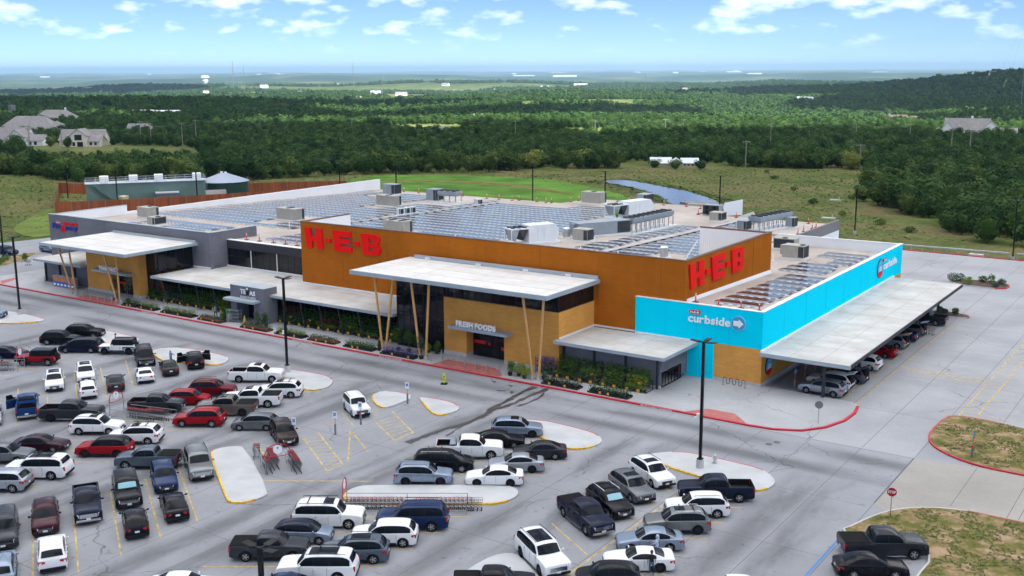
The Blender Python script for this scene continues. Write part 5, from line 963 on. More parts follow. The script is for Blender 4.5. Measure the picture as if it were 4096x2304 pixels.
def body_mesh(q):
    L,Wd,r,zc=q['L'],q['W'],q['r'],q['zc']; R=r*1.17; hx=L/2; bed=q.get('bed')
    xs={hx,hx-.05,hx-.16,hx-.35,-hx,-hx+.05,-hx+.16,-hx+.35}
    for c in(q['xf'],q['xr']):
        xs|={c+R*math.cos(R_(a)) for a in range(0,181,18)}; xs|={c+R*1.02,c-R*1.02}
    xs|={p[0] for p in q['top']}; x=-hx+.6
    while x<hx-.5: xs.add(x); x+=.42
    if bed: xs|={bed[0]+.02,bed[0]-.02,bed[1]+.06,bed[1]+.04}
    xs=sorted(round(v,3) for v in xs); xs=[v for i,v in enumerate(xs) if i==0 or v-xs[i-1]>.008]
    mb=MB(); rows=[]
    for x in xs:
        e=min(hx-x,x+hx); t=min(1,e/.4); fr=x>0
        w=Wd/2*((.84 if fr else .90)+((.16 if fr else .10))*math.sqrt(max(0,1-(1-t)**2)))
        if q.get('boxy'): w=Wd/2*(.93+.07*math.sqrt(max(0,1-(1-min(1,e/.2))**2)))
        zt=lerp_top(q['top'],x); zb=zc+(.10*(1-min(1,e/.25)))
        for c in(q['xf'],q['xr']):
            d=abs(x-c)
            if d<R: zb=max(zb,r+math.sqrt(max(0,R*R-d*d))*.98)
        zb=min(zb,zt-.10)
        z2=max(zb+.02,zt*.48); z3=max(z2+.02,zt*.82); z4=zt-.035
        inbed=bed and bed[1]+.05<x<bed[0]
        if inbed: sec=[(w*.86,zb),(w*.965,zb),(w,z2),(w*.985,z3),(w*.97,z4),(w*.95,zt),(w*.86,zt),(w*.85,bed[3]),(0,bed[3])]
        elif bed and x<=bed[0]+.03: sec=[(w*.86,zb),(w*.965,zb),(w,z2),(w*.985,z3),(w*.97,z4),(w*.95,zt),(w*.86,zt),(w*.5,zt),(0,zt)]
        else: sec=[(w*.86,zb),(w*.965,zb),(w,z2),(w*.985,z3),(w*.955,z4),(w*.90,zt),(w*.72,zt+.018),(w*.4,zt+.032),(0,zt+.038)]
        rows.append((x,sec,inbed))
    n=9
    for x,sec,_ in rows: mb.v+=[(x,y,z) for y,z in sec]+[(x,-y,z) for y,z in sec]
    for i in range(len(rows)-1):
        a=i*2*n; b=(i+1)*2*n; ib=rows[i][2] and rows[i+1][2]
        for k in range(n-1):
            m=1 if (ib and k>=6) or ((rows[i][2]!=rows[i+1][2]) and k>=7) else 0
            mb.f.append((a+k,a+k+1,b+k+1,b+k)); mb.m.append(m)
            mb.f.append((a+n+k,b+n+k,b+n+k+1,a+n+k+1)); mb.m.append(m)
    for i in(0,len(rows)-1):
        a=i*2*n; f=[a+k for k in range(n)]+[a+n+k for k in range(n-2,-1,-1)]
        mb.f.append(tuple(f if i else f[::-1])); mb.m.append(0)
    # dark belly and wheel housings
    mb.box(-hx+.25,hx-.25,-Wd*.40,Wd*.40,zc+.02,zc+.5,2)
    return mb
def cab_corners(q):
    z0,z1,xa,xb,xc,xd,zt,wt=q['cab']; wb=q['W']/2*.93; wt=q['W']/2*wt/.93*.98
    return [Vector((xa,wb*.97,z0)),Vector((xd,wb*.95,z1)),Vector((xc,wt*.97,zt)),Vector((xb,wt,zt))]  # side face: front-bottom, rear-bottom, rear-top, front-top
def cabin_mesh(q):
    A=cab_corners(q); B=[Vector((v.x,-v.y,v.z)) for v in A]; bm=bmesh.new(); v=[bm.verts.new(p) for p in A+B]
    for f in((3,2,1,0),(4,5,6,7),(0,4,7,3),(1,2,6,5),(3,7,6,2),(0,1,5,4)): bm.faces.new([v[i] for i in f])
    bm.edges.ensure_lookup_table(); ed=[e for e in bm.edges if not (e.verts[0].co.z<A[1].z+.001 and e.verts[1].co.z<A[1].z+.001)]
    bmesh.ops.bevel(bm,geom=ed,offset=.05 if q.get('boxy') else .085,segments=3,affect='EDGES',profile=.6); bmesh.ops.recalc_face_normals(bm,faces=bm.faces)
    me=bpy.data.meshes.new('cabin'); bm.to_mesh(me); bm.free(); me.polygons.foreach_set('use_smooth',[True]*len(me.polygons)); me.set_sharp_from_angle(angle=R_(40)); me.materials.append(PAINT['black']); return me
def bil(A,u,v): return (A[0]*(1-u)+A[1]*u)*(1-v)+(A[3]*(1-u)+A[2]*u)*v
def pane(A,u0,u1,v0,v1,off,flip=False):
    p=[bil(A,u0,v0),bil(A,u1,v0),bil(A,u1,v1),bil(A,u0,v1)]; n=(p[1]-p[0]).cross(p[3]-p[0]).normalized()
    if flip: n=-n
    mb=MB(); o=[x+n*off for x in p]; b=[x-n*.02 for x in p]; mb.add(o+b,[(0,1,2,3),(7,6,5,4)]+[(i,4+i,4+(i+1)%4,(i+1)%4) for i in range(4)]); return mb

RL={'sedan':[(1.08,.94),(.55,1.24),(.2,1.40),(-.3,1.46),(-.8,1.43),(-1.3,1.27),(-1.9,.99)],'coupe':[(.95,.93),(.45,1.18),(.05,1.31),(-.4,1.35),(-1,1.27),(-1.8,1.0)],
'hatch':[(1.32,.96),(.9,1.25),(.5,1.46),(0,1.55),(-1.0,1.53),(-1.6,1.42),(-2.08,1.04)],'suv':[(1.2,1.06),(.78,1.38),(.42,1.61),(0,1.70),(-1,1.71),(-1.7,1.66),(-2.05,1.45),(-2.32,1.10)],
'bsuv':[(1.36,1.18),(1.02,1.52),(.7,1.83),(.3,1.92),(-1.2,1.94),(-2.1,1.91),(-2.45,1.62),(-2.6,1.2)],'van':[(1.8,1.03),(1.2,1.38),(.6,1.66),(0,1.75),(-1.2,1.75),(-2.0,1.68),(-2.35,1.4),(-2.52,1.07)],
'liberty':[(1.0,1.09),(.74,1.48),(.5,1.73),(.2,1.79),(-1.5,1.8),(-1.9,1.76),(-2.05,1.45),(-2.17,1.11)],'pickup':[(1.46,1.24),(1.12,1.52),(.8,1.80),(.4,1.91),(-.4,1.93),(-.75,1.89),(-.95,1.6),(-1.04,1.26)],
'spickup':[(1.36,1.16),(1.02,1.42),(.7,1.68),(.32,1.78),(-.38,1.79),(-.7,1.75),(-.9,1.5),(-.98,1.18)]}
WX={'sedan':[(.80,-.22),(-.27,-1.35)],'coupe':[(.65,-1.1)],'hatch':[(1.0,0.),(-.05,-1.05),(-1.1,-1.68)],'suv':[(.88,-.12),(-.17,-1.08),(-1.13,-1.98)],'bsuv':[(1.08,.1),(.05,-.95),(-1.02,-2.34)],'van':[(1.25,.25),(.2,-.95),(-1.0,-2.22)],'liberty':[(.76,-.1),(-.15,-1.0),(-1.06,-1.98)],'pickup':[(1.18,.12),(.07,-.84)],'spickup':[(1.04,.05),(0,-.8)]}
def roofz(q,x):
    if 'rl' not in q: q['rl']=chaikin(RL[q['ty']],2,False)
    p=q['rl']
    if x>=p[0][0]: return p[0][1]
    for (a,za),(b,zb) in zip(p,p[1:]):
        if b<=x<=a: return zb+(za-zb)*((x-b)/(a-b) if a>b else 0)
    return p[-1][1]
def cabdim(q,x):
    z0,z1,xa,xb,xc,xd,zt,wt=q['cab']; xa=RL[q['ty']][0][0]; xd=RL[q['ty']][-1][0]
    f=(xa-x)/(xa-xd); zb=z0+(z1-z0)*f; zr_=max(roofz(q,x),zb+.001); k=min(1,max(0,(zr_-zb)/(zt-zb)))
    wb=q['W']/2*(.925-.03*abs(f-.45)*2); we=wb-(wb-q['W']/2*wt*1.03)*k; ze=zb+(zr_-zb)*.87
    wf=sst(xb-.1,xa,x); wr_=sst(xc+.1,xd,x) if False else sst(-xc-.1,-xd,-x)
    return zb,zr_,wb,we,ze,wf,wr_
def bow(q,x,y,d): return x-.16*d[5]*(y/d[2])**2+.10*d[6]*(y/d[2])**2
def cside(q,x,f,s_,off=0):
    d=cabdim(q,x); zb,zr_,wb,we,ze=d[:5]; y=wb+(we-wb)*f+.025*math.sin(math.pi*f)*min(1,(zr_-zb)/.4); return Vector((bow(q,x,y,d),s_*(y+off),zb+(ze-zb)*f+off*.35))
def ctop(q,x,t,off=0,dx=0):
    d=cabdim(q,x); zb,zr_,wb,we,ze=d[:5]; y=we*t; z=ze+(zr_-ze)*(1-abs(t)**3)+.022*(1-t*t); return Vector((bow(q,x,y,d)+dx,y,z+off))
def strip_patch(rows,flip=False):
    mb=MB(); n=len(rows[0])
    for r_ in rows: mb.v+=[tuple(p) for p in r_]
    for i in range(len(rows)-1):
        for j in range(n-1):
            f=(i*n+j,i*n+j+1,(i+1)*n+j+1,(i+1)*n+j); mb.f.append(f[::-1] if flip else f); mb.m.append(0)
    return mb
def frange(a,b,n): return [a+(b-a)*i/n for i in range(n+1)]
def side_pane(q,x0,x1,s_,f0,f1,off): return strip_patch([[cside(q,x,f,s_,off) for f in frange(f0,f1,3)] for x in frange(x0,x1,7)],s_<0)
def top_patch(q,x0,x1,t,off,dx): return strip_patch([[ctop(q,x,a,off,dx) for a in frange(-t,t,6)] for x in frange(x0,x1,6)])
def cabin_loft(q):
    xa,xd=RL[q['ty']][0][0],RL[q['ty']][-1][0]; rows=[]
    for x in frange(xa,xd,26):
        L_=[cside(q,x,f,1) for f in(-.25,0,.33,.66,1)]+[ctop(q,x,t) for t in(.93,.78,.5,0)]; Rr=[Vector((p.x,-p.y,p.z)) for p in L_[:-1]][::-1]; rows.append(L_+Rr)
    me=strip_patch(rows).mesh('cabin',[PAINT['black']],45); return me
CAR={}
def car_parts(ty):
    if ty in CAR: return CAR[ty]
    q=SP[ty]; q['ty']=ty; out=[]; L,Wd,r=q['L'],q['W'],q['r']; hx=L/2
    if not q.get('jeep'): q['top']=chaikin(q['top'],1,False)
    def add(n,mb,mt,sm=False): out.append((n,mb.mesh(n,[blkp if isinstance(mt,str) else mt],sm) if isinstance(mb,MB) else mb,mt))
    add('body',body_mesh(q).mesh('body',[PAINT['black'],bedl,blkp],38),'PAINT')
    A=cab_corners(q); Bm=[Vector((v.x,-v.y,v.z)) for v in A]
    if q.get('jeep'):
        add('cabin',cabin_mesh(q),'PAINT2')
        for u0,u1 in q['win']:
            add('side_window',pane([A[1],A[0],A[3],A[2]],1-u1,1-u0,.06,.80,.012),cglass); add('side_window',pane(Bm,u0,u1,.06,.80,.012),cglass)
        add('windscreen',pane([Bm[0],A[0],A[3],Bm[3]],.06,.94,.05,.90,.012),cglass); add('rear_window',pane([A[1],Bm[1],Bm[2],A[2]],.08,.92,.10,.86,.012),cglass)
    else:
        add('cabin',cabin_loft(q),'PAINT'); xa,xd=RL[ty][0][0],RL[ty][-1][0]
        for s_ in(1,-1):
            add('window_surround',side_pane(q,WX[ty][0][0]+.06,WX[ty][-1][1]-.05,s_,.03,.97,.006),blkp)
            for x0,x1 in WX[ty]: add('side_window',side_pane(q,x0,x1,s_,.07,.92,.012),cglass)
        add('windscreen',top_patch(q,xa-.06,q['cab'][3]+.04,.90,.010,.008),cglass,True); add('rear_window',top_patch(q,q['cab'][4]-(.02 if q.get('bed') else .16),xd+.06,.84,.010,-.008),cglass,True)
    zt=lerp_top(q['top'],hx-.12); f0=.93 if q.get('boxy') else .86
    # lights, grille, bumpers, plates
    hh=.17 if not q.get('boxy') else .24
    for s_ in(-1,1):
        mb=MB(); y0=s_*Wd/2*(f0-.02); y1=s_*Wd/2*(f0-.36 if not q.get('boxy') else f0-.26); ya,yb=min(y0,y1),max(y0,y1)
        mb.add([(hx-.10,yb if s_>0 else ya,zt-.06),(hx+.012,(ya if s_>0 else yb),zt-.12),(hx+.012,(ya if s_>0 else yb),zt-.12-hh),(hx-.05,(yb if s_>0 else ya),zt-.06-hh),(hx-.3,s_*(Wd/2*.985),zt-.07),(hx-.3,s_*(Wd/2*.985),zt-.05-hh*.8)],[(0,1,2,3),(4,0,3,5)] if s_>0 else [(3,2,1,0),(5,3,0,4)]); add('headlight',mb,lampw)
        mb=MB(); zz=lerp_top(q['top'],-hx+.12)
        if q.get('bed'): mb.box(-hx-.012,-hx+.12,min(s_*Wd/2*.84,s_*Wd/2*.975),max(s_*Wd/2*.84,s_*Wd/2*.975),zz-.42,zz-.06)
        elif q.get('boxy'): mb.box(-hx-.012,-hx+.12,min(s_*Wd/2*.80,s_*Wd/2*.96),max(s_*Wd/2*.80,s_*Wd/2*.96),zz-.36,zz-.02)
        else: mb.add([(-hx-.015,s_*Wd/2*.48,zz-.08),(-hx+.02,s_*Wd/2*.93,zz-.07),(-hx+.36,s_*Wd/2*1.0,zz-.10),(-hx+.36,s_*Wd/2*1.0,zz-.24),(-hx+.01,s_*Wd/2*.94,zz-.33),(-hx-.015,s_*Wd/2*.48,zz-.22)],[(0,1,4,5),(1,2,3,4)] if s_<0 else [(5,4,1,0),(4,3,2,1)])
        add('tail_light',mb,lampr)
        mb=MB(); xm=q['cab'][2]-.32; zm=q['cab'][0]+.06; mb.ball((xm,s_*(Wd/2+.10),zm+.06),.07,.11,.08,8,5); mb.box(xm-.03,xm+.03,min(s_*Wd/2*.88,s_*(Wd/2+.08)),max(s_*Wd/2*.88,s_*(Wd/2+.08)),zm,zm+.04); add('wing_mirror',mb,'MIRROR',True)
    mb=MB(); g=.62 if q.get('boxy') else .5; mb.box(hx-.08,hx+.018,-Wd/2*g,Wd/2*g,zt-.42,zt-.13); 
    add('grille',mb,'GRILLE'); 
    if not q.get('jeep'):
        mb=MB(); 
        for k in range(3): mb.box(hx-.02,hx+.028,-Wd/2*g*.96,Wd/2*g*.96,zt-.38+.08*k,zt-.355+.08*k)
        add('grille_bar',mb,chrome)
    else:
        mb=MB()
        for k in range(7): mb.box(hx-.02,hx+.026,-.33+.1*k,-.27+.1*k,zt-.4,zt-.15)
        add('grille_slot',mb,blkp)
    zc=q['zc']; bump=MB(); bump.box(hx-.22,hx+.03,-Wd/2*.86,Wd/2*.86,zc+.06,zc+.24); bump.box(-hx-.03,-hx+.22,-Wd/2*.86,Wd/2*.86,zc+.06,zc+.26)
    if q.get('jeep'): bump.box(hx-.05,hx+.22,-Wd/2*.95,Wd/2*.95,.52,.75)
    add('bumper',bump,chrome if ty in('pickup','spickup') else blkp)
    mb=MB(); mb.box(hx+.03,hx+.045,-.16,.16,zc+.2,zc+.34); add('number_plate',mb,plate_m); mb=MB(); mb.box(-hx-.045,-hx-.03,-.16,.16,zc+.3 if q.get('bed') else .62,zc+.44 if q.get('bed') else .76); add('number_plate',mb,plate_m)
    for s_ in(-1,1):
        if q.get('rails'): mb=MB(); a=A[3];b=A[2]; mb.tube([(a.x-.12,s_*(a.y-.08),a.z+.01),(a.x-.22,s_*(a.y-.08),a.z+.06),(b.x+.2,s_*(b.y-.08),b.z+.06),(b.x+.1,s_*(b.y-.08),b.z+.01)],.022,5); add('roof_rail',mb,'RAIL')
        if q.get('clad') or q.get('jeep'):
            mb=MB(); mb.box(q['xr']+r*1.25,q['xf']-r*1.25,min(s_*Wd/2*.95,s_*(Wd/2+.012)),max(s_*Wd/2*.95,s_*(Wd/2+.012)),q['zc'],q['zc']+.16); add('side_cladding',mb,blkp)
        if q.get('bed'): mb=MB(); mb.box(q['xr']+r*1.4,q['xf']-r*1.4,min(s_*Wd/2*.9,s_*(Wd/2+.07)),max(s_*Wd/2*.9,s_*(Wd/2+.07)),q['zc']-.02,q['zc']+.05); add('side_step',mb,chrome if ty=='pickup' else blkp)
        for dx in ((.55,-.5) if len(q['win'])>1 else (-.2,)):
            mb=MB(); x=q['cab'][2]-1.25+ (0 if dx>0 else -1.0); mb.box(x-.12,x+.12,min(s_*Wd/2*.97,s_*(Wd/2+.025)),max(s_*Wd/2*.97,s_*(Wd/2+.025)),q['cab'][0]-.17,q['cab'][0]-.13); add('door_handle',mb,'HANDLE')
        mb=MB()
        for x in ([q['cab'][2]-.25,q['cab'][2]-1.18]+([q['cab'][2]-2.1] if len(q['win'])>1 and not q.get('bed') else [q['cab'][2]-2.15] if q.get('bed') else [])): mb.box(x-.008,x+.008,min(s_*Wd/2*.96,s_*(Wd/2+.003)),max(s_*Wd/2*.96,s_*(Wd/2+.003)),q['zc']+.2,q['cab'][0]-.06)
        add('door_seam',mb,blkp)
    # jeep wings and spare
    if q.get('jeep'):
        for s_ in(-1,1):
            for c in(q['xf'],q['xr']):
                mb=MB(); mb.box(c-.62,c+.62,min(s_*Wd/2*.9,s_*(Wd/2+.13)),max(s_*Wd/2*.9,s_*(Wd/2+.13)),.93,1.0); mb.box(c-.66,c-.58,min(s_*Wd/2*.9,s_*(Wd/2+.13)),max(s_*Wd/2*.9,s_*(Wd/2+.13)),.68,.94); mb.box(c+.58,c+.66,min(s_*Wd/2*.9,s_*(Wd/2+.13)),max(s_*Wd/2*.9,s_*(Wd/2+.13)),.68,.94); add('wing',mb,blkp)
        mb=MB(); mb.cyl((-hx+.2,0,1.0),(-hx-.08,0,1.0),.40,.40,18); add('spare_wheel',mb,tyre,30)
    tw=MB(); n=20; w2=.125
    prof=[(-w2,r*.62),(-w2,r*.93),(-w2*.8,r),(w2*.8,r),(w2,r*.93),(w2,r*.62)]
    for y,rr in prof: tw.v+=[(rr*math.cos(2*math.pi*i/n),y,rr*math.sin(2*math.pi*i/n)) for i in range(n)]
    tw.f=[(k*n+i,k*n+(i+1)%n,(k+1)*n+(i+1)%n,(k+1)*n+i) for k in range(len(prof)-1) for i in range(n)]; tw.m=[0]*len(tw.f)
    T=tw.mesh('tyre',[tyre],35)
    rm=MB(); rm.cyl((0,w2*.62,0),(0,w2*.70,0),r*.64,r*.64,n,1); rm.cyl((0,-w2*.70,0),(0,-w2*.62,0),r*.64,r*.64,n,1)
    for s_ in(-1,1):
        for k in range(5):
            a=2*math.pi*k/5; c,sn=math.cos(a),math.sin(a); wd=r*.12
            p=[(c*r*.05-sn*wd*.9,s_*w2*.9,sn*r*.05+c*wd*.9),(c*r*.05+sn*wd*.9,s_*w2*.9,sn*r*.05-c*wd*.9),(c*r*.62+sn*wd,s_*w2*.86,sn*r*.62-c*wd),(c*r*.62-sn*wd,s_*w2*.86,sn*r*.62+c*wd)]; rm.add(p,[(0,1,2,3) if s_<0 else (3,2,1,0)],0)
        rm.cyl((0,s_*w2*.86,0),(0,s_*w2*.95,0),r*.14,r*.12,10,0)
        ring=[]; 
        for rr in(r*.58,r*.66): ring+=[(rr*math.cos(2*math.pi*i/n),s_*w2*.93,rr*math.sin(2*math.pi*i/n)) for i in range(n)]
        rm.add(ring,[((i,(i+1)%n,n+(i+1)%n,n+i) if s_<0 else (n+i,n+(i+1)%n,(i+1)%n,i)) for i in range(n)],0)
    RMm=rm.mesh('rim',[rimm,rimd]); wh=[(x,s_*(Wd/2-.135),r) for x in(q['xf'],q['xr']) for s_ in(-1,1)]
    CAR[ty]=(out,T,RMm,wh); return CAR[ty]
def car(ty,x,y,hd,col,label,grp='cars in the car park',rim='a',roofcol=None,sun=0,rack=0,tonneau=0,z=0,name=None,mir=None,grille='b',door=None,toolbox=0,shade=0,hatch=0):
    parts,T,RMm,wh=car_parts(ty); q=SP[ty]
    nm=name or {'pickup':'pickup_truck','spickup':'pickup_truck','van':'minivan','jeep':'off_road_vehicle','sedan':'sedan_car','coupe':'coupe_car','hatch':'hatchback_car'}.get(ty,'suv_car')
    cat={'pickup':'pickup truck','spickup':'pickup truck','van':'minivan','sedan':'car','coupe':'car','hatch':'car','jeep':'jeep'}.get(ty,'SUV')
    t=thing(nm,(x,y,z),label,cat,grp,R_(hd)); pm=PAINT[col]
    M_={'PAINT':pm,'PAINT2':PAINT['black'],'MIRROR':PAINT[mir] if mir else pm,'RAIL':chrome if rack==2 else blkp,'HANDLE':pm if col!='black' else blkp,'GRILLE':chrome if grille=='c' else blkp}
    for n,me,mt in parts:
        if n=='roof_rail' and not rack: continue
        if isinstance(mt,str):
            o=bpy.data.objects.new(n,me); COL.objects.link(o); o.parent=t
            if not me.materials: me.materials.append(blkp)
            o.material_slots[0].link='OBJECT'; o.material_slots[0].material=M_[mt] if not (n=='cabin' and roofcol) else PAINT[roofcol]
        else: put(n,me,t)
    for p in wh:
        w=put('wheel',T,t,p); put('rim',RMm,w,mats=[rimd if rim=='b' else None,None])
    A=cab_corners(q)
    if sun:
        x1=A[3].x-.25; x0=x1-(.75 if sun==1 else (x1-A[2].x)*.72); mb=top_patch(q,x1,x0,.74,.008,0); put('sunroof',mb.mesh('sunroof',[cglass]),t)
    if rack:
        zt=A[2].z
        if rack!=3:
            mb=MB()
            for f in(.3,.75): xx=A[3].x*(1-f)+A[2].x*f; mb.box(xx-.035,xx+.035,-A[3].y+.08,A[3].y-.08,zt+.05,zt+.085)
            put('roof_crossbar',mb.mesh('roof_crossbar',[blkp]),t)
    if tonneau and q.get('bed'):
        b=q['bed']; mb=MB(); mb.box(b[1]+.07,b[0]-.03,-q['W']/2*.91,q['W']/2*.91,b[2]+.003,b[2]+.045); put('bed_cover',mb.mesh('bed_cover',[bedl]),t)
    if toolbox:
        b=q['bed']; mb=MB(); mb.box(b[0]-.62,b[0]-.06,-q['W']/2*.92,q['W']/2*.92,b[2]-.1,b[2]+.14); put('tool_box',mb.mesh('tool_box',[chrome]),t); mb=MB(); mb.tube([(b[0]-.1,-.85,b[2]),(b[0]-.1,-.8,1.95),(b[0]-.1,.8,1.95),(b[0]-.1,.85,b[2])],.03,6); put('headache_rack',mb.mesh('headache_rack',[chrome]),t)
    if shade:
        mb=top_patch(q,RL[ty][0][0]-.14,q['cab'][3]+.14,.76,.02,.014); put('sunshade',mb.mesh('sunshade',[shade_m]),t)
    for d in door or ():
        s_=d; mb=MB(); hx=q['cab'][2]-.3; y=s_*q['W']/2; ang=R_(62)*s_
        dx,dy=-math.cos(ang)*1.05,abs(math.sin(ang))*1.05*s_
        def dp(z0,z1,th,f0=0,f1=1): return [(hx+dx*f,y+dy*f,z) for f in(f0,f1) for z in(z0,z1)]
        nrm=Vector((dy,-dx,0)).normalized()*.035
        p=dp(.35,q['cab'][0],.05); mb.add([Vector(a)+nrm for a in p]+[Vector(a)-nrm for a in p],[(0,1,3,2),(4,6,7,5),(0,2,6,4),(1,5,7,3),(2,3,7,6),(0,4,5,1)]); put('open_door',mb.mesh('open_door',[pm]),t)
        mb=MB(); p=dp(q['cab'][0]+.02,q['cab'][6]-.18,.02,.12,.95); p[1]=(p[1][0]+dx*.28,p[1][1]+dy*.28,p[1][2]); mb.add([Vector(a)+nrm*.3 for a in p]+[Vector(a)-nrm*.3 for a in p],[(0,1,3,2),(4,6,7,5),(0,2,6,4),(1,5,7,3),(2,3,7,6),(0,4,5,1)]); put('open_door_window',mb.mesh('open_door_window',[cglass]),t)
    if hatch:
        mb=MB(); zt=A[2].z; mb.add([(A[2].x,-A[2].y,zt),(A[2].x,A[2].y,zt),(A[2].x-.95,A[2].y*.9,zt+.28),(A[2].x-.95,-A[2].y*.9,zt+.28),(A[2].x,-A[2].y,zt-.06),(A[2].x,A[2].y,zt-.06),(A[2].x-.95,A[2].y*.9,zt+.2),(A[2].x-.95,-A[2].y*.9,zt+.2)],[(0,1,2,3),(7,6,5,4),(1,5,6,2),(0,3,7,4),(3,2,6,7)]); put('open_tailgate',mb.mesh('open_tailgate',[pm]),t); mb=MB(); mb.box(-q['L']/2-.015,-q['L']/2+.5,-.68,.68,.72,zt-.12); put('boot_opening',mb.mesh('boot_opening',[bedl]),t)
    return t
R1,L1,F1,B1_=33.5,213.5,-32.5,147.5
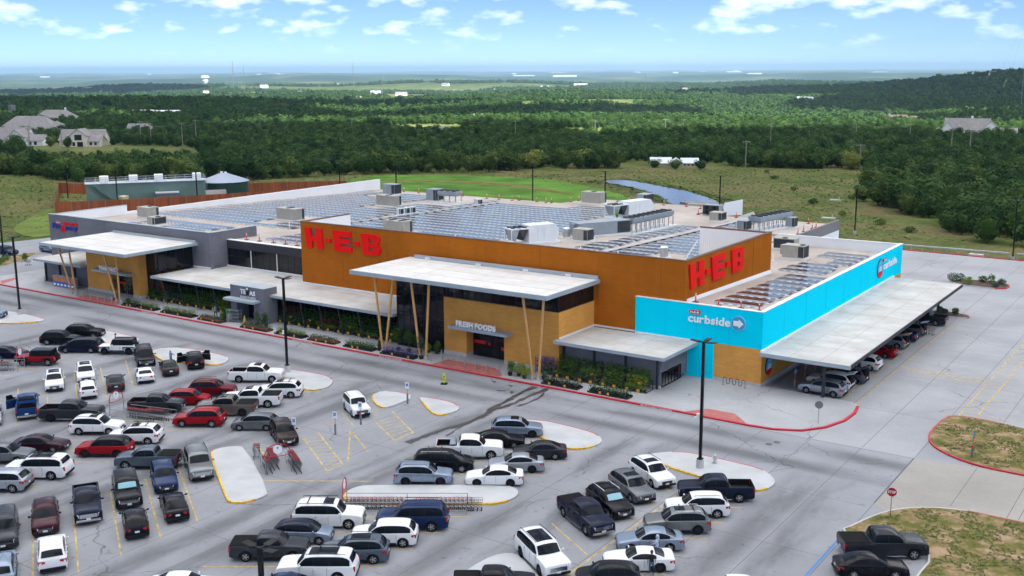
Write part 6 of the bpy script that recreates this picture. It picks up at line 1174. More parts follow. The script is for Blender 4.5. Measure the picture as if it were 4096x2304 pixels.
CARS=[
('suv',-121.7,80.6,R1,'black',"black SUV in the far left group nearest the store, front facing right",dict(rack=3)),
('suv',-121.2,76.9,R1,'black',"black SUV between the other black SUV and the navy minivan",{}),
('van',-115.6,76.0,L1,'navy',"dark navy minivan parked nose to nose with the black SUVs at the left",{}),
('jeep',-111.0,78.0,L1,'white',"white four-door off-roader with black hard top driving past the dark minivan",dict(rim='b',roofcol='black')),
('jeep',-114.6,69.6,L1,'red',"bright red four-door off-roader with black top and spare wheel at the left",{}),
('sedan',-120.4,69.2,R1,'navy',"dark blue sedan cut by the left edge behind the red off-roader",{}),
('sedan',-120.4,65.8,R1,'dkblue',"dark blue car half hidden by the trolley corral at the left edge",{}),
('bsuv',-104.6,76.8,F1,'black',"big black SUV with chrome grille facing the camera before the rounded island",dict(rack=3,grille='c')),
('coupe',-99.1,72.6,B1_,'white',"white coupe seen from behind below the rounded island",{}),
('sedan',-99.1,75.9,B1_,'charcoal',"charcoal sedan seen from behind between the white coupe and the open-doored SUV",{}),
('suv',-99.0,79.4,B1_,'black',"black SUV seen from behind with both front doors open",dict(door=(-1,1))),
('suv',-104.7,65.2,F1,'white',"white SUV with black glass roof facing the camera, leftmost of the two",dict(sun=2)),
('suv',-104.7,69.0,F1,'white',"white SUV with dark roof facing the camera behind a white hatchback",dict(sun=2)),
('hatch',-99.1,65.4,B1_,'white',"white hatchback seen from behind below the white SUV",{}),
('sedan',-99.1,68.8,B1_,'charcoal',"dark grey sedan with red tail lights seen from behind left of the white coupe",{}),
('pickup',-98.9,58.4,B1_,'blue',"bright blue pickup seen from behind with its driver door open",dict(door=(1,))),
('pickup',-93.2,59.6,R1,'charcoal',"charcoal black pickup with open bed pulling out beside the blue pickup",dict(rim='b')),
('sedan',-99.3,54.9,F1,'silver',"silver car cut by the left edge below the blue pickup",{}),
('suv',-88.0,72.7,R1,'darkred',"dark red SUV nearest the store in the left middle row",dict(rack=3)),
('hatch',-87.6,69.3,R1,'red',"small bright red hatchback below the dark red SUV",dict(rack=0)),
('spickup',-88.3,65.9,R1,'charcoal',"charcoal pickup parked behind the left trolley corral",dict(rim='b',sun=0)),
('pickup',-81.7,69.2,L1,'taupe',"taupe pickup with black bed cover and dark glass roof",dict(tonneau=1,sun=1,rim='b')),
('pickup',-81.7,72.5,L1,'white',"white pickup with black bed cover nose to nose with the dark red SUV",dict(tonneau=1,sun=1)),
('suv',-81.8,76.3,L1,'white',"white SUV with roof bars beside the lamp post island",dict(rack=1,sun=1)),
('pickup',-88.1,79.0,R1,'white',"white crew-cab pickup with open black bed under the lamp post",dict(sun=1,grille='c')),
('suv',-81.3,65.4,L1,'red',"deep red SUV right of the left trolley corral",{}),
('suv',-87.6,58.5,R1,'white',"white wagon with roof rails facing right below the left trolley corral",dict(rack=3,sun=1)),
('suv',-82.3,58.8,L1,'white',"white SUV with roof bars facing left below the left trolley corral",dict(rack=1,sun=1)),
('hatch',-76.0,67.6,L1,'grey',"grey boxy hatchback at the end of the row by the accessible bays",{}),
('suv',-71.4,66.9,F1,'brown',"very dark brown SUV facing the camera behind an accessible parking sign",{}),
('liberty',-71.2,76.6,F1,'white',"white boxy SUV alone in the accessible bays",dict(rack=3)),
('sedan',-87.6,52.7,R1,'plum',"dark plum sedan facing right above the white full-size SUV",{}),
('suv',-87.6,49.3,R1,'grey',"grey SUV at the left edge facing right below the plum sedan",{}),
('bsuv',-81.9,48.8,L1,'white',"white full-size SUV with dark sunroof at the left edge, tail to the right",dict(rack=1,sun=2)),
('suv',-81.9,45.4,L1,'silver',"silver SUV cut by the left edge below the white full-size SUV",{}),
('suv',-81.8,55.2,L1,'red',"sleek red car with black glass roof at the left",dict(rim='b',roofcol='black')),
('spickup',-76.1,55.5,L1,'steelblue',"dark blue grey pickup with folding bed cover below the red glass-roof car",dict(tonneau=1)),
('bsuv',-71.4,57.0,F1,'pewter',"old pewter grey full-size SUV beside the long bare island",dict(rack=3,grille='c')),
('suv',-71.5,53.5,F1,'dkblue',"dark slate blue SUV facing the camera next to the pewter SUV",{}),
('bsuv',-71.5,49.9,F1,'black',"black full-size SUV with a silver windscreen shade",dict(shade=1,grille='c')),
('pickup',-71.8,46.5,F1,'navy',"navy pickup with broad chrome grille facing the camera",dict(grille='c')),
('suv',-72.2,43.2,F1,'maroon',"maroon SUV facing the camera between the navy pickup and the left edge",dict(rack=3)),
('bsuv',-72.6,40.1,F1,'darkgrey',"dark grey full-size SUV cut by the left edge facing the camera",{}),
('sedan',-66.1,50.2,B1_,'black',"black sedan seen from behind with wide red lights",{}),
('hatch',-65.9,46.5,B1_,'black',"black fastback seen from behind below the shaded black SUV",{}),
('suv',-66.4,40.0,B1_,'white',"white SUV seen from behind at the lower left",{}),
('suv',-66.9,36.5,B1_,'ltblue',"pale blue grey SUV cut by the lower left corner",{}),
('sedan',-54.6,41.8,R1,'white',"white car whose roof shows at the bottom edge left of the lamp head",{}),
('bsuv',-54.5,55.2,R1,'white',"long white SUV with roof bars facing right beside the long corral",dict(rack=1,sun=1)),
('hatch',-54.1,52.1,R1,'ltblue',"pale blue crossover with dark roof below the long white SUV",dict(roofcol='navy')),
('spickup',-54.1,48.9,R1,'darkgrey',"dark grey pickup with flat bed cover at the bottom centre left",dict(tonneau=1)),
('bsuv',-49.0,58.4,L1,'dkblue',"dark blue full-size SUV in front of the long corral",dict(rack=3)),
('suv',-48.9,55.1,L1,'white',"white rounded SUV below the dark blue full-size SUV",{}),
('suv',-48.9,51.9,L1,'steelblue',"blue grey SUV with dark glass roof below the white rounded SUV",dict(sun=2,rack=3)),
('bsuv',-49.1,48.5,L1,'white',"white full-size SUV with dark double sunroof at the bottom",dict(sun=2,rack=1)),
('sedan',-49.2,45.1,L1,'dkblue',"dark blue car whose roof shows at the bottom edge below the white SUV",{}),
('suv',-54.1,79.9,R1,'ltblue',"silver blue SUV with black wheels beside the island before the entrance",dict(rim='b',sun=1)),
('sedan',-53.8,76.5,R1,'black',"black sedan between the silver blue SUV and the white truck",{}),
('pickup',-54.4,72.9,R1,'white',"white pickup with a silver tool box behind the cab",dict(toolbox=1)),
('sedan',-49.1,76.1,L1,'charcoal',"dark grey sedan facing left next to the bare island before the entrance",{}),
('sedan',-49.1,72.4,L1,'silver',"silver sedan between the dark grey and the white sedans",dict(rim='b')),
('sedan',-48.9,68.9,L1,'white',"white sedan with black wheels right of the silver blue SUV by the long island",dict(rim='b')),
('van',-54.4,69.1,R1,'black',"black minivan with bright window trim below the white truck",dict(rack=2)),
('suv',-53.9,65.8,R1,'ltblue',"two-tone silver blue SUV along the top of the long corral island",dict(rim='b',rack=3)),
('pickup',-38.5,66.0,F1,'navy',"dark navy pickup with bed cover and chrome grille facing the camera at centre right",dict(tonneau=1,grille='c')),
('bsuv',-37.6,58.6,F1,'white',"white full-size SUV with big sunroof facing the camera at the bottom centre",dict(sun=2,rack=3,rim='b',grille='c')),
('spickup',-37.8,53.2,R1,'black',"black pickup at the bottom edge beside the cut-off island",dict(tonneau=1)),
('suv',-38.4,76.7,F1,'white',"white SUV with large sunroof facing the camera next to the lamp island",dict(sun=1,rack=3)),
('suv',-38.3,73.0,F1,'grey',"grey SUV with spindle grille between the white SUV and the open-doored black wagon",dict(sun=1)),
('suv',-38.3,69.4,F1,'black',"black wagon with windscreen shade and open driver door",dict(shade=1,door=(-1,),rack=2)),
('pickup',-32.4,76.0,L1,'navy',"navy pickup with open bed facing left below the lamp island",{}),
('suv',-32.3,72.3,L1,'white',"white compact SUV behind the pewter off-roader at the right",dict(rack=3)),
('suv',-32.3,68.8,L1,'pewter',"pewter silver off-road SUV with black wheels at the right",dict(rim='b',sun=1,rack=2)),
('sedan',-32.6,65.0,L1,'ltblue',"pale blue sedan with a person in a white hood beside it",{}),
('coupe',-31.8,61.8,L1,'white',"white sports coupe with black wheels and a person beside it",dict(rim='b')),
('hatch',-32.3,58.4,L1,'black',"black hatchback at the bottom edge below the white coupe",{}),
('pickup',-23.9,60.4,R1,'white',"white pickup with black bed cover cut by the bottom edge at the right",dict(tonneau=1)),
('pickup',-18.5,73.1,R1,'charcoal',"charcoal pickup with bed cover parked against the grass verge",dict(tonneau=1)),
('sedan',-18.3,69.6,R1,'black',"black sedan with silver wheels parked below the charcoal pickup at the right",{}),
('suv',-34.6,108.4,180,'silver',"silver blue SUV parked first under the pick-up canopy",{}),
('suv',-34.8,111.5,180,'white',"white SUV with raised tailgate second under the pick-up canopy",dict(hatch=1)),
('suv',-34.2,114.6,180,'steelblue',"teal grey SUV with raised tailgate under the pick-up canopy",dict(hatch=1)),
('suv',-34.4,120.6,180,'white',"white wagon further along under the pick-up canopy",{}),
('sedan',-34.4,127.0,180,'red',"red car under the middle of the pick-up canopy",{}),
('suv',-34.5,132.2,180,'silver',"silver SUV under the far half of the pick-up canopy",dict(hatch=1)),
('sedan',-34.4,136.4,180,'dkblue',"blue sedan under the far half of the pick-up canopy",{}),
('suv',-34.3,139.8,180,'grey',"grey SUV far along under the pick-up canopy",dict(hatch=1)),
('pickup',-33.9,147.2,180,'charcoal',"dark pickup with red tail lights at the far end of the pick-up canopy",{}),
('suv',-186,117.5,0,'ltblue',"silver blue SUV on the drive behind the pharmacy corner",{}),
('suv',-190.5,111.5,0,'dkblue',"blue SUV on the drive cut by the left edge",{}),
('liberty',-142.3,79.8,R1,'ltblue',"silver blue off-roader cut by the left edge by the lamp island",{}),
('suv',-137.9,74.8,L1,'black',"black SUV cut by the left edge below the lamp island",{}),
]
for i,(ty,x,y,hd,col,lab,kw) in enumerate(CARS):
    car(ty,x,y,hd+rng.uniform(-1.2,1.2),col,lab,'cars under the pick-up canopy' if hd==180 else 'cars in the car park',**kw)
# ================================================================ plants for sale, shrubs
def leaves(n,lobes,size,seed,flat_=0.0,m=0,up=.35):
    """leaf-sized faces spread over the skins of several lobes"""
    r=random.Random(seed); mb=MB(); tot=sum(l[3]*l[4] for l in lobes)
    for (cx,cy,cz,rx,rz) in lobes:
        for _ in range(max(3,int(n*rx*rz/tot))):
            d=Vector((r.gauss(0,1),r.gauss(0,1),r.gauss(0,1)*.9+.15)).normalized(); q=r.uniform(.62,1.08)
            p=Vector((cx+d.x*rx*q,cy+d.y*rx*q,cz+d.z*rz*q))
            if p.z<.02: p.z=.02+r.random()*.1
            nn=(d+Vector((r.gauss(0,.6),r.gauss(0,.6),r.gauss(0,.5)+up))).normalized(); a=nn.orthogonal().normalized(); a.rotate(Matrix.Rotation(r.random()*6.28,3,nn)); b=nn.cross(a); s_=size*r.uniform(.6,1.35)
            mb.add([p-a*s_*.5,p-b*s_*.32+nn*s_*.08,p+a*s_*.5,p+b*s_*.32+nn*s_*.08],[(0,1,2,3)],m)
    return mb
GREENS=[((.03,.07,.018),(.09,.18,.035)),((.055,.12,.02),(.15,.26,.045)),((.05,.09,.05),(.14,.19,.11)),((.10,.17,.015),(.26,.34,.045)),((.05,.08,.045),(.11,.14,.08)),((.14,.045,.025),(.25,.10,.045)),((.08,.075,.18),(.18,.15,.38))]
LM=[leafmat('plant_leaf_%s'%n,a,b,scale=2.) for n,(a,b) in zip(('dark','mid','grey','lime','olive','rust','lavender'),GREENS)]
traym=mat('black_tray',(.015,.015,.016),.7); tagm=mat('yellow_price_tag',(.70,.33,.02),.5); potm=mat('terracotta_pot',(.28,.10,.05),.8)
TRF={}
def tray_foliage(k,L,hh):
    key=(k,round(L,1),hh)
    if key not in TRF:
        r=random.Random(hash(key)&999); lob=[(-L/2+.25+i*(L-.5)/max(1,int(L/.42)-1),yy,.32+hh*.45,.27,hh*.55) for i in range(int(L/.42)) for yy in(-.32,.05,.38)]
        TRF[key]=leaves(int(150*L),lob,.15,k+3).mesh('foliage',[LM[k]])
    return TRF[key]
def tray(x0,x1,y,k,label,hh=.5,flower=False,wd=.6):
    L=x1-x0; t=thing('plant_tray',((x0+x1)/2,y,.16),label,'plant tray','plant trays along the kerb',R_(rng.uniform(-.6,.6)))
    mb=MB(); mb.box(-L/2,L/2,-wd,wd,0,.05); mb.box(-L/2,L/2,-wd,-wd+.03,.05,.22); mb.box(-L/2,L/2,wd-.03,wd,.05,.22); put('tray',mb.mesh('tray',[traym]),t)
    mb=MB()
    for i in range(int(L/.45)):
        for yy in(-.33,.05,.4): mb.cyl((-L/2+.25+.45*i,yy,.05),(-L/2+.25+.45*i,yy,.33),.12,.16,7)
    o=put('pots',mb.mesh('pots',[traym if k!=2 else potm]),t); o['kind']='stuff'
    o=put('foliage',tray_foliage(k,L,hh),t); o['kind']='stuff'
    for i in range(2): mb=MB(); xx=-L/2+L*rng.uniform(.1+.4*i,.45+.45*i); mb.box(xx-.13,xx+.13,-wd-.03,-wd-.01,.1,.36); put('price_tag',mb.mesh('price_tag',[tagm]),t)
TR=[(-133.6,-130.2,0,'low dark plants nearest the pharmacy doors'),(-129.8,-126.2,1,'bushy green plants in the second kerb tray'),(-124.8,-118.2,1,'long tray of even green plants left of the garden gate'),(-117,-112.4,2,'grey green succulents just left of the garden gate'),(-108.5,-103.4,2,'grey succulents in terracotta pots right of the garden gate'),(-102,-97,1,'fresh green plants behind the lamp post'),(-96.1,-91.5,2,'soft green plants in the fourth tray right of the gate'),(-90,-85.3,0,'dark green plants left of the lavender'),(-84,-78.8,6,'purple lavender at the kerb by the leaning columns'),(-61,-56.4,4,'olive green plants right of the main doors'),(-55.2,-50.4,0,'low green plants at the right end of the kerb')]
for x0,x1,k,l in TR: tray(x0,x1,95.35,k,'black tray of '+l,hh=.55 if k!=2 else .4)
RKF=[]
def rack(x,y,label,k1,k2,k3,L=3.4,h=1.25,group='plant racks under the garden canopy'):
    t=thing('plant_rack',(x,y,.16),label,'plant rack',group); mb=MB()
    for i,(yy,z) in enumerate(((-.9,.25),(-.3,.65),(.35,1.05))): mb.box(-L/2,L/2,yy-.3,yy+.3,z-.06,z)
    for s_ in(-1,1): mb.box(s_*L/2-.03,s_*L/2+.03,-1.15,.65,.0,.05); mb.box(s_*L/2-.03,s_*L/2+.03,.55,.62,.05,1.05); mb.box(s_*L/2-.03,s_*L/2+.03,-1.15,-1.08,.05,.25)
    put('shelves',mb.mesh('shelves',[traym]),t)
    for i,(yy,z,k) in enumerate(((-.9,.25,k1),(-.3,.65,k2),(.35,1.05,k3))):
        key=('r',k,round(L,1),i,rng.randrange(2))
        if key not in TRF: TRF[key]=leaves(420 if i<2 else 560,[(-L/2+.25+j*.42,rng.uniform(-.1,.1),.3+.12*i,.3,.32+.22*i+rng.uniform(-.08,.15)) for j in range(int(L/.42))],.17,len(TRF)+5).mesh('foliage',[LM[k]])
        o=put('foliage',TRF[key],t,(0,yy,z)); o['kind']='stuff'
    for i in range(2): mb=MB(); xx=-L*.3+L*.5*i; mb.box(xx-.18,xx+.18,-1.24,-1.22,.05,.4); put('price_tag',mb.mesh('price_tag',[tagm]),t)
    if rng.random()<.5: mb=MB(); mb.box(.2,.55,-.63,-.61,.7,1.0); put('price_tag',mb.mesh('price_tag',[tagm]),t)
order=('first','second','third','fourth','fifth','sixth','seventh')
for k in range(6): rack(-132.6+3.55*k,100.8,order[k]+' stepped plant rack left of the garden gate counted from the pharmacy',(0,2,0,1,3,1)[k],(0,4,1,1,3,2)[k],(5,0,0,1,1,0)[k])
for k in range(6): rack(-104.9+3.55*k,100.8,order[k]+' stepped plant rack right of the garden gate counted from the gate',(0,0,3,0,1,0)[k],(2,0,5,1,0,0)[k],(5,0,0,1,0,4)[k])
for k in range(4): rack(-59.9+2.9*k,98.8,order[k]+' stepped plant rack before the grey trolley bay wall',(1,4,1,1)[k],(0,1,1,3)[k],(1,0,1,1)[k],L=2.7,group='plant racks at the trolley bay')
def pot(x,y,k,h,rad,label,potr=.28,box=False,stem=False):
    t=thing('potted_plant',(x,y,.16),label,'potted plant','potted plants at the entrances'); mb=MB(); mb.cyl((0,0,0),(0,0,.4),potr*.75,potr,10); put('pot',mb.mesh('pot',[traym if not box else conc_m],30),t)
    if stem: mb=MB(); mb.cyl((0,0,.35),(0,0,h*.7),.03,.02,6); put('stem',mb.mesh('stem',[mat('bark',(.09,.07,.055),.9)]),t)
    r=random.Random(int(x*7)); lob=[(r.uniform(-.4,.4)*rad,r.uniform(-.4,.4)*rad,h*(.35+.55*i/4) if not stem else h*(.55+.4*i/4),rad*r.uniform(.5,.8),h*.18) for i in range(5)]
    o=put('foliage',leaves(420,lob,.17,int(-x*3)).mesh('foliage',[LM[k]]),t); o['kind']='stuff'
for a in((-65.6,95.6,1,1.6,.6,'tall feathery plant right of the main doors'),(-64.6,95.9,3,1.4,.75,'round bright green shrub in a square pot left of the right column'),(-63.6,95.5,3,1.3,.7,'round bright green shrub in a square pot by the right column'),(-61.6,96.3,2,1.5,.4,'silvery grass plant beside the right column'),(-83.0,97.0,0,2.6,.8,'tall dark leafed tree in a pot behind the lavender',.3,False,True),(-81.4,97.1,0,2.6,.8,'second tall dark leafed tree in a pot behind the lavender',.3,False,True),(-80,97.4,0,2.4,.7,'third tall dark leafed tree in a pot behind the lavender',.3,False,True),(-78.3,95.6,4,2.6,.45,'slim olive plant at the foot of the middle column',.3,False,True),(-84.9,95.8,4,1.2,.35,'small slim plant left of the lavender tray'),(-79.4,98.4,3,1.1,.5,'lime green plant before the dark entrance glass'),(-78.2,98.5,1,1.5,.5,'tall green plant before the ochre entrance wall'),(-137.2,96.4,4,3.6,.75,'tall slim tree at the pharmacy columns',.35,False,True),(-134.9,96.9,4,3.6,.8,'second tall slim tree at the pharmacy columns',.35,False,True),(-107.2,96.6,2,1.9,.7,'spiky tall plant right of the garden gate'),(-105.8,96.9,0,1.8,.6,'bamboo like plant group right of the garden gate'),(-114,97,0,1.5,.6,'dark bushy plant left of the garden gate'),(-112.9,95.9,1,1.2,.5,'low green plant left of the gate trolley rack')): pot(*a)
lr=thing('flower_rack',(-62.6,98.4,.16),'tall tiered rack of purple flowers beside the right leaning column','plant rack'); mb=MB()
for z in(.3,.9,1.5): mb.box(-1.2,1.2,-.35,.35,z-.04,z)
for a in(-1.2,1.2):
    for b in(-.35,.35): mb.box(a-.03,a+.03,b-.03,b+.03,0,1.9)
put('frame',mb.mesh('frame',[cartm]),lr)
for z,k in((.3,0),(.9,6),(1.5,6)): o=put('foliage',leaves(330,[(-1+.33*j,0,.25,.28,.3) for j in range(7)],.15,int(z*10)).mesh('foliage',[LM[k]]),lr,(0,0,z)); o['kind']='stuff'
# fan frames in front of trolley bay : black hoop rail
hp=thing('trolley_rail',(-55.5,99.6,.15),'black looped railing behind the plant racks at the trolley bay','railing'); 
for k in range(16):
    x=-61.2+.72*k; mb=MB(); mb.tube([(x-.1,99.6,.15),(x-.1,99.6,1.9),(x,99.6,2.2),(x+.1,99.6,1.9),(x+.1,99.6,.15)],.03,5); obj('hoop',mb,blk,hp)
mb=MB(); mb.cyl((-61.3,99.6,2.0),(-50.2,99.6,2.0),.02,.02,5); mb.cyl((-61.3,99.6,1.6),(-50.2,99.6,1.6),.02,.02,5); obj('rail',mb,blk,hp)
gt=thing('stock_trolley',(-111.6,96.6,.15),'grey tiered stock trolley standing before the garden gate','trolley',None,R_(12)); mb=MB()
for z in(.2,.65,1.1,1.6): mb.box(-.95,.95,-.35,.35,z,z+.06)
for a in(-.95,.95):
    for b in(-.35,.35): mb.box(a-.035,a+.035,b-.035,b+.035,0,1.75)
put('frame',mb.mesh('frame',[cage_g]),gt); mb=MB(); mb.box(-.7,-.2,-.37,-.351,1.25,1.5); put('green_sign',mb.mesh('green_sign',[mat('green_sign',(.02,.2,.1),.5)]),gt)
wf=thing('wet_floor_sign',(-110.0,97.0,.15),'yellow folding floor sign beside the garden gate','sign'); mb=MB(); mb.add([(-.18,-.18,0),(.18,-.18,0),(.1,0,1.0),(-.1,0,1.0),(-.18,.18,0),(.18,.18,0)],[(0,1,2,3),(5,4,3,2),(0,3,4),(1,5,2)]); put('board',mb.mesh('board',[mat('safety_yellow',(.75,.5,.02),.5)]),wf)
def shrub(x,y,z,k,rad,h,label,group): 
    t=thing('shrub',(x,y,z),label,'shrub',group); o=put('foliage',leaves(260,[(rng.uniform(-.3,.3)*rad,rng.uniform(-.3,.3)*rad,h*.5,rad*.75,h*.5) for _ in range(3)],.22*max(1,rad),int(x*13)%97).mesh('foliage',[LM[k]]),t); o['kind']='stuff'
    mb=MB(); mb.cyl((0,0,-.05),(0,0,h*.4),.05,.03,6); put('stem',mb.mesh('stem',[MATS['bark']]),t)
for i,(x,y,k,rd,h) in enumerate(((-37.4,179.4,2,1.1,1.3),(-36.3,180,2,1.0,1.2),(-34.6,177.6,1,1.0,1.2),(-33.2,180.8,0,.8,1.0),(-31.7,180,1,.8,1.5),(-30.8,177.6,2,.7,.9),(-30.2,179.8,2,.7,1.0))): shrub(x,y,.15,k,rd,h,'green shrub in the larger mulched bed beyond the pick-up canopy','shrubs in the larger mulched bed')
for x,y,k,rd,h in((-33.6,154.6,2,.5,.8),(-32.7,154,2,.5,.7),(-31.6,154.5,0,.6,.9)): shrub(x,y,.15,k,rd,h,'small shrub in the mulched bed beside the canopy end','shrubs in the smaller mulched bed')
for x,y,k,rd,h in((-179.5,102,1,1.0,1.1),(-180.8,103.5,1,1.1,1.1),(-182.2,105.2,0,1.1,1.1),(-183.8,107.2,1,1.0,1.0),(-180.6,109,1,.6,1.4)): shrub(x,y,.15,k,rd,h,'green hedge shrub in the bed by the left drive','shrubs by the left drive')
# tufts in verges
def inside_p(poly,x,y):
    c=False
    for i in range(len(poly)):
        (x1,y1),(x2,y2)=poly[i-1],poly[i]
        if (y1>y)!=(y2>y) and x<(x2-x1)*(y-y1)/(y2-y1)+x1: c=not c
    return c
def tufts(name,poly,n,z,ms,label,s0=.11,avoid=()):
    r=random.Random(n); xs=[p[0] for p in poly]; ys=[p[1] for p in poly]; mb=MB()
    def inside(x,y):
        c=False
        for i in range(len(poly)):
            (x1,y1),(x2,y2)=poly[i-1],poly[i]
            if (y1>y)!=(y2>y) and x<(x2-x1)*(y-y1)/(y2-y1)+x1: c=not c
        return c
    k=0
    while k<n:
        x,y=r.uniform(min(xs),max(xs)),r.uniform(min(ys),max(ys))
        if not inside(x,y): continue
        k+=1
        if any(inside_p(q,x,y) for q in avoid): continue
        if math.sin(x*1.3)*math.sin(y*1.1+x*.4)<-.25: continue
        for _ in range(3):
            a=r.random()*6.28; s_=s0*r.uniform(.5,1.4); dx,dy=math.cos(a)*s_,math.sin(a)*s_; zz=z(x,y) if callable(z) else z
            mb.add([(x-dx*.4,y-dy*.4,zz),(x+dx*.4,y+dy*.4,zz),(x+dx*.5-dy*1.1,y+dy*.5+dx*1.1,zz+s_*.42),(x-dx*.5-dy*1.1,y-dy*.5+dx*1.1,zz+s_*.42)],[(0,1,2,3)],r.randrange(len(ms)))
    o=obj(name,mb,ms); o['kind']='stuff'; tag(o,label)
GM=[leafmat('grass_%d'%i,a,b,scale=.5) for i,(a,b) in enumerate((((.10,.14,.035),(.17,.19,.055)),((.20,.175,.075),(.30,.25,.12)),((.08,.13,.03),(.14,.19,.045))))]
tufts('grass_tufts',[(-21.6,101),(-20.5,98.2),(-17.5,95.8),(-12,95),(8,95.2),(8,105.6),(-15,107.3),(-19.5,108),(-21.5,107)],5200,.155,GM,'short dry grass of the upper right verge'); tufts('grass_tufts',[(-21.3,76.6),(-20.2,80),(-18,82.6),(-14.6,84),(6,84),(6,62),(-15,62),(-15.2,75)],7500,.155,GM,'short dry grass of the lower right verge')
FIELD=[(-420,120),(-360,196),(-297,193),(-285,223),(-281,256),(-273,302),(-240,338),(-236,356),(-205,386),(-163,417),(-124,431),(-109,378),(-98,330),(-87,300),(-72,287),(-61,259),(-49,242),(-41,229),(-33,227),(0,224),(90,215),(140,60),(140,-200),(-420,-200)]
tufts('meadow_grass',[(-290,200),(-280,256),(-270,300),(-235,345),(-205,382),(-163,412),(-124,426),(-112,378),(-90,296),(-64,256),(-45,232),(-70,214),(-205,222),(-225,200)],14000,lambda x,y:H(x,y)-.02,GM,'tall grass of the meadow behind the store',.4,(inset(lawn,7)[1],pond))
tufts('meadow_grass',[(-345,110),(-330,190),(-250,196),(-212,190),(-207,120)],3500,lambda x,y:H(x,y)-.02,GM,'rough grass of the bank left of the store',.4)

# ================================================================ trees and woods
tufts('reeds',[(-190,318),(-180,336),(-160,326),(-138,310),(-120,292),(-112,272),(-124,263),(-138,272),(-152,294),(-170,312)],2200,lambda x,y:H(x,y)-.02,[GM[0],GM[2]],'reeds and rough grass round the pond',.75,(pond,))
TL=[leafmat('juniper_leaf',(.018,.050,.014),(.070,.135,.030),scale=.25),leafmat('oak_leaf',(.034,.072,.016),(.125,.175,.042),scale=.25),leafmat('ash_sunlit_leaf',(.13,.17,.03),(.29,.31,.075),scale=.25)]  # last leaf colour raised so patches of the woods look sunlit
bark=MATS['bark']
def crown(seed,n,size,k,hi=True):
    r=random.Random(seed); rx=r.uniform(2.3,3.1); h=r.uniform(4.6,6.2); lob=[(0,0,h*.5,rx*.8,h*.42)]
    for i in range(9 if hi else 5): a=r.random()*6.28; q=rx*r.uniform(.35,.75); lob.append((math.cos(a)*q,math.sin(a)*q,h*r.uniform(.28,.82),rx*r.uniform(.32,.5),h*r.uniform(.14,.24)))
    mb=leaves(n,lob,size,seed*3+1)
    core=MB(); core.ball((0,0,h*.45),rx*.62,rx*.62,h*.38,8,5)
    mb.add(core.v,core.f,0)
    return mb.mesh('crown',[TL[k]]),h
def trunk(h,seed):
    r=random.Random(seed); mb=MB(); mb.cyl((0,0,-.6),(0,0,h*.35),.22,.15,7)
    for i in range(4): a=r.random()*6.28; mb.cyl((0,0,h*.2),(math.cos(a)*1.3,math.sin(a)*1.3,h*.6),.10,.04,5)
    return mb.mesh('trunk',[bark])
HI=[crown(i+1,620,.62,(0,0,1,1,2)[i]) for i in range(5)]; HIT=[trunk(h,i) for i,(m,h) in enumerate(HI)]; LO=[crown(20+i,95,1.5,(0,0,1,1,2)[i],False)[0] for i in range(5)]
def inside(poly,x,y):
    c=False
    for i in range(len(poly)):
        (x1,y1),(x2,y2)=poly[i-1],poly[i]
        if (y1>y)!=(y2>y) and x<(x2-x1)*(y-y1)/(y2-y1)+x1: c=not c
    return c
CLEAR=[(-495,348,62,36),(-575,352,26,20),(-540,364,22,16),(-690,428,42,22),(-607,455,14,10),(-366,630,42,42),(-406,386,15,9),(-197,405,28,20),(-140,702,34,26),(-262,990,30,26),(-555,1580,22,20),(-425,543,9,9),(-586,812,40,20),(-930,698,24,16),(-885,704,34,18),(-2300,2450,560,330),(-1050,760,60,30),(-820,533,40,16)]
OPEN=[(2350,-330,420,230),(2520,230,260,190),(3300,-850,520,330),(3250,330,380,240),(1690,160,130,150),(2900,-200,300,200),(4100,-300,900,300)]
pts=[]; r=random.Random(11); d=225.
while d<4600:
    s_=6.2 if d<420 else 5.2 if d<650 else 6. if d<1100 else 8. if d<2000 else 12.5
    n=int(R_(62)*d/s_)
    for i in range(n):
        a=YAW*1.0+math.pi/2+R_(31)-(i+r.uniform(-.42,.42))*s_/d; dd=d+r.uniform(-.45,.45)*s_; x,y=math.cos(a)*dd,math.sin(a)*dd
        if d<460 and inside(FIELD,x,y): continue
        if any(((x-c[0])/c[2])**2+((y-c[1])/c[3])**2<1 for c in CLEAR): continue
        g=math.sin(x*.011+1.)*math.sin(y*.013)+.6*math.sin(x*.031+y*.027)
        if g>1.05 and d>620: continue
        u_,v_=x*FW.x+y*FW.y,x*RT.x+y*RT.y
        if d>1400 and any(((v_-c[1])/c[2])**2+((u_-c[0])/c[3])**2<1+.6*math.sin(x*.012)*math.sin(y*.014+1) for c in OPEN): continue
        if r.random()<.06: continue
        pts.append((x,y,dd,g))
    d+=s_
def rank(p):
    x,y,dd,g=p; az=math.degrees(math.atan2(y,x)-math.pi/2-YAW)
    if abs(az)>25.6: return dd+5000
    f=1-16/dd
    return dd if (dd<520 and inside(FIELD,x*f,y*f)) else dd+1000
pts.sort(key=rank); NI=300
SUNLIT_PALE=[(850,185,150,110),(905,-330,120,50),(1720,130,170,170),(2600,-600,600,230),(2500,60,300,160),(3600,-500,1000,330),(3300,500,400,180)]  # zones of paler-leaved trees: sunlight on the woods put into leaf colour
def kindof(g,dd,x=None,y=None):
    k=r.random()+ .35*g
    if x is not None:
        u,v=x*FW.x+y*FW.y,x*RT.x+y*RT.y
        if any(((v-c[1])/c[2])**2+((u-c[0])/c[3])**2<1+.5*math.sin(x*.03)*math.sin(y*.027) for c in SUNLIT_PALE): return 4 if r.random()<.75 else 3
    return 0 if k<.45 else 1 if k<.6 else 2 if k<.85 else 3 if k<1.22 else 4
vis=0
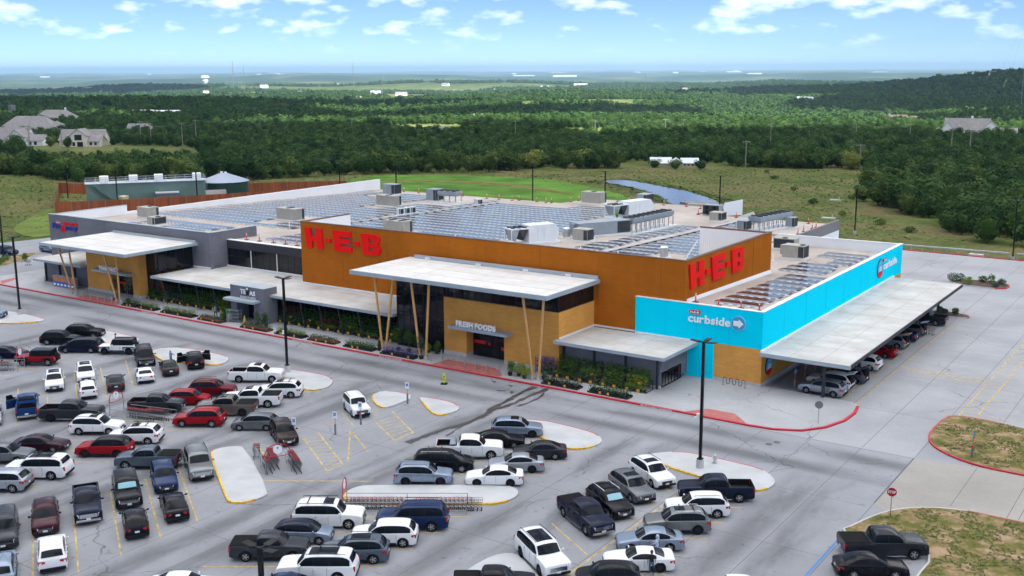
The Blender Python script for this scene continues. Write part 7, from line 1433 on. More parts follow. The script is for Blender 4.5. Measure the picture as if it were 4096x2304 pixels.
for x,y,dd,g in pts[:NI]:
    k=kindof(g,dd)
    if k==4 and r.random()<.6: k=2
    side='at the left edge of the woods' if x<-255 else 'at the edge of the woods behind the lawn' if x<-115 else 'in the near woods on the right'
    s_=r.uniform(.7,1.75); t=thing('oak_tree' if k>1 else 'juniper_tree',(x,y,H(x,y)-.1),('bushy dark juniper ' if k<2 else 'bushy green oak ')+side,'tree',('junipers ' if k<2 else 'oaks ')+side,r.random()*6.28); t.scale=(s_*1.1,s_*1.1,s_)
    put('crown',HI[k][0],t); put('trunk',HIT[k],t)
t=thing('ash_tree',(-281,226,H(-281,226)-.2),'large round tree rising behind the green tank','tree'); t.scale=(2.3,2.3,2.1); put('crown',HI[3][0],t); put('trunk',HIT[3],t)
for x,y,l in((-566,343,'dark tree standing in front of the left houses'),(-548,352,'dark tree between the two left houses'),(-531,351,'small dark tree before the cream house'),(-600,338,'dark tree at the foot of the white gabled house')): t=thing('oak_tree',(x,y,H(x,y)-.1),l,'tree',None,x); t.scale=(1.2,1.2,1.25); put('crown',HI[2][0],t); put('trunk',HIT[2],t)
for i,(x,y) in enumerate(((-118,331),(-96,318),(-101,300),(-84,272),(-70,255),(-140,372),(-152,395),(-60,243))): shrub(x,y,H(x,y)-.1,0,1.3+.3*(i%3),1.6,'dark bush standing alone in the meadow behind the store','meadow bushes')
def forest(name,pts,protos,label):
    col=bpy.data.collections.new(name+'_kinds')
    for i,me in enumerate(protos): o=bpy.data.objects.new('%02d_kind'%i,me); col.objects.link(o)
    me=bpy.data.meshes.new(name); me.from_pydata([(x,y,H(x,y)-.2) for x,y,_,_ in pts],[],[])
    a=me.attributes.new('idx','INT','POINT'); b=me.attributes.new('scl','FLOAT','POINT'); c=me.attributes.new('rot','FLOAT','POINT')
    n=len(protos); ii=[]
    for x,y,dd,g in pts:
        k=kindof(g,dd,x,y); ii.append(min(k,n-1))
    a.data.foreach_set('value',ii); b.data.foreach_set('value',[(r.uniform(.5,1.0)+.75*r.random()**3)*(1.12 if dd<420 else 1.0 if dd<1100 else 1.2 if dd<2000 else 1.75)*(.45 if ((x+440)/62)**2+((y-305)/48)**2<1 else 1) for x,y,dd,_ in pts]); c.data.foreach_set('value',[r.random()*6.28 for _ in pts])
    o=bpy.data.objects.new(name,me); COL.objects.link(o); o['kind']='stuff'; o['label']=label
    ng=bpy.data.node_groups.new(name,'GeometryNodeTree'); ng.interface.new_socket('Geometry',in_out='INPUT',socket_type='NodeSocketGeometry'); ng.interface.new_socket('Geometry',in_out='OUTPUT',socket_type='NodeSocketGeometry')
    nd=ng.nodes; gi=nd.new('NodeGroupInput'); go=nd.new('NodeGroupOutput'); ip=nd.new('GeometryNodeInstanceOnPoints'); ci=nd.new('GeometryNodeCollectionInfo'); ci.inputs['Collection'].default_value=col; ci.inputs['Separate Children'].default_value=True; ci.inputs['Reset Children'].default_value=True
    def at(nm,ty):
        q=nd.new('GeometryNodeInputNamedAttribute'); q.data_type=ty; q.inputs['Name'].default_value=nm; return [x for x in q.outputs if x.enabled][0]
    cx=nd.new('ShaderNodeCombineXYZ'); lk=ng.links.new; lk(at('rot','FLOAT'),cx.inputs[2]); lk(gi.outputs[0],ip.inputs['Points']); lk(ci.outputs[0],ip.inputs['Instance']); ip.inputs['Pick Instance'].default_value=True; lk(at('idx','INT'),ip.inputs['Instance Index']); lk(cx.outputs[0],ip.inputs['Rotation']); lk(at('scl','FLOAT'),ip.inputs['Scale']); lk(ip.outputs[0],go.inputs[0])
    md=o.modifiers.new('scatter','NODES'); md.node_group=ng
near=[p for p in pts[NI:] if p[2]<900]; far_=[p for p in pts[NI:] if p[2]>=900]
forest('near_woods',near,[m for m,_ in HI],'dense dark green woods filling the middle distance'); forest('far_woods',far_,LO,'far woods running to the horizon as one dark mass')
print('TREES',len(near),len(far_))
# ================================================================ buildings and works behind
roofg=mat('grey_shingle',(.24,.225,.225),.9,var=.15,scale=.6); stucco=mat('cream_stucco',(.72,.66,.55),.85); wstuc=mat('white_render',(.82,.83,.84),.85); tinroof=mat('pale_metal_roof',(.55,.60,.66),.4,metal=.2); tanroof=mat('tan_shingle',(.34,.27,.21),.9); winm=mat('house_window',(.02,.025,.03),.1); brickm=mat('stone_wall',(.42,.36,.29),.9)
def gable(mb,x0,x1,y0,y1,z0,z1,axis,m=0,ov=.4):
    if axis=='x':
        ym=(y0+y1)/2; v=[(x0-ov,y0-ov,z0),(x1+ov,y0-ov,z0),(x1+ov,ym,z1),(x0-ov,ym,z1),(x0-ov,y1+ov,z0),(x1+ov,y1+ov,z0)]; f=[(0,1,2,3),(3,2,5,4),(0,3,4),(1,5,2),(0,4,5,1)]
    else:
        xm=(x0+x1)/2; v=[(x0-ov,y0-ov,z0),(x0-ov,y1+ov,z0),(xm,y1+ov,z1),(xm,y0-ov,z1),(x1+ov,y0-ov,z0),(x1+ov,y1+ov,z0)]; f=[(0,3,2,1),(3,4,5,2),(0,4,3),(1,2,5),(0,1,5,4)]
    mb.add(v,f,m)
def house(x,y,label,wings,wall,roof,rot=0,chim=None,wins=(),name='house',s=1.):
    """wings: (x0,x1,y0,y1,wall height,roof height,axis)"""
    z=H(x,y)-.2; t=thing(name,(x,y,z),label,'house','houses beyond the woods',rot); t.scale=(s,s,s)
    for w in wings:
        mb=MB(); mb.box(w[0],w[1],w[2],w[3],-.8,w[4])
        if w[6]=='x': ym=(w[2]+w[3])/2; mb.add([(w[0],w[2],w[4]),(w[0],w[3],w[4]),(w[0],ym,w[4]+w[5]),(w[1],w[2],w[4]),(w[1],w[3],w[4]),(w[1],ym,w[4]+w[5])],[(0,2,1),(3,4,5)])
        elif w[6]=='y': xm=(w[0]+w[1])/2; mb.add([(w[0],w[2],w[4]),(w[1],w[2],w[4]),(xm,w[2],w[4]+w[5]),(w[0],w[3],w[4]),(w[1],w[3],w[4]),(xm,w[3],w[4]+w[5])],[(0,1,2),(3,5,4)])
        put('wall',mb.mesh('wall',[wall]),t)
        mb=MB(); o=.5
        if w[6]=='h':
            a=min(w[1]-w[0],w[3]-w[2])/2; X0,X1,Y0,Y1=w[0]-o,w[1]+o,w[2]-o,w[3]+o
            rg=[(X0+a,(Y0+Y1)/2,w[4]+w[5]),(X1-a,(Y0+Y1)/2,w[4]+w[5])] if X1-X0>Y1-Y0 else [((X0+X1)/2,Y0+a,w[4]+w[5]),((X0+X1)/2,Y1-a,w[4]+w[5])]
            v=[(X0,Y0,w[4]),(X1,Y0,w[4]),(X1,Y1,w[4]),(X0,Y1,w[4])]+rg
            mb.add(v,[(0,1,5,4),(1,2,5),(2,3,4,5),(3,0,4)] if X1-X0>Y1-Y0 else [(0,1,4),(1,2,5,4),(2,3,5),(3,0,4,5)])
        else:
            if w[6]=='x':
                ym=(w[2]+w[3])/2
                for sg in(0,1):
                    ya=w[2]-o if sg==0 else w[3]+o; k=w[5]/((w[3]-w[2])/2)*o; zz=w[4]-k
                    mb.add([(w[0]-o,ya,zz),(w[1]+o,ya,zz),(w[1]+o,ym,w[4]+w[5]),(w[0]-o,ym,w[4]+w[5]),(w[0]-o,ya,zz+.2),(w[1]+o,ya,zz+.2),(w[1]+o,ym,w[4]+w[5]+.2),(w[0]-o,ym,w[4]+w[5]+.2)],[(4,5,6,7),(0,1,5,4),(1,2,6,5),(0,4,7,3),(3,2,1,0)])
            else:
                xm=(w[0]+w[1])/2
                for sg in(0,1):
                    xa=w[0]-o if sg==0 else w[1]+o; k=w[5]/((w[1]-w[0])/2)*o; zz=w[4]-k
                    mb.add([(xa,w[2]-o,zz),(xa,w[3]+o,zz),(xm,w[3]+o,w[4]+w[5]),(xm,w[2]-o,w[4]+w[5]),(xa,w[2]-o,zz+.2),(xa,w[3]+o,zz+.2),(xm,w[3]+o,w[4]+w[5]+.2),(xm,w[2]-o,w[4]+w[5]+.2)],[(4,5,6,7),(0,1,5,4),(0,4,7,3),(1,2,6,5),(3,2,1,0)])
        put('roof',mb.mesh('roof',[roof]),t)
    for (wx,wy,wz,ww,wh) in wins: 
        mb=MB(); mb.box(wx-ww/2,wx+ww/2,wy-.06,wy+.05,wz,wz+wh); put('window',mb.mesh('window',[winm]),t)
    if chim: mb=MB(); mb.box(chim[0]-.6,chim[0]+.6,chim[1]-.5,chim[1]+.5,0,chim[2]); put('chimney',mb.mesh('chimney',[wall]),t)
    return t
fy=YAW
house(-576,350,'white gabled house with arched balcony at the left edge',[(-16,4,2,14,4,6,'x'),(-3,6,-6,8,5.2,4,'y'),(6,15,-3,8,3.2,3,'x')],wstuc,roofg,fy,wins=[(0,-6,4.0,1.4,1.7),(2,-6,4.0,2.2,1.9),(4,-6,4.0,1.2,1.7),(8,-3,.8,1.6,1.8),(11,-3,.8,1.6,1.8),(1,-6,.5,2.4,2.2)])
house(-538,364,'cream two-storey house with balcony beside the small lawn',[(-12,12,0,12,3.6,5.5,'x'),(-4,5,-5,6,6.2,3.6,'y'),(5,12,-4,6,3.2,3,'x')],stucco,roofg,fy,wins=[(.6,-5,3.8,4.0,3.0),(-2,-5,.6,1.5,2.2),(1.5,-5,.3,3.2,2.6),(7,-4,1,1.3,1.6),(9.6,-4,1,1.3,1.6),(-8,0,1,1.6,1.6)])
house(-690,430,'wide hipped grey roof house behind the two left houses',[(-18,18,-9,9,4,8,'h'),(10,24,-6,8,3.5,5,'h')],stucco,roofg,fy,wins=[(-10,-9,1,2,1.8),(-4,-9,1,2,1.8),(3,-9,1,2,1.8)])
house(-820,534,'grey roofed house with white chimney behind the left group',[(-16,16,-8,8,4,6.5,'h')],wstuc,roofg,fy,chim=(8,0,12.5))
house(-607,455,'small grey gabled house half hidden by trees',[(-7,7,-4,4,4,3.6,'x'),(3,9,-6,2,4,3.2,'y')],wstuc,roofg,fy)
house(-196,405,'long low house with pale metal roofs at the edge of the woods',[(-19,-2,-6,6,3.3,4.2,'x'),(-4,8,-9,4,3.3,3.8,'y'),(6,20,-4,6,3.3,3.6,'x')],brickm,tinroof,R_(-6)+fy,chim=(-11,0,8.2),wins=[(9,-4,1,1.2,1.5),(12,-4,1,1.2,1.5),(15.5,-4,1,1.2,1.5)],s=.5)
house(-140,702,'large grey roofed house with white gable on the right',[(-17,8,-6,8,5,6.5,'x'),(3,14,-9,7,5,5.4,'y'),(-19,-12,-8,6,5,4.6,'y'),(14,23,-4,5,3.6,2.6,'x')],wstuc,roofg,R_(12),chim=(-2,3,13),wins=[(-9,-6,.8,2,2.2),(-5,-6,.8,2,2.2),(-15.5,-8,1.5,2.2,3.0)])
house(-262,992,'tan roofed ranch house in the woods on the right',[(-17,12,-6,6,3.4,4.6,'h'),(-4,6,-8,4,3.4,3.8,'y'),(10,22,-5,5,3.2,3.6,'x')],stucco,tanroof,fy-.2,chim=(-8,0,9))
house(-555,1580,'white roofed house deep in the right woods',[(-12,12,-5,5,4,3.5,'x'),(-4,5,-8,4,4,3,'y')],wstuc,tinroof,fy)
house(-425,543,'small pale shed under the power line',[(-6,6,-3,3,3.4,2.2,'x')],wstuc,roofg,fy-.3,name='shed')
house(-586,812,'grey tin roofed farm house in the central woods',[(-9,2,-4,4,3.6,3,'x'),(3,14,-5,4,3.4,2.8,'x')],wstuc,tinroof,fy)
house(-930,698,'white flat shed in the left woods',[(-14,14,-4,4,4.2,.8,'x')],wstuc,wstuc,fy,name='shed'); house(-893,703,'pale shed with a blue skip in the left woods',[(-12,12,-4,4,5,.9,'x')],wstuc,wstuc,fy,name='shed')
house(-480,2560,'grey manor house on the right ridge',[(-24,24,-8,8,9,8,'h'),(-6,8,-12,6,10,7,'y')],stucco,roofg,fy-.4,s=.55); house(-420,2680,'white building on the crest of the right ridge',[(-14,14,-6,6,8,1.2,'x')],wstuc,wstuc,fy-.4,s=.6)
rr=random.Random(5); nm=0
far_b=[(2500,-900),(2700,-1050),(2900,-560),(3000,-300),(3150,-760),(3300,-1300),(3400,-420),(3600,-1000),(3700,-60),(3800,120),(3900,-1500),(4000,-900),(4100,260),(4200,-250),(2350,-330),(2450,-60),(2600,90),(2750,200),(3050,330),(3250,420),(3500,560),(4400,-1800),(4500,-700),(4700,350),(4900,-1200),(5200,-300),(5400,700),(5600,-2000)]
for k,(u,v) in enumerate(far_b):
    p=FW*u+RT*v; w=rr.uniform(14,30)*(1 if u<4000 else 1.6); house(p.x,p.y,'pale house far off on the plain','' and [] or [(-w/2,w/2,-6,6,6,4,'x')],rr.choice((wstuc,stucco,wstuc)),rr.choice((tinroof,roofg,tanroof)),fy+rr.uniform(-.6,.6),name='distant_house',s=1.1)['group']='houses far off on the plain'
for k in range(46):
    u=rr.uniform(9500,22000); v=rr.uniform(-.46,.46)*u; p=FW*u+RT*v; w=rr.uniform(50,260); z=H(p.x,p.y); t=thing('distant_warehouse',(p.x,p.y,z),'white strip of a building near the horizon','building','white buildings near the horizon',fy+rr.uniform(-.3,.3)); mb=MB(); mb.box(-w/2,w/2,-40,40,-5,rr.uniform(8,15)); put('hall',mb.mesh('hall',[wstuc]),t)
for x,y,l in((-199,394,'dark tree before the left wing of the metal roofed house'),(-190,394,'dark tree before the middle of the metal roofed house'),(-181,399,'dark tree before the right wing of the metal roofed house')): t=thing('oak_tree',(x,y,H(x,y)-.2),l,'tree',None,x); t.scale=(.95,.95,.62); put('crown',HI[1][0],t); put('trunk',HIT[1],t)
# water tower
wt=Vector((-4206,3546)); z=H(*wt); t=thing('water_tower',(wt.x,wt.y,z),'white water tower standing on the horizon plain','water tower'); mb=MB(); prof=[(30,0),(26,20),(26,62),(46,84),(50,100),(30,112),(28,118),(64,132),(62,146),(30,158),(2,160)]
n=20
for r0,zz in prof: mb.v+=[(r0*.72*math.cos(2*math.pi*i/n),r0*.72*math.sin(2*math.pi*i/n),zz) for i in range(n)]
mb.f=[(k*n+i,k*n+(i+1)%n,(k+1)*n+(i+1)%n,(k+1)*n+i) for k in range(len(prof)-1) for i in range(n)]; mb.m=[0]*len(mb.f); t.scale=(.44,.44,.4); put('tank',mb.mesh('tank',[mat('tower_white',(.93,.93,.93),.6)],40),t)
def mast(x,y,h,label,r=.9):
    t=thing('radio_mast',(x,y,H(x,y)),label,'mast','thin masts on the plain'); mb=MB(); mb.cyl((0,0,0),(0,0,h),r,r*.6,6); put('pole',mb.mesh('pole',[signg]),t)
    for k in range(3): mb=MB(); a=2.1*k; mb.cyl((math.cos(a)*h*.5,math.sin(a)*h*.5,0),(0,0,h*.9),r*.12,r*.12,3); put('guy_wire',mb.mesh('guy_wire',[signg]),t)
mast(-3071,2717,95,'thin pale mast right of the water tower',1.2); p=FW*1200+RT*559; mast(p.x,p.y,122,'tall lattice mast at the right edge',.45)
for u,v,h in((3300,-800,90),(3000,-430,85),(2700,330,60),(2300,-270,55)): p=FW*u+RT*v; mast(p.x,p.y,h,'thin mast standing in the middle distance',.8)
tw=thing('lattice_tank_tower',(-981,593,H(-981,593)),'grey lattice tank stand at the far left','tank stand'); mb=MB(); mb.box(-6,6,-6,6,9,22); put('tank',mb.mesh('tank',[signg]),tw); mb=MB()
for a in(-5,5):
    for b in(-5,5): mb.box(a-.4,a+.4,b-.4,b+.4,0,9)
put('legs',mb.mesh('legs',[signg]),tw); tw.scale=(.4,.4,.5)
# power poles and wires
woodp=mat('weathered_pole',(.24,.22,.20),.9)
PL=[(-523,324,12),(-507,332,12),(-516,387,13.5),(-511,390,12),(-473,381,13.5),(-486,401,14),(-530,489,11),(-466,506,12),(-442,563,11),(-355,524,11),(-322,559,10.5),(-291,589,11),(-280,591,11),(-249,581,11.5),(-168,413,11),(-200,523,13),(-178,591,12),(-152,600,11),(-115,528,12.5),(-101,499,13),(-128,432,10)]
mb=MB(); mb.cyl((0,0,0),(0,0,1),.17,.12,6); POLE=mb.mesh('pole',[woodp]); mb=MB(); mb.box(-1.3,1.3,-.07,.07,-.1,.1); ARM=mb.mesh('crossarm',[woodp])
for i,(x,y,h) in enumerate(PL): t=thing('power_pole',(x,y,H(x,y)),'wooden power pole with crossarm in the woods','power pole','power poles in the woods',fy); put('pole',POLE,t,(0,0,-.5),sc=(1.6,1.6,h+.5)); put('crossarm',ARM,t,(0,0,h-.5),sc=(1.3,1.6,1.6))
lines_=[(4,5),(5,7),(7,8),(8,9),(9,10),(10,13),(11,12),(15,16),(16,17),(2,4)]
for a,b in lines_:
    A=Vector((PL[a][0],PL[a][1],H(PL[a][0],PL[a][1])+PL[a][2]-.4)); B=Vector((PL[b][0],PL[b][1],H(PL[b][0],PL[b][1])+PL[b][2]-.4)); mb=MB(); ps_=[A.lerp(B,k/8)-Vector((0,0,4*(k/8)*(1-k/8)*2.2)) for k in range(9)]; mb.tube(ps_,.07,3); o=obj('power_line',mb,signg); tag(o,'sagging power line strung between poles across the woods','power line','power lines over the woods')
# utility yard: cedar fence, green tank, domed tank
cedar=mat('cedar_board',(.31,.075,.022),.8,rnd=.22,var=.15,scale=2); gtank=mat('green_grey_steel',(.14,.22,.20),.6,var=.1,scale=.5); dgreen=mat('dark_green_steel',(.012,.05,.035),.5)
mb=MB(); mb.box(-.47,.47,-.025,.025,0,3.0); BRD=mb.mesh('board',[cedar]); mb=MB(); mb.box(-.06,.06,-.06,.06,0,3.0); FP=mb.mesh('fence_post',[MATS['grey_parapet']])
def fence(a,b,label,h=1.,zoff=0):
    a=Vector(a); b=Vector(b); L=(b-a).length; n=max(1,int(L/.96)); d=(b-a)/n; ang=math.atan2(d.y,d.x); z=H(*a); t=thing('cedar_fence',(a.x,a.y,z),label,'fence','cedar fences round the yard')
    for k in range(n):
        p=a+d*(k+.5); put('board',BRD,t,(p.x-a.x,p.y-a.y,H(p.x,p.y)-z-.1),ang,sc=(1,1,h))
        if k%4==0: put('fence_post',FP,t,(p.x-a.x-d.x*.5,p.y-a.y-d.y*.5-.06,H(p.x,p.y)-z-.1),ang,sc=(1,1,h))
fence((-238,152.5),(-205,207),'long cedar fence along the near side of the utility yard'); fence((-238,152.5),(-272,176),'left end of the cedar fence round the yard'); fence((-272,176),(-222,238),'cedar fence along the far side of the utility yard'); 
gk=thing('steel_tank',(-243,183,H(-243,183)-.2),'long green grey steel tank with railings and white boxes','tank',None,R_(54)); z0=0
def gp(n,m,*bx):
    mb=MB()
    for b in bx: mb.box(*b)
    put(n,mb.mesh(n,[m]),gk)
gp('shell',gtank,(-15,15,-3,3,0,5.6))
for k in range(9): gp('stiffener',gtank,(-15+3.6*k,-14.85+3.6*k,-3.08,-3.001,0,5.6))
gp('walkway',galv,(-15.3,15.3,-3.3,3.3,5.6,5.72))
mb=MB()
for s_ in(-3.2,3.2):
    for zz in(6.2,6.75): mb.cyl((-15.2,s_,zz),(15.2,s_,zz),.05,.05,5)
    for k in range(13): mb.cyl((-15.2+2.53*k,s_,5.7),(-15.2+2.53*k,s_,6.75),.05,.05,5)
put('railing',mb.mesh('railing',[galv]),gk)
for x in(-10.5,-3.2,3.2,13): gp('control_box',wht,(x-1.1,x+1.1,-1.2,1.2,5.72,7.4))
mb=MB(); mb.add([(-13.5,-3.2,5.4),(-12.9,-3.2,5.6),(-6.5,-3.2,.3),(-7.1,-3.2,0),(-13.5,-4.0,5.4),(-12.9,-4,5.6),(-6.5,-4,.3),(-7.1,-4,0)],[(0,1,2,3),(7,6,5,4),(1,5,6,2),(0,3,7,4)]); put('stair',mb.mesh('stair',[gtank]),gk)
gp('porch_roof',tinroof,(2.0,8,-7,-3.1,2.9,3.1)); gp('porch_wall',signg,(2.2,7.8,-6.8,-3.1,0,2.9)); 
yb=thing('chemical_box',(-241.5,174.5,H(-241,174)),'yellow equipment box before the green tank','box'); mb=MB(); mb.box(-.9,.9,-.9,.9,0,2.2); put('box',mb.mesh('box',[mat('pale_yellow_box',(.62,.52,.20),.6)]),yb); mb=MB(); mb.box(-.95,.95,-.95,.95,2.2,2.3); put('lid',mb.mesh('lid',[trim]),yb)
dt=thing('domed_tank',(-235.5,203,H(-235,203)),'dark green round tank with a pale domed roof','tank'); mb=MB(); mb.cyl((0,0,-.5),(0,0,4.6),6.6,6.6,32); put('shell',mb.mesh('shell',[dgreen],30),dt); mb=MB(); n=16
for k in range(n): a0,a1=2*math.pi*k/n,2*math.pi*(k+1)/n; mb.add([(7.0*math.cos(a0),7.0*math.sin(a0),4.6),(7.0*math.cos(a1),7.0*math.sin(a1),4.6),(1*math.cos(a1),1*math.sin(a1),6.7),(1*math.cos(a0),1*math.sin(a0),6.7)],[(0,1,2,3)])
mb.add([(1*math.cos(2*math.pi*k/n),1*math.sin(2*math.pi*k/n),6.7) for k in range(n)],[tuple(range(n))]); put('dome',mb.mesh('dome',[mat('blue_grey_dome',(.30,.35,.44),.5)]),dt)
for x in(-.8,.8): mb=MB(); mb.cyl((x,0,6.6),(x,0,7.1),.35,.35,10); put('vent',mb.mesh('vent',[wht]),dt)
mb=MB()
for s_ in(-.25,.25): mb.cyl((1+s_,-6.7,0),(1+s_,-6.9,5.4),.05,.05,5)
for k in range(11): mb.cyl((.75,-6.75,.3+.45*k),(1.25,-6.75,.3+.45*k),.03,.03,4)
put('ladder',mb.mesh('ladder',[galv]),dt)
house(-228,193.5,'small shed with grey roof before the domed tank',[(-2.2,2.2,-1.2,1.2,2.2,.9,'x')],stucco,roofg,R_(54),name='shed')
dn=thing('drain_outfall',(-118.5,272,-4.2),'concrete headwall at the near end of the pond','headwall'); mb=MB(); mb.box(-127,-116,271.6,272.4,-5,-2.9); obj('wall',mb,conc_m,dn); mb=MB(); mb.add([(-116,272,-2.9),(-112,263,-4.3),(-112.4,262.8,-4.3),(-116.4,271.8,-2.9),(-116,272,-5),(-112,263,-5)],[(0,1,2,3),(0,4,5,1)]); obj('wing_wall',mb,conc_m,dn)
hw=thing('drainage_headwall',(-88,216,-1.2),'white concrete culvert wall behind the far right roof corner','headwall'); mb=MB(); mb.add([(-93,217,-2.5),(-87,219,-2.5),(-83,214,-2.5),(-93,217,1.0),(-87,219,3.4),(-83,214,-.4)],[(0,1,4,3),(1,2,5,4)]); mb.add([(-93,217.4,-2.5),(-87,219.4,-2.5),(-83,214.4,-2.5),(-93,217.4,1.0),(-87,219.4,3.4),(-83,214.4,-.4)],[(3,4,1,0),(4,5,2,1)]); obj('wall',mb,wht,hw)
for x,y,l in((-98.5,311,'pale concrete valve slab in the meadow right of the pond'),(-84.5,262,'pale stone slab lying in the meadow')): mb=MB(); z=H(x,y); mb.box(x-1.6,x+1.6,y-.8,y+.8,z-.3,z+.35); mb.box(x+.9,x+1.1,y-.1,y+.1,z,z+1.3); o=obj('concrete_slab',mb,conc_m); tag(o,l,'slab')
# ================================================================ people
skin=mat('skin',(.42,.24,.16),.6)
def person(x,y,z,rot,label,top,legs,hair,pose='stand',shoes=None,hood=False,hat=None,skirt=False):
    """one continuous skinned body, clothing as zones of it; fingers and hair added"""
    t=thing('person',(x,y,z),label,'person',None,rot)
    J={'pelvis':(0,0,.95,.135),'waist':(0,0,1.12,.125),'chest':(.01,0,1.34,.145),'neck':(.01,0,1.50,.06),'head0':(.03,0,1.60,.082),'head1':(.02,0,1.71,.085)}
    E_=[('pelvis','waist'),('waist','chest'),('chest','neck'),('neck','head0'),('head0','head1')]
    for s_,n in((1,'l'),(-1,'r')):
        st=.16*s_ if pose=='walk' else .03*s_
        J['hip'+n]=(0,.10*s_,.90,.095); J['knee'+n]=(st*.7+.03,.11*s_,.50,.065); J['ank'+n]=(st*1.0-.02,.11*s_,.09,.045); J['toe'+n]=(st*1.0+.15,.13*s_,.04,.04)
        J['sho'+n]=(0,.19*s_,1.42,.06); 
        if pose=='reach': el,wr=(.18,.24*s_,1.22,.045),(.38,.18*s_,1.15,.033)
        else: el,wr=(-.03+.08*(-s_ if pose=='walk' else 0),.25*s_,1.15,.046),(.06+.1*(-s_ if pose=='walk' else 0),.26*s_,.92,.033)
        J['elb'+n]=el; J['wri'+n]=wr; J['pal'+n]=(wr[0]+.05,wr[1],wr[2]-.08,.036)
        E_+=[('pelvis','hip'+n),('hip'+n,'knee'+n),('knee'+n,'ank'+n),('ank'+n,'toe'+n),('chest','sho'+n),('sho'+n,'elb'+n),('elb'+n,'wri'+n),('wri'+n,'pal'+n)]
    ks=list(J); me=bpy.data.meshes.new('body'); me.from_pydata([J[k][:3] for k in ks],[(ks.index(a),ks.index(b)) for a,b in E_],[])
    o=bpy.data.objects.new('body',me); COL.objects.link(o); md=o.modifiers.new('s','SKIN'); sv=me.skin_vertices[0].data
    for i,k in enumerate(ks): sv[i].radius=(J[k][3],J[k][3]*(1.15 if k in('chest','pelvis','waist') else 1)); sv[i].use_root=(k=='pelvis')
    sd=o.modifiers.new('d','SUBSURF'); sd.levels=1; sd.render_levels=1
    dg=bpy.context.evaluated_depsgraph_get(); dg.update(); bm_=bpy.data.meshes.new_from_object(o.evaluated_get(dg)); bpy.data.objects.remove(o)
    bm_.materials.clear()
    for m in(skin,top,legs,shoes or fanb): bm_.materials.append(m)
    wz=J['wril'][2]
    for p in bm_.polygons:
        c=p.center; arm=abs(c.y)>.2 or (pose=='reach' and c.x>.2)
        p.use_smooth=True
        p.material_index=3 if c.z<.09 and not arm else 0 if c.z>1.52 else (0 if (arm and c.z<1.17 and not hood) or (arm and c.x>.3) else 1 if (c.z>.98 or arm) else 2)
        if arm and hood and c.z<wz+.01 and pose!='reach': p.material_index=0
    b=put('body',bm_,t)
    # fingers
    for s_,n in((1,'l'),(-1,'r')):
        p=Vector(J['pal'+n][:3]); fm=MB()
        for k in range(4): q=p+Vector((-.03+.02*k,0,-.02)); L_=(.055,.065,.062,.048)[k]; fm.cyl(q,q+Vector((.008,-.004*s_,-L_)),.009,.008,5); fm.cyl(q+Vector((.008,-.004*s_,-L_)),q+Vector((.02,-.012*s_,-L_-.03)),.008,.006,5)
        q=p+Vector((.03,-.005*s_,.02)); fm.cyl(q,q+Vector((.035,-.01*s_,-.045)),.011,.008,5); put('fingers',fm.mesh('fingers',[skin],50),t)
    hm=MB(); hm.ball((-.015,0,1.73),.105,.10,.11,12,7) ; 
    if hood: hm.ball((-.02,0,1.70),.12,.115,.15,12,7); hm.ball((-.05,0,1.53),.11,.13,.08,10,5)
    else: hm.ball((-.05,0,1.68),.075,.09,.12,10,6)
    put('hood' if hood else 'hair',hm.mesh('hair',[top if hood and hair is None else hair],True),t)
    fc=MB(); fc.ball((.115,0,1.635),.022,.018,.028,8,5); 
    for s_ in(-1,1): fc.ball((.02,.095*s_,1.64),.018,.012,.032,8,5)
    put('nose_and_ears',fc.mesh('nose_and_ears',[skin],True),t); ey=MB()
    for s_ in(-1,1): ey.ball((.105,.036*s_,1.665),.012,.014,.008,8,4)
    ey.box(.104,.112,-.026,.026,1.585,1.593); put('eyes_and_mouth',ey.mesh('eyes_and_mouth',[fanb],True),t)
    if hat: hm=MB(); hm.ball((0,0,1.76),.12,.115,.075,12,6); hm.box(.06,.2,-.08,.08,1.745,1.76); put('cap',hm.mesh('cap',[hat],True),t)
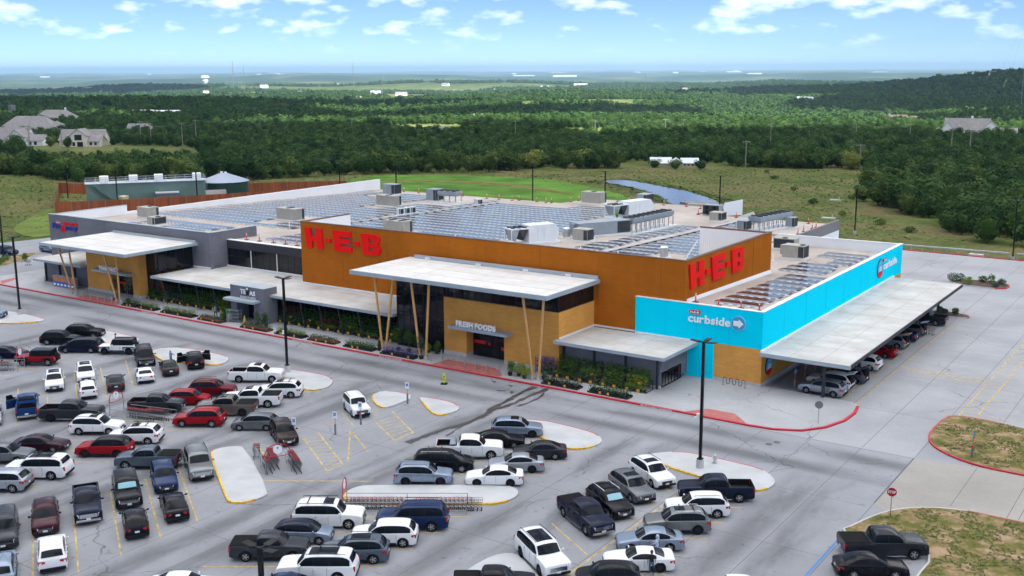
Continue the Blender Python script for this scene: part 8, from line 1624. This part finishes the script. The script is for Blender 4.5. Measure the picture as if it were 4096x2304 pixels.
    return t
cb=mat('black_cloth',(.012,.012,.014),.9); jean=mat('denim',(.10,.18,.30),.9,var=.2,scale=6); pale=mat('pale_blue_cloth',(.42,.50,.64),.9); greyc=mat('grey_cloth',(.10,.11,.11),.9); bluec=mat('light_blue_cloth',(.10,.42,.68),.9); khaki=mat('khaki_cloth',(.30,.25,.17),.9); greenv=mat('green_vest',(.05,.55,.05),.8); brh=mat('dark_hair',(.015,.012,.01),.8); gryh=mat('grey_hair',(.3,.3,.3),.8); peri=mat('periwinkle_cloth',(.24,.32,.58),.9)
pw=person(-30.5,61.2,0,R_(120),'person in black top and blue jeans carrying a bag beside the white coupe',cb,jean,brh,'walk',whl)
bg_=thing('hand_bag',(-30.25,60.95,.0),'dark bag held by the person beside the white coupe','bag'); mb=MB(); mb.box(-.17,.17,-.07,.07,.42,.76); put('pouch',mb.mesh('pouch',[cb]),bg_); mb=MB(); mb.tube([(-.1,0,.76),(-.08,0,.92),(.08,0,.92),(.1,0,.76)],.012,5); put('strap',mb.mesh('strap',[cb]),bg_)
person(-31.3,63.6,0,R_(200),'person in a pale blue hooded top between the blue sedan and white coupe',pale,greyc,None,'reach',None,True)
person(-115.7,96.9,.16,R_(20),'person in light blue shirt and dark trousers by the kerb plants',bluec,cb,brh,'walk')
person(-113.6,79.4,0,R_(-120),'person in grey shirt standing behind the white off-roader bonnet',greyc,khaki,brh,'stand')
person(-101.4,78.0,0,R_(100),'person in blue shirt, shorts and white cap beside the open SUV door',peri,khaki,gryh,'reach',None,False,whl)
person(-94.8,173.0,zr(173)+.005,R_(-60),'worker in bright green vest standing at the far white roof unit',greenv,cb,brh,'stand')
person(-32.3,141.3,0,R_(160),'person in dark clothes pushing a trolley under the far canopy',cb,mat('dark_green_cloth',(.01,.04,.035),.9),brh,'walk',whl)
cart(-31.5,141.0,R_(-20),'trolley pushed by the person under the far canopy',None)
person(-33.6,150.2,0,R_(200),'person in blue shirt at the far pickup under the canopy',bluec,cb,brh,'stand')
